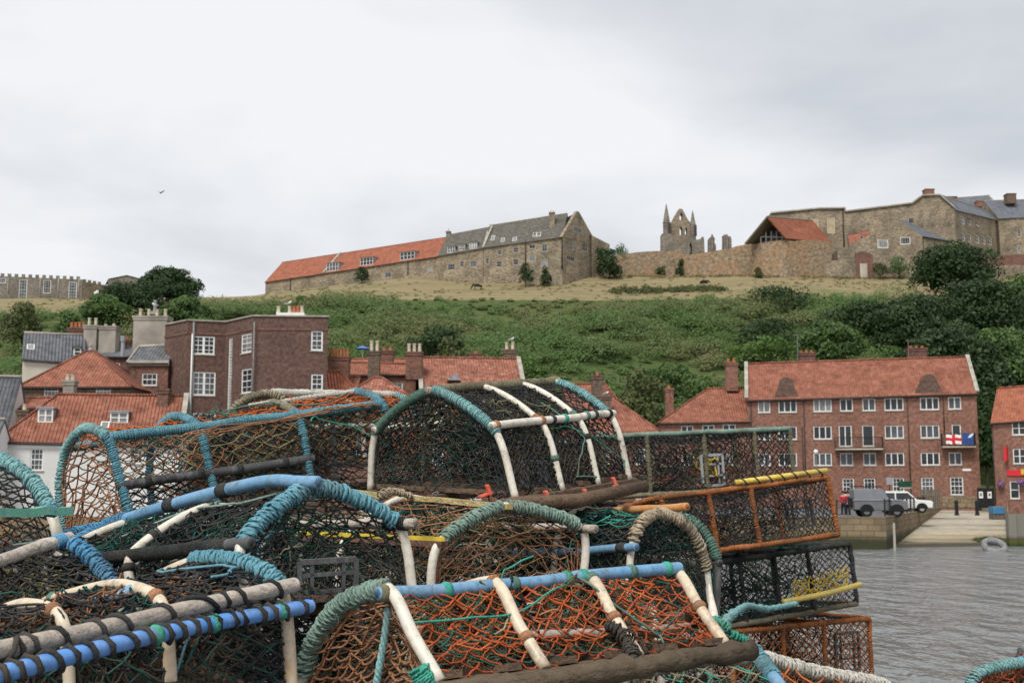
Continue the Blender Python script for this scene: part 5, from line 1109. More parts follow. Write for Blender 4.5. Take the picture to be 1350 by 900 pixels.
def horse(label, px, py, d, rz, lying=False, sc=1.12):
    v = [list(a) for a in hv[:21]]
    if lying:
        for a in v:
            if a[2] < .8 and abs(a[1]) > .1: a[0] += .25 * (1 if a[0] > 0 else -1) * 0; a[1] *= 2.0; a[2] = .62 + (a[2] - .62) * .12
        for i, z in ((3, 1.15), (4, .98), (5, .8)): v[i][2] = z
        for a in v: a[2] -= .52
    p = at(px, py, d); p[2] = float(hill_z(p[0], d)) + .02
    r = empty('horse', p, label, 'horse', 'horses in the dry field', rz); r.scale = (sc, sc, sc)
    skin('body', v, he, hr, X['horse'], r)
    mb = MB(); 
    o = np.array(v[2]); mb.prism([(0, 0), (.25, -.22), (.42, -.36), (.5, -.3), (.25, .0), (-.02, .16)], o + [-.03, -.02, .16], (1, 0, 0), (0, 0, 1), (0, .04, 0)); m_ = mb.build('mane', X['hair'], None); m_.parent = r
    return r
horse('black horse grazing in the dry field below the hostel', 630, 380.5, 279, math.pi)
horse('dark horse lying down in the dry field below the retaining wall', 928, 377, 284, .35, True)
def bird(label, px, py, d, rz=0, sc=1., fly=False, group='gulls on the chimneys'):
    p = at(px, py, d); r = empty('gull' if not fly else 'flying_bird', p, label, 'gull' if not fly else 'bird', group if not fly else None, rz); r.scale = (sc,) * 3
    v = [(0, 0, .14), (.12, 0, .2), (.17, 0, .29), (.24, 0, .29), (-.12, 0, .13), (-.26, 0, .12)]; e = [(0, 1), (1, 2), (2, 3), (0, 4), (4, 5)]
    skin('body', v, e, [.085, .06, .05, .02, .065, .02], X['paint'] if not fly else X['hair'], r)
    if not fly:
        mb = MB()
        for s in (-1, 1): mb.prism([(.08, .18), (-.05, .21), (-.3, .14), (-.05, .1)], (0, s * .08, 0), (1, 0, 0), (0, 0, 1), (0, s * .02, 0))
        o = mb.build('wing', X['lead'], None); o.parent = r; mb = MB(); mb.tube([(.22, 0, .29), (.29, 0, .275)], [.018, .006], 6); o = mb.build('beak', X['yellow'], None); o.parent = r
        for s in (-1, 1): mb = MB(); mb.tube([(.0, s * .03, .08), (.01, s * .03, 0)], .01, 5); o = mb.build('leg', X['claypot'], None); o.parent = r
    else:
        for s in (-1, 1):
            mb = MB(); mb.prism([(.1, 0), (.12, .35), (-.02, .7), (-.06, .35), (-.1, 0)], (0, 0, .16), (1, 0, 0), (0, s * .8, .35), (0, 0, .02)); o = mb.build('wing', X['hair'], None); o.parent = r
bird('white gull perched at the left end of the dark block chimneys', 380, 402.5, 106.5, .2, 1.3); bird('white gull perched on the end chimney of the large red roof', 674, 449.8, 113.9, .3, 1.3)
bird('white gull perched on the parapet house chimney', 204, 404.5, 108, 2.9, 1.2); bird('white gull standing on the lower stack of the chimney cottage', 799, 521, 108.3, .4, 1.2)
bird('tiny dark bird flying alone in the left of the sky', 212, 256, 150, 1.2, 1.1, True)
pv = [(0, 0, .95), (0, 0, 1.2), (0, 0, 1.42), (0, 0, 1.52), (.01, 0, 1.62), (.02, 0, 1.74), (0, .1, .9), (.02, .11, .5), (0, .11, .06), (.12, .12, .03), (0, -.1, .9), (.0, -.11, .5), (-.02, -.11, .06), (.1, -.12, .03), (0, .19, 1.4), (.02, .25, 1.12), (.16, .22, .92), (.22, .21, .85), (0, -.19, 1.4), (.02, -.25, 1.12), (.12, -.22, .9), (.18, -.21, .83)]
pe = [(0, 1), (1, 2), (2, 3), (3, 4), (4, 5), (0, 6), (6, 7), (7, 8), (8, 9), (0, 10), (10, 11), (11, 12), (12, 13), (2, 14), (14, 15), (15, 16), (16, 17), (2, 18), (18, 19), (19, 20), (20, 21)]
pr = [.15, .14, .15, .06, .09, .09, .1, .07, .05, .04, .1, .07, .05, .04, .07, .05, .04, .035, .07, .05, .04, .035]
def person(label, px, d, rz, top):
    p = XY(px, 660, d); r = empty('person', (*p, ROAD + .004), label, 'person', None, rz); body = skin('body', pv, pe, pr, X['skin'], r)
    for nm, idx, m_, k in (('jacket', [0, 1, 2, 14, 15, 16, 18, 19, 20], top, 1.18), ('trousers', [0, 6, 7, 8, 10, 11, 12], 'jeans', 1.2)):
        mp = {v: i for i, v in enumerate(idx)}; skin(nm, [pv[i] for i in idx], [(mp[a_], mp[b_]) for a_, b_ in pe if a_ in mp and b_ in mp], [pr[i] * k for i in idx], X[m_], r)
    mb = MB(); mb.lathe((0.0, 0, 1.66), [(.1, -.02), (.115, .06), (.09, .14), (.03, .18)], 10); o = mb.build('hair', X['hair'], None, smooth=True); o.parent = r
    mb = MB(); mb.lathe((.1, 0, 1.66), [(.005, .03), (.02, 0), (.005, -.01)], 6); o = mb.build('nose', X['skin'], None); o.parent = r
person('person in a red top standing by the black railing left of the grey van', 1112, 88, -1.6, 'redtop')
person('person in dark clothes standing beside the one in red', 1117.5, 89, -1.2, 'jeans')
# ------------------------------------------------------------------ LOBSTER POTS (foreground heap)
R_ = {}
R_['teal'] = M_rope('teal_rope', (.125, .285, .335), (.07, .19, .24)); R_['blue'] = M_rope('blue_rope', (.09, .255, .40), (.05, .16, .28)); R_['sage'] = M_rope('sage_rope', (.2, .29, .24)); R_['green'] = M_rope('green_rope', (.1, .19, .15))
R_['aqua'] = M_rope('aqua_rope', (.2, .38, .38)); R_['tan'] = M_rope('tan_rope', (.38, .31, .22)); R_['khaki'] = M_rope('khaki_rope', (.28, .25, .17)); R_['white'] = M_rope('white_rope', (.5, .48, .42))
R_['orange'] = M_rope('orange_twine', (.5, .13, .035), df=.35); R_['brown'] = M_rope('brown_twine', (.32, .155, .08), df=.4); R_['black'] = M_rope('black_twine', (.034, .034, .035), dirt=(.12, .1, .07), df=.6); R_['dgreen'] = M_rope('dark_green_twine', (.02, .10, .08), df=.4)
R_['olive'] = M_rope('olive_twine', (.22, .2, .1)); R_['yellow'] = M_rope('yellow_twine', (.6, .42, .05), df=.3); R_['rust'] = M_rope('rusty_binding', (.36, .13, .04), (.15, .06, .028), (.08, .055, .04), df=.75); R_['emerald'] = M_rope('emerald_twine', (.05, .3, .22))
R_['dark'] = M_rope('tarred_binding', (.04, .042, .042)); R_['grit'] = M_rope('weed_crusted_binding', (.2, .18, .12), (.09, .08, .05)); R_['rednet'] = M_rope('rust_red_twine', (.4, .085, .03), df=.25)
B_ = {}
B_['blue'] = M_pipe('blue_pipe', (.14, .315, .50), (.3, .25, .18), .3); B_['bright'] = M_pipe('bright_blue_pipe', (.07, .27, .68), (.4, .25, .06), .25); B_['white'] = M_pipe('white_pipe', (.72, .66, .55), (.3, .17, .07), .5)
B_['amber'] = M_pipe('stained_pipe', (.68, .56, .4), (.5, .24, .06), .85); B_['orange'] = M_pipe('orange_pipe', (.58, .25, .06), (.6, .45, .3), .7); B_['black'] = M_pipe('black_pipe', (.03, .03, .033), (.1, .08, .06), .4, .6)
B_['green'] = M_pipe('green_bar', (.1, .38, .27), (.12, .2, .12), .35, .6); B_['yellow'] = M_pipe('yellow_pipe', (.7, .5, .06), (.4, .25, .05), .5)
def M_wood(name, c, c2):
    t = NT(name); a = t.noise(3, 8, sc=(1, 1, 1), rough=.75); b_ = t.noise(45, 5, sc=(.6, 1.6, 1.6)); col = t.mix(t.ramp(a, [(.35, 0.), (.7, 1.)]), c, c2); col = t.mix(t.ramp(b_, [(.35, .0), (.8, .75)]), col, tuple(x * .4 for x in c)); t.bump(t.math('ADD', b_, t.math('MULTIPLY', t.noise(14, 6, sc=(.4, 1.5, 1.5), rough=.7), 1.2)), 1.0, .009); return t.fin(col, .9, .15)
B_['grey'] = M_wood('weathered_wood', (.58, .51, .44), (.38, .32, .26)); B_['log'] = M_wood('dark_timber', (.17, .13, .085), (.075, .058, .042)); B_['slat'] = M_wood('base_slat', (.2, .13, .085), (.11, .08, .06)); B_['plank'] = M_wood('cream_plank', (.55, .47, .28), (.6, .42, .1)); B_['brownplank'] = M_wood('brown_plank', (.22, .12, .09), (.16, .09, .07))
B_['plastic'] = M_pipe('black_plastic', (.03, .032, .035), (.08, .08, .075), .4, .5); B_['gplastic'] = M_pipe('grey_plastic', (.3, .31, .32), (.2, .15, .1), .4, .6); B_['red'] = M_pipe('orange_red_tag', (.65, .1, .045), (.4, .1, .05), .2, .6)
def CR(P, t):                                                   # Catmull-Rom through control points, t in 0..1 by index
    P = np.asarray(P, float); n = len(P) - 1; t = np.clip(np.asarray(t, float), 0, 1) * n; i = np.minimum(t.astype(int), n - 1); f = (t - i)[:, None]
    E = np.vstack([2 * P[0] - P[1], P, 2 * P[-1] - P[-2]]); a, b, c, d = E[i], E[i + 1], E[i + 2], E[i + 3]
    return .7 * .5 * ((2 * b) + (c - a) * f + (2 * a - 5 * b + 4 * c - d) * f ** 2 + (3 * b - a - 3 * c + d) * f ** 3) + .3 * (b * (1 - f) + c * f)
def resample(P, step):
    P = np.asarray(P, float); s = np.concatenate([[0], np.cumsum(np.linalg.norm(np.diff(P, axis=0), axis=1))]); n = max(2, int(s[-1] / step) + 1); q = np.linspace(0, s[-1], n)
    return np.stack([np.interp(q, s, P[:, k]) for k in range(3)], 1), s[-1]
def wrap_geo(mb, P, rc, rs, loose=.3, seg=16):
    rs = rs * .68; far = np.mean(np.asarray(P)[:, 1]) > 4.9; seg = 8 if far else seg
    """rope wound round a bar: a core and a helical strand"""
    Q, L = resample(P, .012); T = np.gradient(Q, axis=0); T /= np.linalg.norm(T, axis=1)[:, None] + 1e-9
    mb.tube(resample(P, .03)[0], rc + rs * .35, 8)
    N = np.zeros_like(Q); ref = np.array([.3, .2, 1.]); nn = np.cross(T[0], ref); nn /= np.linalg.norm(nn)
    for i in range(len(Q)): nn = nn - T[i] * nn.dot(T[i]); nn /= np.linalg.norm(nn); N[i] = nn
    Bn = np.cross(T, N); turns = L / (rs * 2.02); n = int(turns * seg); 
    if n < 4: return
    u = np.linspace(0, 1, n); k = np.interp(u, [0, 1], [0, len(Q) - 1]); wob = np.interp(u, np.linspace(0, 1, 40), rng.normal(size=40)) * loose
    uj = np.clip(u + np.interp(u, np.linspace(0, 1, max(8, int(turns))), rng.normal(size=max(8, int(turns)))) * rs * .75 / L, 0, 1); k = uj * (len(Q) - 1); i = np.minimum(k.astype(int), len(Q) - 2); f = (k - i)[:, None]
    C = Q[i] * (1 - f) + Q[i + 1] * f; NN = N[i]; BB = Bn[i]; a = 2 * math.pi * turns * u
    rr = rc + rs * .75 + rs * np.maximum(wob, -.3)
    H = lambda aa, r_: C + r_[:, None] * (np.cos(aa)[:, None] * NN + np.sin(aa)[:, None] * BB)
    core = H(a, rr); out = core - C; out /= np.linalg.norm(out, axis=1)[:, None] + 1e-9; tg = np.gradient(core, axis=0); tg /= np.linalg.norm(tg, axis=1)[:, None] + 1e-9; sd = np.cross(out, tg)
    ln = np.concatenate([[0], np.cumsum(np.linalg.norm(np.diff(core, axis=0), axis=1))]); ph = 2 * math.pi * ln / (rs * 7.5); th_ = rs * np.interp(u, np.linspace(0, 1, max(6, int(turns / 2))), rng.uniform(.8, 1.15, max(6, int(turns / 2))))
    if far: mb.tube(core, th_, 4)
    for k in (() if far else (0, math.pi)):
        mb.tube(core + (th_ * .42)[:, None] * (np.cos(ph + k)[:, None] * out + np.sin(ph + k)[:, None] * sd), th_ * .62, 4)
    nf = int(L / .0035)
    for j in rng.integers(2, n - 2, nf):
        p = core[j] + out[j] * th_[j] * .5; e = p + (out[j] * rng.uniform(.2, 1.) + rng.normal(size=3) * .6) * rs * rng.uniform(.8, 2.6); mb.raw([p - tg[j] * .0007, p + tg[j] * .0007, e + rng.normal(size=3) * .0004, e], [(0, 1, 2, 3)])
def net_geo(S, u0, u1, t0, t1, nu, nv, r, sag, jit, drop=.05):
    """diamond mesh netting over the surface S(u, t)"""
    iu, iv = np.meshgrid(np.arange(nu + 1), np.arange(nv + 1), indexing='ij'); k = (iu + iv) % 2 == 0
    U = u0 + (u1 - u0) * iu / nu; T = t0 + (t1 - t0) * iv / nv
    P = S(U.ravel(), T.ravel()).reshape(nu + 1, nv + 1, 3); edge = np.sin(np.pi * np.clip(iu / nu, 0, 1)) * np.sin(np.pi * np.clip(iv / nv, 0, 1))
    lo = rng.normal(size=(6, 6, 3)); gx = iu / nu * 5; gy = iv / nv * 5; i0 = np.minimum(gx.astype(int), 4); j0 = np.minimum(gy.astype(int), 4); fx = (gx - i0)[..., None]; fy = (gy - j0)[..., None]
    low = lo[i0, j0] * (1 - fx) * (1 - fy) + lo[i0 + 1, j0] * fx * (1 - fy) + lo[i0, j0 + 1] * (1 - fx) * fy + lo[i0 + 1, j0 + 1] * fx * fy
    P = P + rng.normal(size=P.shape) * jit * (.3 + edge[..., None]) + low * jit * 2.2 * edge[..., None]
    cen = P.reshape(-1, 3).mean(0); P[..., 2] -= sag * edge
    A, Bq = [], []
    for du, dv in ((1, 1), (1, -1)):
        a = P[:nu, (0 if dv == 1 else 1):(nv if dv == 1 else nv + 1)]; b = P[1:, (1 if dv == 1 else 0):(nv + 1 if dv == 1 else nv)]
        kk = k[:nu, (0 if dv == 1 else 1):(nv if dv == 1 else nv + 1)]; A.append(a[kk]); Bq.append(b[kk])
    A = np.concatenate(A); Bq = np.concatenate(Bq); keep = rng.random(len(A)) > drop; A, Bq = A[keep], Bq[keep]
    M = (A + Bq) / 2; M[:, 2] -= rng.uniform(0, .006, len(M)); M += rng.normal(size=M.shape) * jit * .35
    parts = [strands(A, M, Bq, r)]
    K = P[k]; n = len(K); kr = r * 1.9                             # knots
    oc = np.array([(1, 0, 0), (0, 1, 0), (-1, 0, 0), (0, -1, 0), (0, 0, 1), (0, 0, -1)]) * kr; V = (K[:, None] + oc[None]).reshape(-1, 3)
    q = np.array([(0, 1, 4, 4), (1, 2, 4, 4), (2, 3, 4, 4), (3, 0, 4, 4), (1, 0, 5, 5), (2, 1, 5, 5), (3, 2, 5, 5), (0, 3, 5, 5)])
    kq = np.array([(0, 4, 2, 5), (1, 4, 3, 5), (0, 1, 2, 3)])       # crossed quads read as a knot at this size
    parts.append((V, (np.arange(n)[:, None, None] * 6 + kq[None]).reshape(-1, 4)))
    return join(parts)
def tangle_geo(samp, n, r, seg=14, step=.035):
    p = samp(); d = rng.normal(size=3); pts = [p]; goal = samp()
    for i in range(n * seg):                                       # one long cord wandering through the pot
        if i % 7 == 0 or np.linalg.norm(goal - p) < .03: goal = samp()
        g = goal - p; d = d * .55 + rng.normal(size=3) * .42 + g / (np.linalg.norm(g) + 1e-6) * .6; d /= np.linalg.norm(d); p = p + d * step * .7; pts.append(p + rng.normal(size=3) * .002)
    mb = MB(); mb.tube(np.array(pts), r, 4); return np.array(mb.V), np.array([f for f in mb.F if len(f) == 4])
def lash(parent, P, f, r, mat, w=.014):
    Q, L = resample(P, .01); i = int(np.clip(f, .01, .99) * (len(Q) - 1)); k = max(1, int(w / .01)); a, b = Q[max(0, i - k)], Q[min(len(Q) - 1, i + k)]
    mb = MB(); mb.tube([a, (a * .6 + b * .4), (a * .4 + b * .6), b], [r + .001, r + .0045, r + .0045, r + .001], 10); return mb.build('lashing', mat, parent, smooth=True)
class Pot: pass
def pot(label, A, Bq, hoops, bars_, nets, ends=(), base=True, tang=(), sag=.03, lashes=True, grp='lobster pots in the heap', name='lobster_pot', slat='slat', swirl=0, hr=.014):
    A = np.array([at(*p) for p in A]) if len(A[0]) == 3 and not isinstance(A, np.ndarray) else np.asarray(A)
    Bq = np.array([at(*p) for p in Bq]) if not isinstance(Bq, np.ndarray) else Bq
    c = np.mean(np.vstack([A[0], A[-1], Bq[0], Bq[-1]]), 0); root = empty(name, c, label, 'lobster pot', grp)
    o = Pot(); o.root = root; o.A, o.B = A, Bq
    allp = np.vstack([A, Bq]); inside = np.mean(allp, 0)
    def S(u, t, pull=0.):
        u = np.asarray(u, float); t = np.asarray(t, float); P = CR(A, t) * (1 - u)[:, None] + CR(Bq, t) * u[:, None]
        return P
    o.S = S
    hu = sorted({h[0] for h in hoops})
    def Sn(u, t):                                                # nets pull inwards between hoops
        P = S(u, t); g = np.zeros_like(u)
        for i in range(len(hu) - 1):
            k = (u >= hu[i]) & (u <= hu[i + 1]); g[k] = np.sin(np.pi * (u[k] - hu[i]) / (hu[i + 1] - hu[i] + 1e-9))
        return P + (inside - P) * (g * sag * 2.2)[:, None]
    tt = np.linspace(0, 1, 41)
    for h in hoops:
        u, pm, pr_, wraps = h[0], h[1], h[2] * .9, h[3]; t0, t1 = (h[4] if len(h) > 4 else (0, 1)); t_ = np.linspace(t0, t1, 41)
        P = S(np.full(41, u), t_)
        mb = MB(); mb.tube(resample(P, .02)[0], pr_, 12); ho = mb.build('hoop', B_[pm], root, smooth=True)
        for w in wraps:
            a, b_, rm, rs = w[:4]; q = S(np.full(41, u), np.linspace(a, b_, 41)); mb = MB(); wrap_geo(mb, q, pr_, rs); mb.build('rope_binding', R_[rm], ho, smooth=True)
        if lashes and not wraps:
            for f in (.12, .3, .7, .88): lash(ho, P, f + random.uniform(-.05, .05), pr_, R_[random.choice(['black', 'black', 'brown', 'green'])])
    for b_ in bars_:
        t_, u0, u1, bm, br_ = b_[:5]; br_ *= .92; kw = b_[5] if len(b_) > 5 else {}
        n = 24; u = np.linspace(u0, u1, n); P = S(u, np.full(n, t_)); up = np.array([0, 0, kw.get('up', 0.)]); P += up
        if 'pix' in kw: P = np.array([at(*q) for q in kw['pix']]); P = CR(P, np.linspace(0, 1, n)) if len(P) > 2 else resample(P, .04)[0]
        P = P + np.array([0, 0, 1.]) * np.interp(np.linspace(0, 1, len(P)), np.linspace(0, 1, 7), rng.normal(size=7) * .0016)[:, None]
        mb = MB()
        if kw.get('plank'):
            for i in range(len(P) - 1): mb.beam(P[i], P[i + 1] + (P[i + 1] - P[i]) * .02, br_ * 2.4, br_ * 1.6)
        else:
            mb.tube(P, br_, 14, cap=False); d = (P[0] - P[1]) / np.linalg.norm(P[0] - P[1]); e = (P[-1] - P[-2]) / np.linalg.norm(P[-1] - P[-2])
            for q, dd in ((P[0], d), (P[-1], e)): mb.tube([q, q + dd * .004, q + dd * .004, q - dd * .03], [br_, br_ * .93, br_ * .68, br_ * .62], 14)
        bo = mb.build('bar', B_[bm], root, smooth=not kw.get('plank'))
        for (a, c_, rm, rs) in kw.get('wrap', ()):
            Q, L = resample(P, .005); q = Q[int(a * (len(Q) - 1)):int(c_ * (len(Q) - 1)) + 1]; mb = MB(); wrap_geo(mb, q, br_, rs); mb.build('rope_binding', R_[rm], bo, smooth=True)
        for f, rm in kw.get('lash', ()): lash(bo, P, f, br_, R_[rm], kw.get('lw', .014))
        if kw.get('spiral'):                                     # one cord wound widely round the bar
            rm, turns, rs = kw['spiral']; Q, L = resample(P, .006); T = np.gradient(Q, axis=0); T /= np.linalg.norm(T, axis=1)[:, None]; N = np.cross(T, [0, 0, 1.]); N /= np.linalg.norm(N, axis=1)[:, None]; Bx = np.cross(T, N)
            a = np.linspace(0, 2 * math.pi * turns, len(Q)) + np.interp(np.linspace(0, 1, len(Q)), np.linspace(0, 1, 24), rng.normal(size=24) * 1.6)
            mb = MB(); mb.tube(Q + (br_ + rs * .7) * (np.cos(a)[:, None] * N + np.sin(a)[:, None] * Bx), rs, 6); mb.build('rope_binding', R_[rm], bo, smooth=True)
    for nt in nets:                                              # (u0,u1,t0,t1,nu,nv,mat,radius)
        u0, u1, t0, t1, nu, nv, m_, r = nt[:8]; nu, nv, r = int(nu * 1.08), int(nv * 1.08), r * (1.22 if m_ == 'black' else 1.02); V, Q = net_geo(Sn, u0, u1, t0, t1, nu, nv, r, nt[8] if len(nt) > 8 else .0, .0042); mesh_np('netting', V, Q, R_[m_], root)
    for side, nu, nv, m_, r, bulge in ends:
        H = A if side == 'A' else Bq; ax = (Bq.mean(0) - A.mean(0)); ax /= np.linalg.norm(ax); sg = 1 if side == 'A' else -1
        def SE(u, t, H=H, sg=sg, bulge=bulge):
            arc = CR(H, u); bs = H[0] * (1 - u)[:, None] + H[-1] * u[:, None]; P = bs * (1 - t)[:, None] + arc * t[:, None]
            return P + ax * (sg * bulge * np.sin(np.pi * np.clip(u, 0, 1)) * np.sin(np.pi * np.clip(t, 0, 1)))[:, None]
        V, Q = net_geo(SE, .02, .98, .02, 1., int(nu * 1.05), int(nv * 1.05), r * 1.08, .0, .0042); mesh_np('netting', V, Q, R_[m_], root)
    if base:
        for k in range(3):
            f = (.02, .5, .98)[k]; p0 = A[0] * (1 - f) + A[-1] * f; p1 = Bq[0] * (1 - f) + Bq[-1] * f; mb = MB(); mb.beam(p0 + (p0 - p1) * .06 - [0, 0, .012], p1 + (p1 - p0) * .06 - [0, 0, .012], .045, .028); mb.build('runner', B_[slat], root, bevel=.004)
        for k in range(6):
            f = .04 + .92 * k / 5; p0 = A[0] * (1 - f) + Bq[0] * f; p1 = A[-1] * (1 - f) + Bq[-1] * f; mb = MB(); mb.beam(p0 + [0, 0, .012], p1 + [0, 0, .012], .05, .016); mb.build('base_slat', B_[slat], root)
    if base:                                                     # funnel entrance inside
        def F(u, t):
            mid = .5; a = CR(A, t) * (1 - u)[:, None] * 1 + 0; Pm = A[0] * .25 + A[-1] * .25 + Bq[0] * .25 + Bq[-1] * .25 + np.array([0, 0, .16]); src = CR(A, t) * .62 + CR(Bq, t) * .38
            return src * (1 - u)[:, None] + (Pm + (src - Pm) * .3) * u[:, None]
        V, Q = net_geo(F, 0, 1, 0, 1, 14, 48, .002, 0, .008); mesh_np('funnel_net', V, Q, R_[random.choice(['black', 'dgreen', 'black'])], root)
        def F2(u, t):
            src = CR(A, t) * .3 + CR(Bq, t) * .7; b0 = Bq[0] * .7 + A[0] * .3; b1 = Bq[-1] * .7 + A[-1] * .3; bs = b0 * (1 - t)[:, None] + b1 * t[:, None]; return bs * (1 - u)[:, None] + src * u[:, None]
        V, Q = net_geo(F2, 0, 1, .02, .98, 20, 30, .002, 0, .012); mesh_np('inner_net', V, Q, R_[random.choice(['black', 'dgreen', 'black', 'green'])], root)
    def Si(u, t): P = Sn(u, t); return P + (inside - P) * .16
    V, Q = net_geo(Si, .03, .97, .02, .98, 30, 46, .0019, .01, .012, .08); mesh_np('inner_net', V, Q, R_[random.choice(['dgreen', 'dgreen', 'khaki', 'olive', 'green', 'brown'])], root)
    for k in range(3):                                           # slack cords lying over the netting
        uu, tv = rng.uniform(.1, .9), rng.uniform(.15, .85); q = []; du, dt = rng.normal() * .03, rng.normal() * .02
        for i in range(rng.integers(10, 22)):
            du += rng.normal() * .014; dt += rng.normal() * .012; uu = float(np.clip(uu + du, .02, .98)); tv = float(np.clip(tv + dt, .03, .97)); w_ = Sn(np.array([uu]), np.array([tv]))[0]; q.append(w_ + (w_ - inside) * .03 + np.array([0, 0, .004]))
        mb = MB(); mb.tube(CR(np.array(q), np.linspace(0, 1, len(q) * 4)), rng.uniform(.0018, .0034), 5); mb.build('loose_cord', R_[random.choice(['teal', 'emerald', 'dgreen', 'black', 'sage', 'black', 'green'])], root, smooth=True)
    for m_, n, r in tang:
        n = int(n * 1.7); r *= .68
        if n < 8: continue
        def samp():
            u = np.array([rng.uniform(.06, .94)]); t_ = np.array([rng.uniform(.02, .98)]); a_ = (A[0] + A[-1]) / 2 * (1 - u[0]) + (Bq[0] + Bq[-1]) / 2 * u[0] + np.array([0, 0, .03]); return a_ + (S(u, t_)[0] - a_) * math.sqrt(rng.uniform(0, .62))
        V, Q = tangle_geo(samp, n, r); mesh_np('rope_tangle', V, Q, R_[m_], root)
    return o
def shift(A, v): return np.array([at(*p) for p in A]) + np.array(v)
def plastic_panel(root, c, ax, az, w, h, mat='plastic'):
    mb = MB(); ay = np.cross(ax, az)
    for f in (-.5, .5): mb.box(c + az * f * h, (w, .012, .012), (ax, ay, az)); mb.box(c + ax * f * w, (.012, .012, h), (ax, ay, az))
    for f in (-.28, .28): mb.box(c + ax * f * w, (.009, .008, h), (ax, ay, az))
    for f in (-.18, .2): mb.box(c + az * f * h, (w, .008, .009), (ax, ay, az))
    return mb.build('escape_panel', B_[mat], root)
# ---- topmost pot (centre)
A5 = [(488, 646, 4.22), (497, 566, 4.2), (570, 514, 4.05), (652, 566, 3.9), (680, 657, 3.85)]
A5 = np.array([at(*p) for p in A5]); v5 = at(806, 549, 4.42) - at(652, 566, 3.9)
B5 = np.array([at(655, 620, 4.72), at(657, 553, 4.72), at(730, 503, 4.6), at(806, 549, 4.42), at(830, 632, 4.4)])
P5 = pot('topmost pot with white hoop legs, white shoulder bar and weed-crusted ridge pole', A5, B5,
    [(0., 'white', .0135, [(.23, .5, 'green', .0045), (.5, .77, 'aqua', .005)]), (.38, 'white', .0125, []), (.7, 'white', .0125, []), (1., 'white', .013, [(.52, .74, 'aqua', .005), (.26, .48, 'green', .005)])],
    [(.5, -.03, 1.04, 'grey', .014, dict(wrap=[(.02, .98, 'grit', .0045)])), (.75, -.02, 1.02, 'white', .0145, dict(up=.012, lash=[(.04, 'brown'), (.38, 'brown'), (.47, 'black'), (.57, 'emerald'), (.76, 'green'), (.84, 'black'), (.96, 'black')])), (.25, -.02, 1.02, 'white', .014)],
    [(0, 1, 0, 1, 40, 62, 'black', .0022), (0, .75, .45, .98, 22, 22, 'black', .002), (0, .4, .25, .5, 12, 12, 'dgreen', .002)],
    [('A', 26, 22, 'black', .0022, .03), ('B', 22, 18, 'black', .002, .02), ('A', 16, 12, 'dgreen', .0018, .1)], tang=[('black', 34, .003), ('dgreen', 14, .0028), ('khaki', 10, .003), ('blue', 2, .004)])
plastic_panel(P5.root, at(704, 632, 4.05), np.array([.75, .6, .0]) / .96, np.array([0, -.12, .99]), .1, .12, 'gplastic')
for (x, y, dd) in ((717, 660, 3.92), (768, 657, 4.08), (806, 641, 4.3), (640, 652, 3.9)):
    c = at(x, y, dd); mb = MB(); mb.box(c, (.05, .03, .01), ((.8, .5, .3), (-.5, .8, 0), (-.3, 0, .9))); mb.box(c + [.01, 0, .015], (.012, .02, .04), ((.8, .5, .3), (-.5, .8, 0), (-.3, 0, .9))); mb.build('plastic_tag', B_['red'], P5.root, bevel=.004)
mb = MB(); mb.tube([at(672, 663, 3.8), at(760, 660, 4.0), at(850, 640, 4.35)], [.02, .024, .02], 8); mb.build('base_pole', B_['slat'], P5.root, smooth=True)
# ---- long pot with teal bound frame, upper left
A1 = np.array([at(178, 706, 3.72), at(160, 640, 3.74), at(142, 577, 3.75), at(112, 564, 3.95), at(87, 592, 4.13), at(78, 650, 4.15), at(90, 722, 4.14)])
B1 = np.array([at(520, 640, 4.27), at(515, 590, 4.28), at(505, 533, 4.3), at(470, 516, 4.48), at(440, 533, 4.66), at(440, 590, 4.7), at(445, 640, 4.7)])
P1 = pot('long pot in a teal rope-bound frame with orange netting over its top', A1, B1,
    [(0., 'black', .012, [(.0, .34, 'teal', .0048), (.34, 1., 'aqua', .006)]), (.3, 'black', .011, [(0, .36, 'teal', .0045), (.36, .66, 'teal', .0045), (.66, 1, 'blue', .0045)]), (.66, 'black', .011, [(0, .36, 'teal', .005), (.36, .66, 'khaki', .005), (.66, 1, 'blue', .0045)]), (1., 'black', .011, [(.3, .7, 'teal', .005)])],
    [(2 / 6, .0, 1.0, 'black', .012, dict(wrap=[(.01, .99, 'teal', .0048)])), (1 / 6, -.01, .68, 'black', .0165, dict(lash=[(.15, 'black'), (.4, 'black'), (.6, 'dark'), (.85, 'black')])), (.5, .55, 1.0, 'black', .006, dict(wrap=[(.05, .98, 'white', .004)])), (4 / 6, 0, 1, 'black', .012, dict(wrap=[(0, 1, 'teal', .005)]))],
    [(0, 1, 0, .18, 34, 12, 'black', .0026), (0, .66, .17, 2 / 6, 22, 8, 'brown', .0022), (.3, 1, .16, 2 / 6, 26, 9, 'black', .0022), (.2, 1, .18, .33, 16, 7, 'olive', .0026), (0, 1, 2 / 6, .68, 26, 12, 'orange', .0026, .01), (.3, 1, 2 / 6, .6, 16, 9, 'rednet', .0024, .015), (0, 1, .68, 1, 26, 14, 'brown', .0024)],
    [('A', 18, 18, 'brown', .0028, .01)], tang=[('olive', 16, .0035), ('black', 20, .003), ('orange', 10, .003), ('khaki', 10, .0035)], hr=.01)
mb = MB()
for k in range(5):
    q = [at(232 + k * 5, 572 + k * 1.0, 3.78), at(290, 566 + k * 2 - 4, 3.86), at(375 + 8 * k, 556 - 3 * k, 4.0), at(440 + k * 10, 540 - k * 2, 4.15), at(505, 531 + k, 4.3)]; mb.tube(CR(np.array(q), np.linspace(0, 1, 24)) + rng.normal(size=(24, 3)) * .004, .0021, 6)
mb.build('gathered_cord', R_['brown'], P1.root, smooth=True)
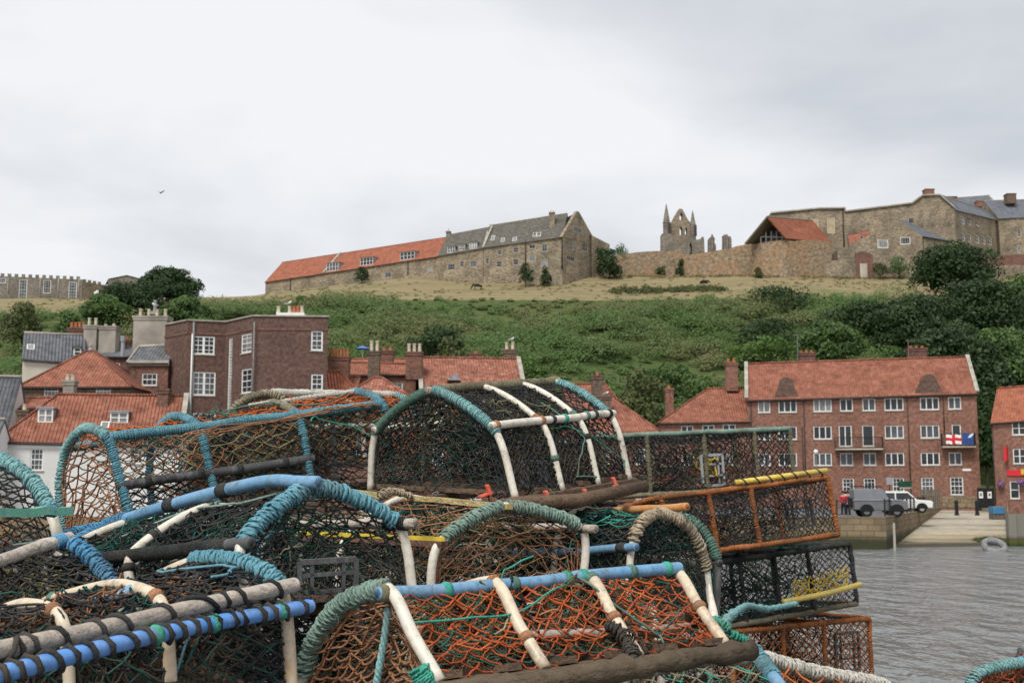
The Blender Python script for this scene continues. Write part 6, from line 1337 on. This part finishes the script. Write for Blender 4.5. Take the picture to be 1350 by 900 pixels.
# ---- khaki hooped pot behind it
A1b = np.array([at(292, 600, 4.75), at(298, 556, 4.75), at(318, 530, 4.75), at(352, 518, 4.75), at(378, 532, 4.75), at(392, 570, 4.8), at(395, 610, 4.8)])
P1b = pot('pot with a thick khaki rope hoop showing over the long teal framed pot', A1b, A1b + np.array([.45, .5, .03]),
    [(0., 'grey', .013, [(.1, .9, 'khaki', .007)]), (.5, 'grey', .012, []), (1., 'grey', .012, [(.2, .8, 'aqua', .006)])],
    [(.5, -.02, 1.02, 'grey', .014, dict(wrap=[(.05, .95, 'white', .005)])), (.2, 0, 1, 'grey', .013), (.8, 0, 1, 'grey', .013)],
    [(0, 1, 0, 1, 24, 36, 'orange', .0026)], [('A', 14, 12, 'brown', .0024, .02)], tang=[('orange', 12, .003), ('khaki', 8, .003)])
# ---- blue ridge pot, middle left
A2 = np.array([at(330, 800, 2.72), at(318, 716, 2.75), at(413, 641, 2.92), at(524, 690, 3.05), at(546, 790, 3.05)])
dv = np.array([-.74, .5, 0])
B2 = np.array([A2[0] + dv + [0, 0, -.08], A2[1] + dv + [0, 0, -.085], at(108, 700, 3.42), A2[3] + dv + [0, 0, -.03], A2[4] + dv])
P2 = pot('pot with a curved sky-blue ridge pipe and thick teal rope round its end hoop', A2, B2,
    [(0., 'white', .014, [(.25, .5, 'teal', .0085), (.5, .74, 'teal', .0085)]), (.42, 'white', .0135, []), (.78, 'white', .0135, []), (1., 'white', .013, [(.2, .8, 'blue', .007)])],
    [(.5, 0, 1, 'blue', .0175, dict(pix=[(418, 637, 2.88), (370, 633, 2.95), (300, 645, 3.08), (220, 668, 3.22), (140, 692, 3.36)], lash=[(.42, 'dark'), (.68, 'dark')], wrap=[(.9, 1., 'blue', .006)], lw=.02)),
     (.25, -.03, 1.0, 'black', .0155, dict(wrap=[(.08, .9, 'dark', .0016)])), (.75, -.06, 1.0, 'grey', .0145, dict(wrap=[(.03, .1, 'dark', .005)]))],
    [(0, 1, 0, .25, 34, 12, 'black', .0023), (0, 1, .25, .5, 26, 12, 'black', .0021), (0, 1, .5, .78, 26, 12, 'black', .0021), (0, 1, .78, 1, 26, 10, 'black', .0021)],
    [('A', 22, 16, 'black', .0024, .03), ('A', 12, 6, 'dgreen', .002, .06)], tang=[('dgreen', 22, .0032), ('black', 16, .003), ('blue', 6, .0035), ('khaki', 14, .0035), ('white', 10, .003), ('tan', 10, .003)])
plastic_panel(P2.root, at(432, 768, 2.9), np.array([.93, .36, .04]), np.array([0, -.1, .99]), .135, .105)
mb = MB(); q = CR(np.array([at(140, 692, 3.36), at(118, 702, 3.33), at(100, 712, 3.25), at(82, 718, 3.15)]), np.linspace(0, 1, 24)); wrap_geo(mb, q, .008, .006); mb.build('rope_binding', R_['blue'], P2.root, smooth=True)
# ---- middle centre pot, sage rope
A6 = np.array([at(566, 800, 3.4), at(578, 716, 3.42), at(664, 667, 3.58), at(768, 697, 3.72), at(764, 800, 3.72)]); dv = np.array([-.6, .6, .0])
B6 = np.array([A6[0] + dv, A6[1] + dv + [0, 0, .0], at(425, 645, 4.2), A6[3] + dv, A6[4] + dv])
P6 = pot('pot with a sage green rope hoop and brown planks edged in yellow', A6, B6,
    [(0., 'white', .014, [(.27, .49, 'sage', .0075), (.51, .73, 'sage', .008)]), (.5, 'white', .013, []), (1., 'white', .013, [])],
    [(.5, -.03, 1.0, 'plank', .0105, dict(plank=1, lash=[(.6, 'brown'), (.93, 'dark')])), (.25, -.03, .85, 'brownplank', .0115, dict(plank=1)), (.75, -.06, .9, 'grey', .0145, dict(lash=[(.07, 'dark')]))],
    [(0, 1, 0, .27, 26, 10, 'black', .0022), (0, 1, .27, .5, 16, 9, 'brown', .0022), (0, 1, .5, 1, 22, 22, 'black', .0022)],
    [('A', 18, 16, 'brown', .0022, .03), ('A', 10, 9, 'brown', .002, .1)], tang=[('brown', 24, .003), ('black', 26, .003), ('dgreen', 10, .003), ('tan', 14, .003)])
mb = MB(); q0 = A6[1]; bb = np.array([P6.S(np.array([u]), np.array([.25]))[0] for u in np.linspace(-.03, .85, 12)]); 
for i in range(11): mb.beam(bb[i] + [0, -.0155, .013], bb[i + 1] + [0, -.0155, .013], .004, .012)
X['edge'] = M_plain('yellow_edge', (.62, .46, .05), .6, .25, 20); mb.build('yellow_edging', X['edge'], P6.root)
pp = CR(np.array([at(470, 690, 3.72), at(500, 655, 3.75), at(520, 648, 3.8), at(545, 655, 3.85)]), np.linspace(0, 1, 20)); mb = MB(); wrap_geo(mb, pp, .004, .006, 1.2); mb.build('loose_rope', R_['tan'], P6.root, smooth=True)
# ---- tan rope hoop pot
A7 = np.array([at(828, 800, 3.9), at(832, 724, 3.92), at(846, 688, 3.95), at(872, 676, 4.02), at(908, 695, 4.1), at(930, 742, 4.14), at(938, 812, 4.15)]); dv = np.array([-.46, .5, .02])
P7 = pot('pot with a frayed tan rope hoop and blue side pipe behind the orange netting', A7, A7 + dv,
    [(0., 'white', .013, [(.2, .86, 'tan', .0085)]), (.5, 'white', .0125, []), (1., 'white', .0125, [(.3, .7, 'green', .006)])],
    [(1 / 6, 0, 1, 'blue', .0145, dict(pix=[(838, 721, 3.88), (760, 726, 4.1), (660, 729, 4.4)], lash=[(.1, 'dark')], lw=.02)), (.5, 0, 1, 'orange', .0155, dict(pix=[(905, 668, 4.05), (850, 671, 4.2), (760, 677, 4.5)])), (5 / 6, 0, 1, 'white', .014)],
    [(0, 1, 0, 1, 26, 44, 'black', .0022), (0, .8, .3, .6, 12, 12, 'emerald', .0022)], [('A', 24, 22, 'black', .0023, .02), ('A', 12, 10, 'dgreen', .002, .08)], tang=[('black', 26, .003), ('dgreen', 14, .003), ('tan', 12, .003)])
mb = MB(); mb.tube([at(935, 665, 4.15), at(905, 668, 4.06)], .0148, 12); mb.build('pipe_end', B_['white'], P7.root, smooth=True) if 0 else None
# ---- green hoop pot behind it
A7b = np.array([at(862, 800, 4.5), at(866, 715, 4.48), at(880, 684, 4.45), at(905, 682, 4.42), at(932, 705, 4.38), at(946, 742, 4.35), at(944, 822, 4.35)])
P7b = pot('pot with grey-green rope hoop and black leg squeezed behind the tan rope hoop', A7b, A7b + np.array([-.3, .6, 0]),
    [(0., 'black', .014, [(.3, .82, 'green', .0065)]), (.5, 'white', .0125, []), (1., 'black', .013, [])], [(.5, 0, 1, 'white', .014), (5 / 6, -.02, 1, 'black', .014), (1 / 6, 0, 1, 'black', .014)],
    [(0, 1, 0, 1, 22, 40, 'black', .0022)], [('A', 20, 20, 'dgreen', .0021, .03)], tang=[('black', 20, .003), ('dgreen', 10, .003)])
# ---- orange netted pot, front centre
A8 = np.array([at(392, 925, 2.85), at(410, 852, 2.82), at(448, 797, 2.74), at(512, 776, 2.62), at(545, 838, 2.55), at(580, 898, 2.5)])
B8 = np.array([at(770, 860, 3.42), at(790, 810, 3.38), at(820, 770, 3.28), at(888, 750, 3.14), at(922, 800, 3.02), at(957, 850, 2.95)])
T8 = .6
P8 = pot('front pot with rust-orange netting, straight blue ridge pipe and dark timber base', A8, B8,
    [(0., 'white', .0155, [(.1, .6, 'sage', .0085)]), (.33, 'amber', .0155, []), (.66, 'amber', .0155, []), (1., 'amber', .0155, [])],
    [(T8, 0, 1, 'blue', .0165, dict(pix=[(500, 781, 2.6), (600, 776, 2.72), (700, 767, 2.86), (800, 756, 3.0), (895, 748, 3.12)], lash=[(.02, 'olive'), (.2, 'emerald'), (.36, 'brown'), (.42, 'green'), (.6, 'emerald'), (.66, 'emerald'), (.83, 'green'), (.96, 'emerald')]))],
    [(0, 1, .6, 1, 25, 12, 'rednet', .0026), (.1, .9, .64, .9, 14, 7, 'orange', .0026, .01), (.05, .95, .62, .97, 14, 6, 'dgreen', .002, .02), (0, 1, 0, .6, 28, 22, 'brown', .0024)],
    [('A', 20, 15, 'brown', .003, .02), ('B', 16, 12, 'orange', .0026, .02)], tang=[('rednet', 30, .0034), ('brown', 24, .0034), ('emerald', 14, .003), ('khaki', 16, .004), ('white', 10, .003)])
mb = MB(); q = CR(np.array([at(560, 915, 2.42), at(690, 900, 2.5), at(800, 885, 2.6), at(900, 870, 2.72), at(990, 856, 2.86)]), np.linspace(0, 1, 30)); mb.tube(q + rng.normal(size=q.shape) * .0025, .0235 + rng.normal(size=30) * .0028, 14); mb.build('base_timber', B_['log'], P8.root, smooth=True)
mb = MB(); mb.tube([at(700, 836, 2.72), at(800, 833, 2.85), at(908, 826, 2.98)], .0105, 8); mb.build('inner_rod', B_['grey'], P8.root, smooth=True)
for q_, m_, n_ in (((550, 880, 2.5), 'emerald', .022), ((925, 838, 2.98), 'rednet', .02)):
    mb = MB(); c = at(*q_); e = c + np.array([.035, .0, -.055]); wrap_geo(mb, np.array([c, (c + e) / 2, e]), .018, .005); mb.build('rope_binding', R_[m_], P8.root, smooth=True)
mb = MB(); q = CR(np.array([at(800, 822, 2.82), at(822, 835, 2.8), at(832, 860, 2.72), at(838, 880, 2.66)]), np.linspace(0, 1, 16)); wrap_geo(mb, q, .008, .005, 1.5); mb.build('black_rope', R_['black'], P8.root, smooth=True)
mb = MB(); q = CR(np.array([at(512, 800, 2.62), at(507, 840, 2.62), at(500, 880, 2.62), at(496, 905, 2.62)]), np.linspace(0, 1, 30))
for k in range(3): a = np.linspace(0, 22, 30) + k * 2.094; mb.tube(q + .0045 * np.stack([np.cos(a), np.sin(a), 0 * a], 1), .0045, 6)
mb.build('hanging_rope', R_['aqua'], P8.root, smooth=True)
# ---- front left pot with wood bar
A3 = np.array([at(386, 925, 2.58), at(372, 777, 2.6), at(320, 742, 2.68), at(262, 738, 2.78), at(200, 770, 2.9), at(190, 860, 2.92)]); dv = np.array([-.52, -.6, -.045])
B3 = A3 + dv + np.array([[0, 0, 0], [0, 0, 0], [0, 0, -.04], [0, 0, -.1], [0, 0, -.06], [0, 0, 0]])
P3 = pot('front left pot with driftwood bar above a bright blue pipe wound with black cord', A3, B3,
    [(0., 'amber', .0155, [(.2, .62, 'teal', .0075)]), (.36, 'amber', .0145, []), (.62, 'amber', .013, []), (1., 'white', .014, [])],
    [(.2, 0, 1, 'grey', .017, dict(pix=[(388, 771, 2.58), (280, 795, 2.42), (140, 828, 2.2), (0, 856, 2.02), (-80, 875, 1.92)], spiral=('black', 11, .005))),
     (.13, 0, 1, 'bright', .0165, dict(pix=[(408, 799, 2.6), (300, 818, 2.42), (170, 845, 2.2), (0, 888, 1.98), (-80, 905, 1.9)], spiral=('black', 22, .0055), lash=[(.32, 'emerald'), (.5, 'emerald'), (.1, 'emerald')]))],
    [(0, 1, 0, .2, 36, 16, 'black', .0028), (0, 1, .2, .6, 34, 16, 'black', .0023), (0, 1, .6, 1, 24, 14, 'black', .0023), (0, .9, .03, .2, 18, 8, 'dgreen', .0024)],
    [('A', 14, 12, 'black', .0023, .03)], tang=[('black', 36, .0032), ('dgreen', 24, .003), ('blue', 6, .004), ('khaki', 16, .003), ('rednet', 8, .003), ('white', 14, .003), ('tan', 12, .003)])
# ---- far left pot with wooden ridge pipe
A4 = np.array([at(168, 860, 2.72), at(152, 779, 2.75), at(120, 735, 2.82), at(80, 713, 2.93), at(30, 730, 3.1), at(20, 800, 3.12)]); dv = np.array([-.5, -.42, -.03])
P4 = pot('left edge pot with bare wooden ridge pole, thick blue rope hoop and blue pipe end', A4, A4 + dv,
    [(0., 'white', .015, [(.2, .6, 'blue', .0075)]), (.42, 'white', .014, []), (1., 'white', .014, [])],
    [(.6, 0, 1, 'grey', .016, dict(pix=[(92, 709, 2.9), (40, 724, 2.78), (0, 738, 2.68), (-90, 770, 2.45)], wrap=[(.05, .12, 'blue', .003)])), (.2, 0, 1, 'blue', .0152, dict(pix=[(180, 777, 2.44), (140, 788, 2.44), (70, 806, 2.62), (20, 818, 2.8)], lash=[(.3, 'blue')]))],
    [(0, 1, 0, .2, 26, 10, 'black', .0024), (0, 1, .2, .6, 28, 16, 'black', .0023), (0, 1, .6, 1, 22, 12, 'black', .0022)], [('A', 14, 12, 'black', .0022, .03)], tang=[('black', 30, .003), ('dgreen', 20, .003), ('blue', 14, .004), ('khaki', 14, .003), ('white', 12, .003)])
# ---- green bar pot, left edge
A0 = np.array([at(90, 760, 3.15), at(66, 672, 3.2), at(36, 628, 3.28), at(-8, 606, 3.42), at(-70, 640, 3.6), at(-80, 730, 3.6)]); dv = np.array([-.6, -.32, -.01])
P0 = pot('left edge pot with a sea-green bar lashed across and a turquoise rope hoop', A0, A0 + dv,
    [(0., 'white', .0165, [(.2, .62, 'aqua', .007), (.56, .64, 'blue', .008)]), (.5, 'white', .014, []), (1., 'white', .014, [])],
    [(.2, 0, 1, 'green', .0145, dict(plank=1, pix=[(92, 673, 3.17), (40, 674, 3.08), (-60, 678, 2.9)], wrap=[(.14, .22, 'blue', .003)])), (.6, 0, 1, 'white', .014)],
    [(0, 1, 0, .2, 24, 10, 'black', .0024), (0, 1, .2, .6, 24, 14, 'black', .0023), (0, 1, .6, 1, 22, 12, 'black', .0022)], [('A', 20, 18, 'black', .0022, .03)], tang=[('black', 30, .003), ('dgreen', 26, .003), ('khaki', 12, .003)])
# ---- rectangular pots on the right
def rot(y, p, r):
    cy, sy, cp, sp, cr, sr = math.cos(y), math.sin(y), math.cos(p), math.sin(p), math.cos(r), math.sin(r)
    return np.array([[cy, -sy, 0], [sy, cy, 0], [0, 0, 1]]) @ np.array([[cp, 0, sp], [0, 1, 0], [-sp, 0, cp]]) @ np.array([[1, 0, 0], [0, cr, -sr], [0, sr, cr]])
def boxpot(label, pose, ang, dims, bind, posts, netm, extra=(), fr=.0085, nr=.0021, dens=1.0, rs=.0045, tang=()):
    L, Wd, H = dims; M = rot(*[math.radians(a) for a in ang]); O = np.array(pose); root = empty('box_pot', O, label, 'lobster pot', 'rectangular pots stacked on the right')
    def T(u, v, w): return O + M @ np.array([u * L / 2, v * Wd / 2, w * H])
    def bar(a, b, m_, r=fr, s=rs):
        a, b = np.array(a), np.array(b); P = a + (b - a) * np.linspace(0, 1, 12)[:, None] + rng.normal(size=(12, 3)) * .0015; mb = MB(); mb.tube(P, r, 8); o = mb.build('frame_bar', B_['black'], root, smooth=True)
        mb = MB(); wrap_geo(mb, P, r, s, .25); mb.build('rope_binding', R_[m_], o, smooth=True)
    for v in (-1, 1):
        for w in (0, 1): bar(T(-1, v, w), T(1, v, w), bind[w])
    for u in (-1, 1):
        for v in (-1, 1): bar(T(u, v, 0), T(u, v, 1), bind[2])
        for w in (0, 1): bar(T(u, -1, w), T(u, 1, w), bind[w])
    for u in posts:
        for v in (-1, 1): bar(T(u, v, 0), T(u, v, 1), bind[2], fr * .9)
        bar(T(u, -1, 1), T(u, 1, 1), bind[2], fr * .8); bar(T(u, -1, 0), T(u, 1, 0), bind[2], fr * .8)
    def face(f, nu, nv, m_, r=nr, sag=0): V, Q = net_geo(f, 0, 1, 0, 1, int(nu * dens), int(nv * dens), r, sag, .004); mesh_np('netting', V, Q, R_[m_], root)
    vec = lambda fn: (lambda u, t: np.array([fn(a, b) for a, b in zip(u, t)]))
    face(vec(lambda u, t: T(2 * u - 1, -1, t)), 46, 17, netm[0]); face(vec(lambda u, t: T(2 * u - 1, 1, t)), 46, 17, netm[0]); face(vec(lambda u, t: T(1, 2 * u - 1, t)), 26, 17, netm[0]); face(vec(lambda u, t: T(-1, 2 * u - 1, t)), 26, 17, netm[0])
    face(vec(lambda u, t: T(2 * u - 1, 2 * t - 1, 1)), 46, 24, netm[1], nr, .03); face(vec(lambda u, t: T(2 * u - 1, 2 * t - 1, 0.02)), 46, 24, netm[1])
    for uu in (-.35, .3): face(vec(lambda u, t: T(uu + .25 * math.sin(math.pi * t), 2 * u - 1, t)), 24, 16, netm[1])
    for m_, n, r in tang:
        V, Q = tangle_geo(lambda: T(rng.uniform(-.9, .9), rng.uniform(-.8, .8), .06 + .75 * rng.random() ** 1.6), n * 2, r * .8, 12, .04); mesh_np('rope_tangle', V, Q, R_[m_], root)
    for k in range(5):
        u = -.9 + 1.8 * k / 4; mb = MB(); mb.beam(T(u, -1, .03), T(u, 1, .03), .03, .012); mb.build('base_slat', B_['slat'], root)
    o = Pot(); o.root = root; o.T = T; o.bar = bar; o.M = M; o.face = face; o.vec = vec; return o
R1 = boxpot('uppermost rectangular pot on the right with a pale turquoise bound top rail', (.848, 6.298, 3.834), (20.9, -3.2, -1.4), (1.06, .55, .29), ('grit', 'sage', 'grit'), (-.55, .05, .6), ('black', 'black'), tang=[('khaki', 12, .004), ('black', 20, .004), ('olive', 8, .004), ('rednet', 3, .004)], nr=.0026, dens=1.05)
plastic_panel(R1.root, R1.T(.12, -.98, .35), R1.M[:, 0], R1.M[:, 2], .12, .15, 'gplastic')
V, Q = tangle_geo(lambda: R1.T(rng.uniform(.02, .24), rng.uniform(-.98, -.9), rng.uniform(.2, .55)), 8, .004, 8, .03); mesh_np('yellow_twine', V, Q, R_['yellow'], R1.root)
R2 = boxpot('second rectangular pot down with rusty orange frame and yellow pole on top', (1.02, 5.73, 3.575), (17, -6.2, -6), (.84, .5, .262), ('rust', 'rust', 'rust'), (-.45, .05), ('black', 'black'), tang=[('black', 14, .0035), ('rust', 5, .004), ('dark', 8, .004)], rs=.0048)
mb = MB(); mb.tube([R2.T(-.12, -1.02, 1.1), R2.T(1.0, -1.02, 1.12)], .013, 10); yo = mb.build('bar', B_['yellow'], R2.root, smooth=True); P = np.array([R2.T(u, -1.02, 1.1) for u in np.linspace(-.1, .98, 20)])
a = np.linspace(0, 44, 240); Q_, L_ = resample(P, .003); Q_ = Q_[np.linspace(0, len(Q_) - 1, 240).astype(int)]; mb = MB(); mb.tube(Q_ + .0155 * (np.cos(a)[:, None] * R2.M[:, 1] + np.sin(a)[:, None] * R2.M[:, 2]), .003, 5); mb.build('rope_binding', R_['black'], yo)
plastic_panel(R2.root, R2.T(.72, -.6, .45), R2.M[:, 0], R2.M[:, 2], .13, .12)
R3 = boxpot('third rectangular pot down with dark frame and yellow netting on a yellow pole', (1.140, 6.077, 3.241), (33.1, -4, -3), (1.0, .55, .292), ('grit', 'dark', 'dark'), (-.5, -.05, .4), ('black', 'dgreen'), tang=[('black', 12, .0035), ('dgreen', 12, .0035)])
mb = MB(); ya, yb = at(1032, 793, 5.72), at(1134, 770, 5.95); mb.tube([ya, (ya + yb) / 2 - [0, 0, .006], yb], .0135, 10); mb.build('bar', B_['yellow'], R3.root, smooth=True)
yc, yd = at(1045, 765, 5.8), at(1118, 747, 6.0); ye, yf = ya * .87 + yb * .13, ya * .15 + yb * .85
V, Q = net_geo(lambda u, t: (ye * (1 - u)[:, None] + yf * u[:, None]) * (1 - t)[:, None] + (yc * (1 - u)[:, None] + yd * u[:, None]) * t[:, None], 0, 1, 0, 1, 16, 7, .0032, .01, .008, 0); mesh_np('netting', V, Q, R_['yellow'], R3.root)
R4 = boxpot('lowest rectangular pot on the right with a thick rust-brown bound frame', (1.243, 6.154, 2.903), (34.7, -.2, -.9), (.956, .549, .30), ('rust', 'rust', 'rust'), (-.3, .3), ('rust', 'black'), tang=[('black', 14, .0035), ('rust', 10, .004), ('khaki', 8, .004)], nr=.0028, dens=.9)
plastic_panel(R4.root, R4.T(.66, -.97, .5), R4.M[:, 0], R4.M[:, 2], .17, .18)
# stray rope coils
def coil(label, pts, m_, rs, rc=.004, loose=.7, cat='rope'):
    P = CR(np.array([at(*q) for q in pts]), np.linspace(0, 1, 40)); mb = MB(); wrap_geo(mb, P, rc, rs, loose); o = mb.build('rope_coil', R_[m_], None, origin=P[0], smooth=True); tag(o, label, cat); return o
coil('loose teal rope bunched between the orange netted pot and the rectangular stack', [(945, 838, 3.2), (962, 812, 3.4), (985, 798, 3.9), (1012, 802, 4.6), (1050, 795, 5.4)], 'aqua', .006)
coil('aqua cord knotted beside the white spike at the end of the timber base', [(938, 815, 3.05), (955, 822, 3.0), (968, 838, 3.0), (985, 845, 3.02)], 'emerald', .006)
mb = MB(); c = at(935, 770, 3.2); e = at(945, 842, 3.1); mb.tube([c, c * .5 + e * .5, e], [.003, .012, .016], 8); o = mb.build('white_spike', B_['white'], None, origin=e, smooth=True); tag(o, 'pointed white plastic spike standing beside the stained hoop leg', 'spike')
# ---- lower right pot (mostly below the frame)
A9 = np.array([at(770, 960, 2.75), at(820, 897, 2.8), at(900, 874, 2.9), at(1000, 866, 3.05), at(1070, 884, 3.15), at(1170, 905, 3.3), at(1190, 960, 3.3)])
P9 = pot('low pot at the bottom edge with white rope hoop and green and orange netting', A9, A9 + np.array([.1, -.62, -.22]),
    [(0., 'grey', .012, [(.15, .95, 'white', .0075)]), (.5, 'white', .012, []), (1., 'white', .012, [])], [(.5, -.05, 1, 'blue', .018, dict(wrap=[(.0, .2, 'teal', .005)])), (1 / 6, 0, 1, 'grey', .012)],
    [(0, 1, .1, .5, 12, 10, 'emerald', .0028), (0, 1, .5, 1, 12, 10, 'orange', .0028), (0, 1, 0, .5, 18, 14, 'khaki', .0024)], tang=[('khaki', 14, .004), ('rednet', 10, .0035)])
# ---- bottom right corner pot and tarpaulin
A10 = np.array([at(1268, 960, 3.3), at(1280, 898, 3.3), at(1303, 881, 3.32), at(1345, 873, 3.36), at(1390, 880, 3.4), at(1420, 905, 3.45), at(1430, 960, 3.45)])
P10 = pot('pot with a turquoise rope hoop and rust net in the bottom right corner', A10, A10 + np.array([.35, .7, -.08]),
    [(0., 'black', .011, [(.0, 1, 'aqua', .0055)]), (.5, 'white', .012, []), (1., 'black', .012, [])], [(.5, 0, 1, 'black', .012, dict(wrap=[(0, 1, 'blue', .005)]))], [(0, 1, 0, 1, 16, 26, 'rednet', .0028)], [('A', 20, 14, 'rednet', .003, .02)], tang=[('black', 12, .004), ('rednet', 10, .003)])
mb = MB(); c = at(1358, 876, 3.7); V = []
for i in range(9):
    for j in range(7): V.append(c + np.array([(i - 3) * .022, (j - 3) * .03, .02 * math.sin(i * 1.3) * math.cos(j * .9) + (.035 if 1 < i < 6 and 1 < j < 5 else -.02) + rng.normal() * .01]))
mb.raw(V, [(i * 7 + j, (i + 1) * 7 + j, (i + 1) * 7 + j + 1, i * 7 + j + 1) for i in range(8) for j in range(6)]); o = mb.build('plastic_sheet', B_['plastic'], None, origin=c); so_ = o.modifiers.new('t', 'SOLIDIFY'); so_.thickness = .006; tag(o, 'crumpled black plastic sheet behind the corner pot', 'sheet')
# ---- filler pots that close the heap behind and below
F_ = {}
def filler(label, c, yaw, mats, i):
    L, Wd, H = .85, .54, .42; M = rot(math.radians(yaw), random.uniform(-.06, .06), random.uniform(-.06, .06))
    prof = [(-.5, 0), (-.46, .6), (0, 1), (.46, .6), (.5, 0)]; A = np.array([np.array(c) + M @ np.array([-L / 2, p[0] * Wd, p[1] * H]) for p in prof]); Bq = np.array([np.array(c) + M @ np.array([L / 2, p[0] * Wd, p[1] * H]) for p in prof])
    return pot(label, A, Bq, [(0, 'grey', .013, [(.25, .75, mats[0], .006)]), (.5, 'black', .013, []), (1, 'grey', .013, [])], [(.5, 0, 1, 'black', .014), (.25, 0, 1, 'black', .014), (.75, 0, 1, 'grey', .014)],
               [(0, 1, 0, 1, 26, 44, 'black', .0024)], [('A', 18, 14, mats[1], .0023, .03), ('B', 18, 14, mats[1], .0023, .03)], tang=[('black', 34, .0034), (mats[1], 22, .0034), ('khaki', 20, .004), ('white', 6, .003)])
for i, (lab, c, yaw, mt) in enumerate((
    ('dark netted pot showing through the gap under the topmost pot', (.15, 4.75, 3.30), 10, ('green', 'dgreen', 'white')),
    ('dark netted pot wedged under the long teal framed pot', (-.95, 4.25, 3.28), 15, ('teal', 'dgreen', 'black')),
    ('dark netted pot filling the heap behind the front orange netted one', (-.42, 3.15, 3.12), 20, ('khaki', 'dgreen', 'black')),
    ('dark netted pot deep in the heap behind the sage rope hoop', (.0, 3.85, 3.08), 0, ('green', 'brown', 'black')),
    ('dark netted pot low behind the wooden bar at the left', (-1.1, 3.3, 3.05), 30, ('blue', 'dgreen', 'white')),
    ('dark netted pot between the left edge pots and the white cottage', (-1.75, 4.1, 3.25), -10, ('teal', 'brown', 'white')),
    ('dark netted pot carrying the left end of the uppermost rectangular pot', (.5, 6.15, 3.36), 18, ('green', 'brown', 'black')),
    ('dark netted pot behind the tan rope hoop beside the rectangular stack', (.3, 5.05, 2.98), 20, ('green', 'dgreen', 'black')),)):
    filler(lab, c, yaw, mt, i)
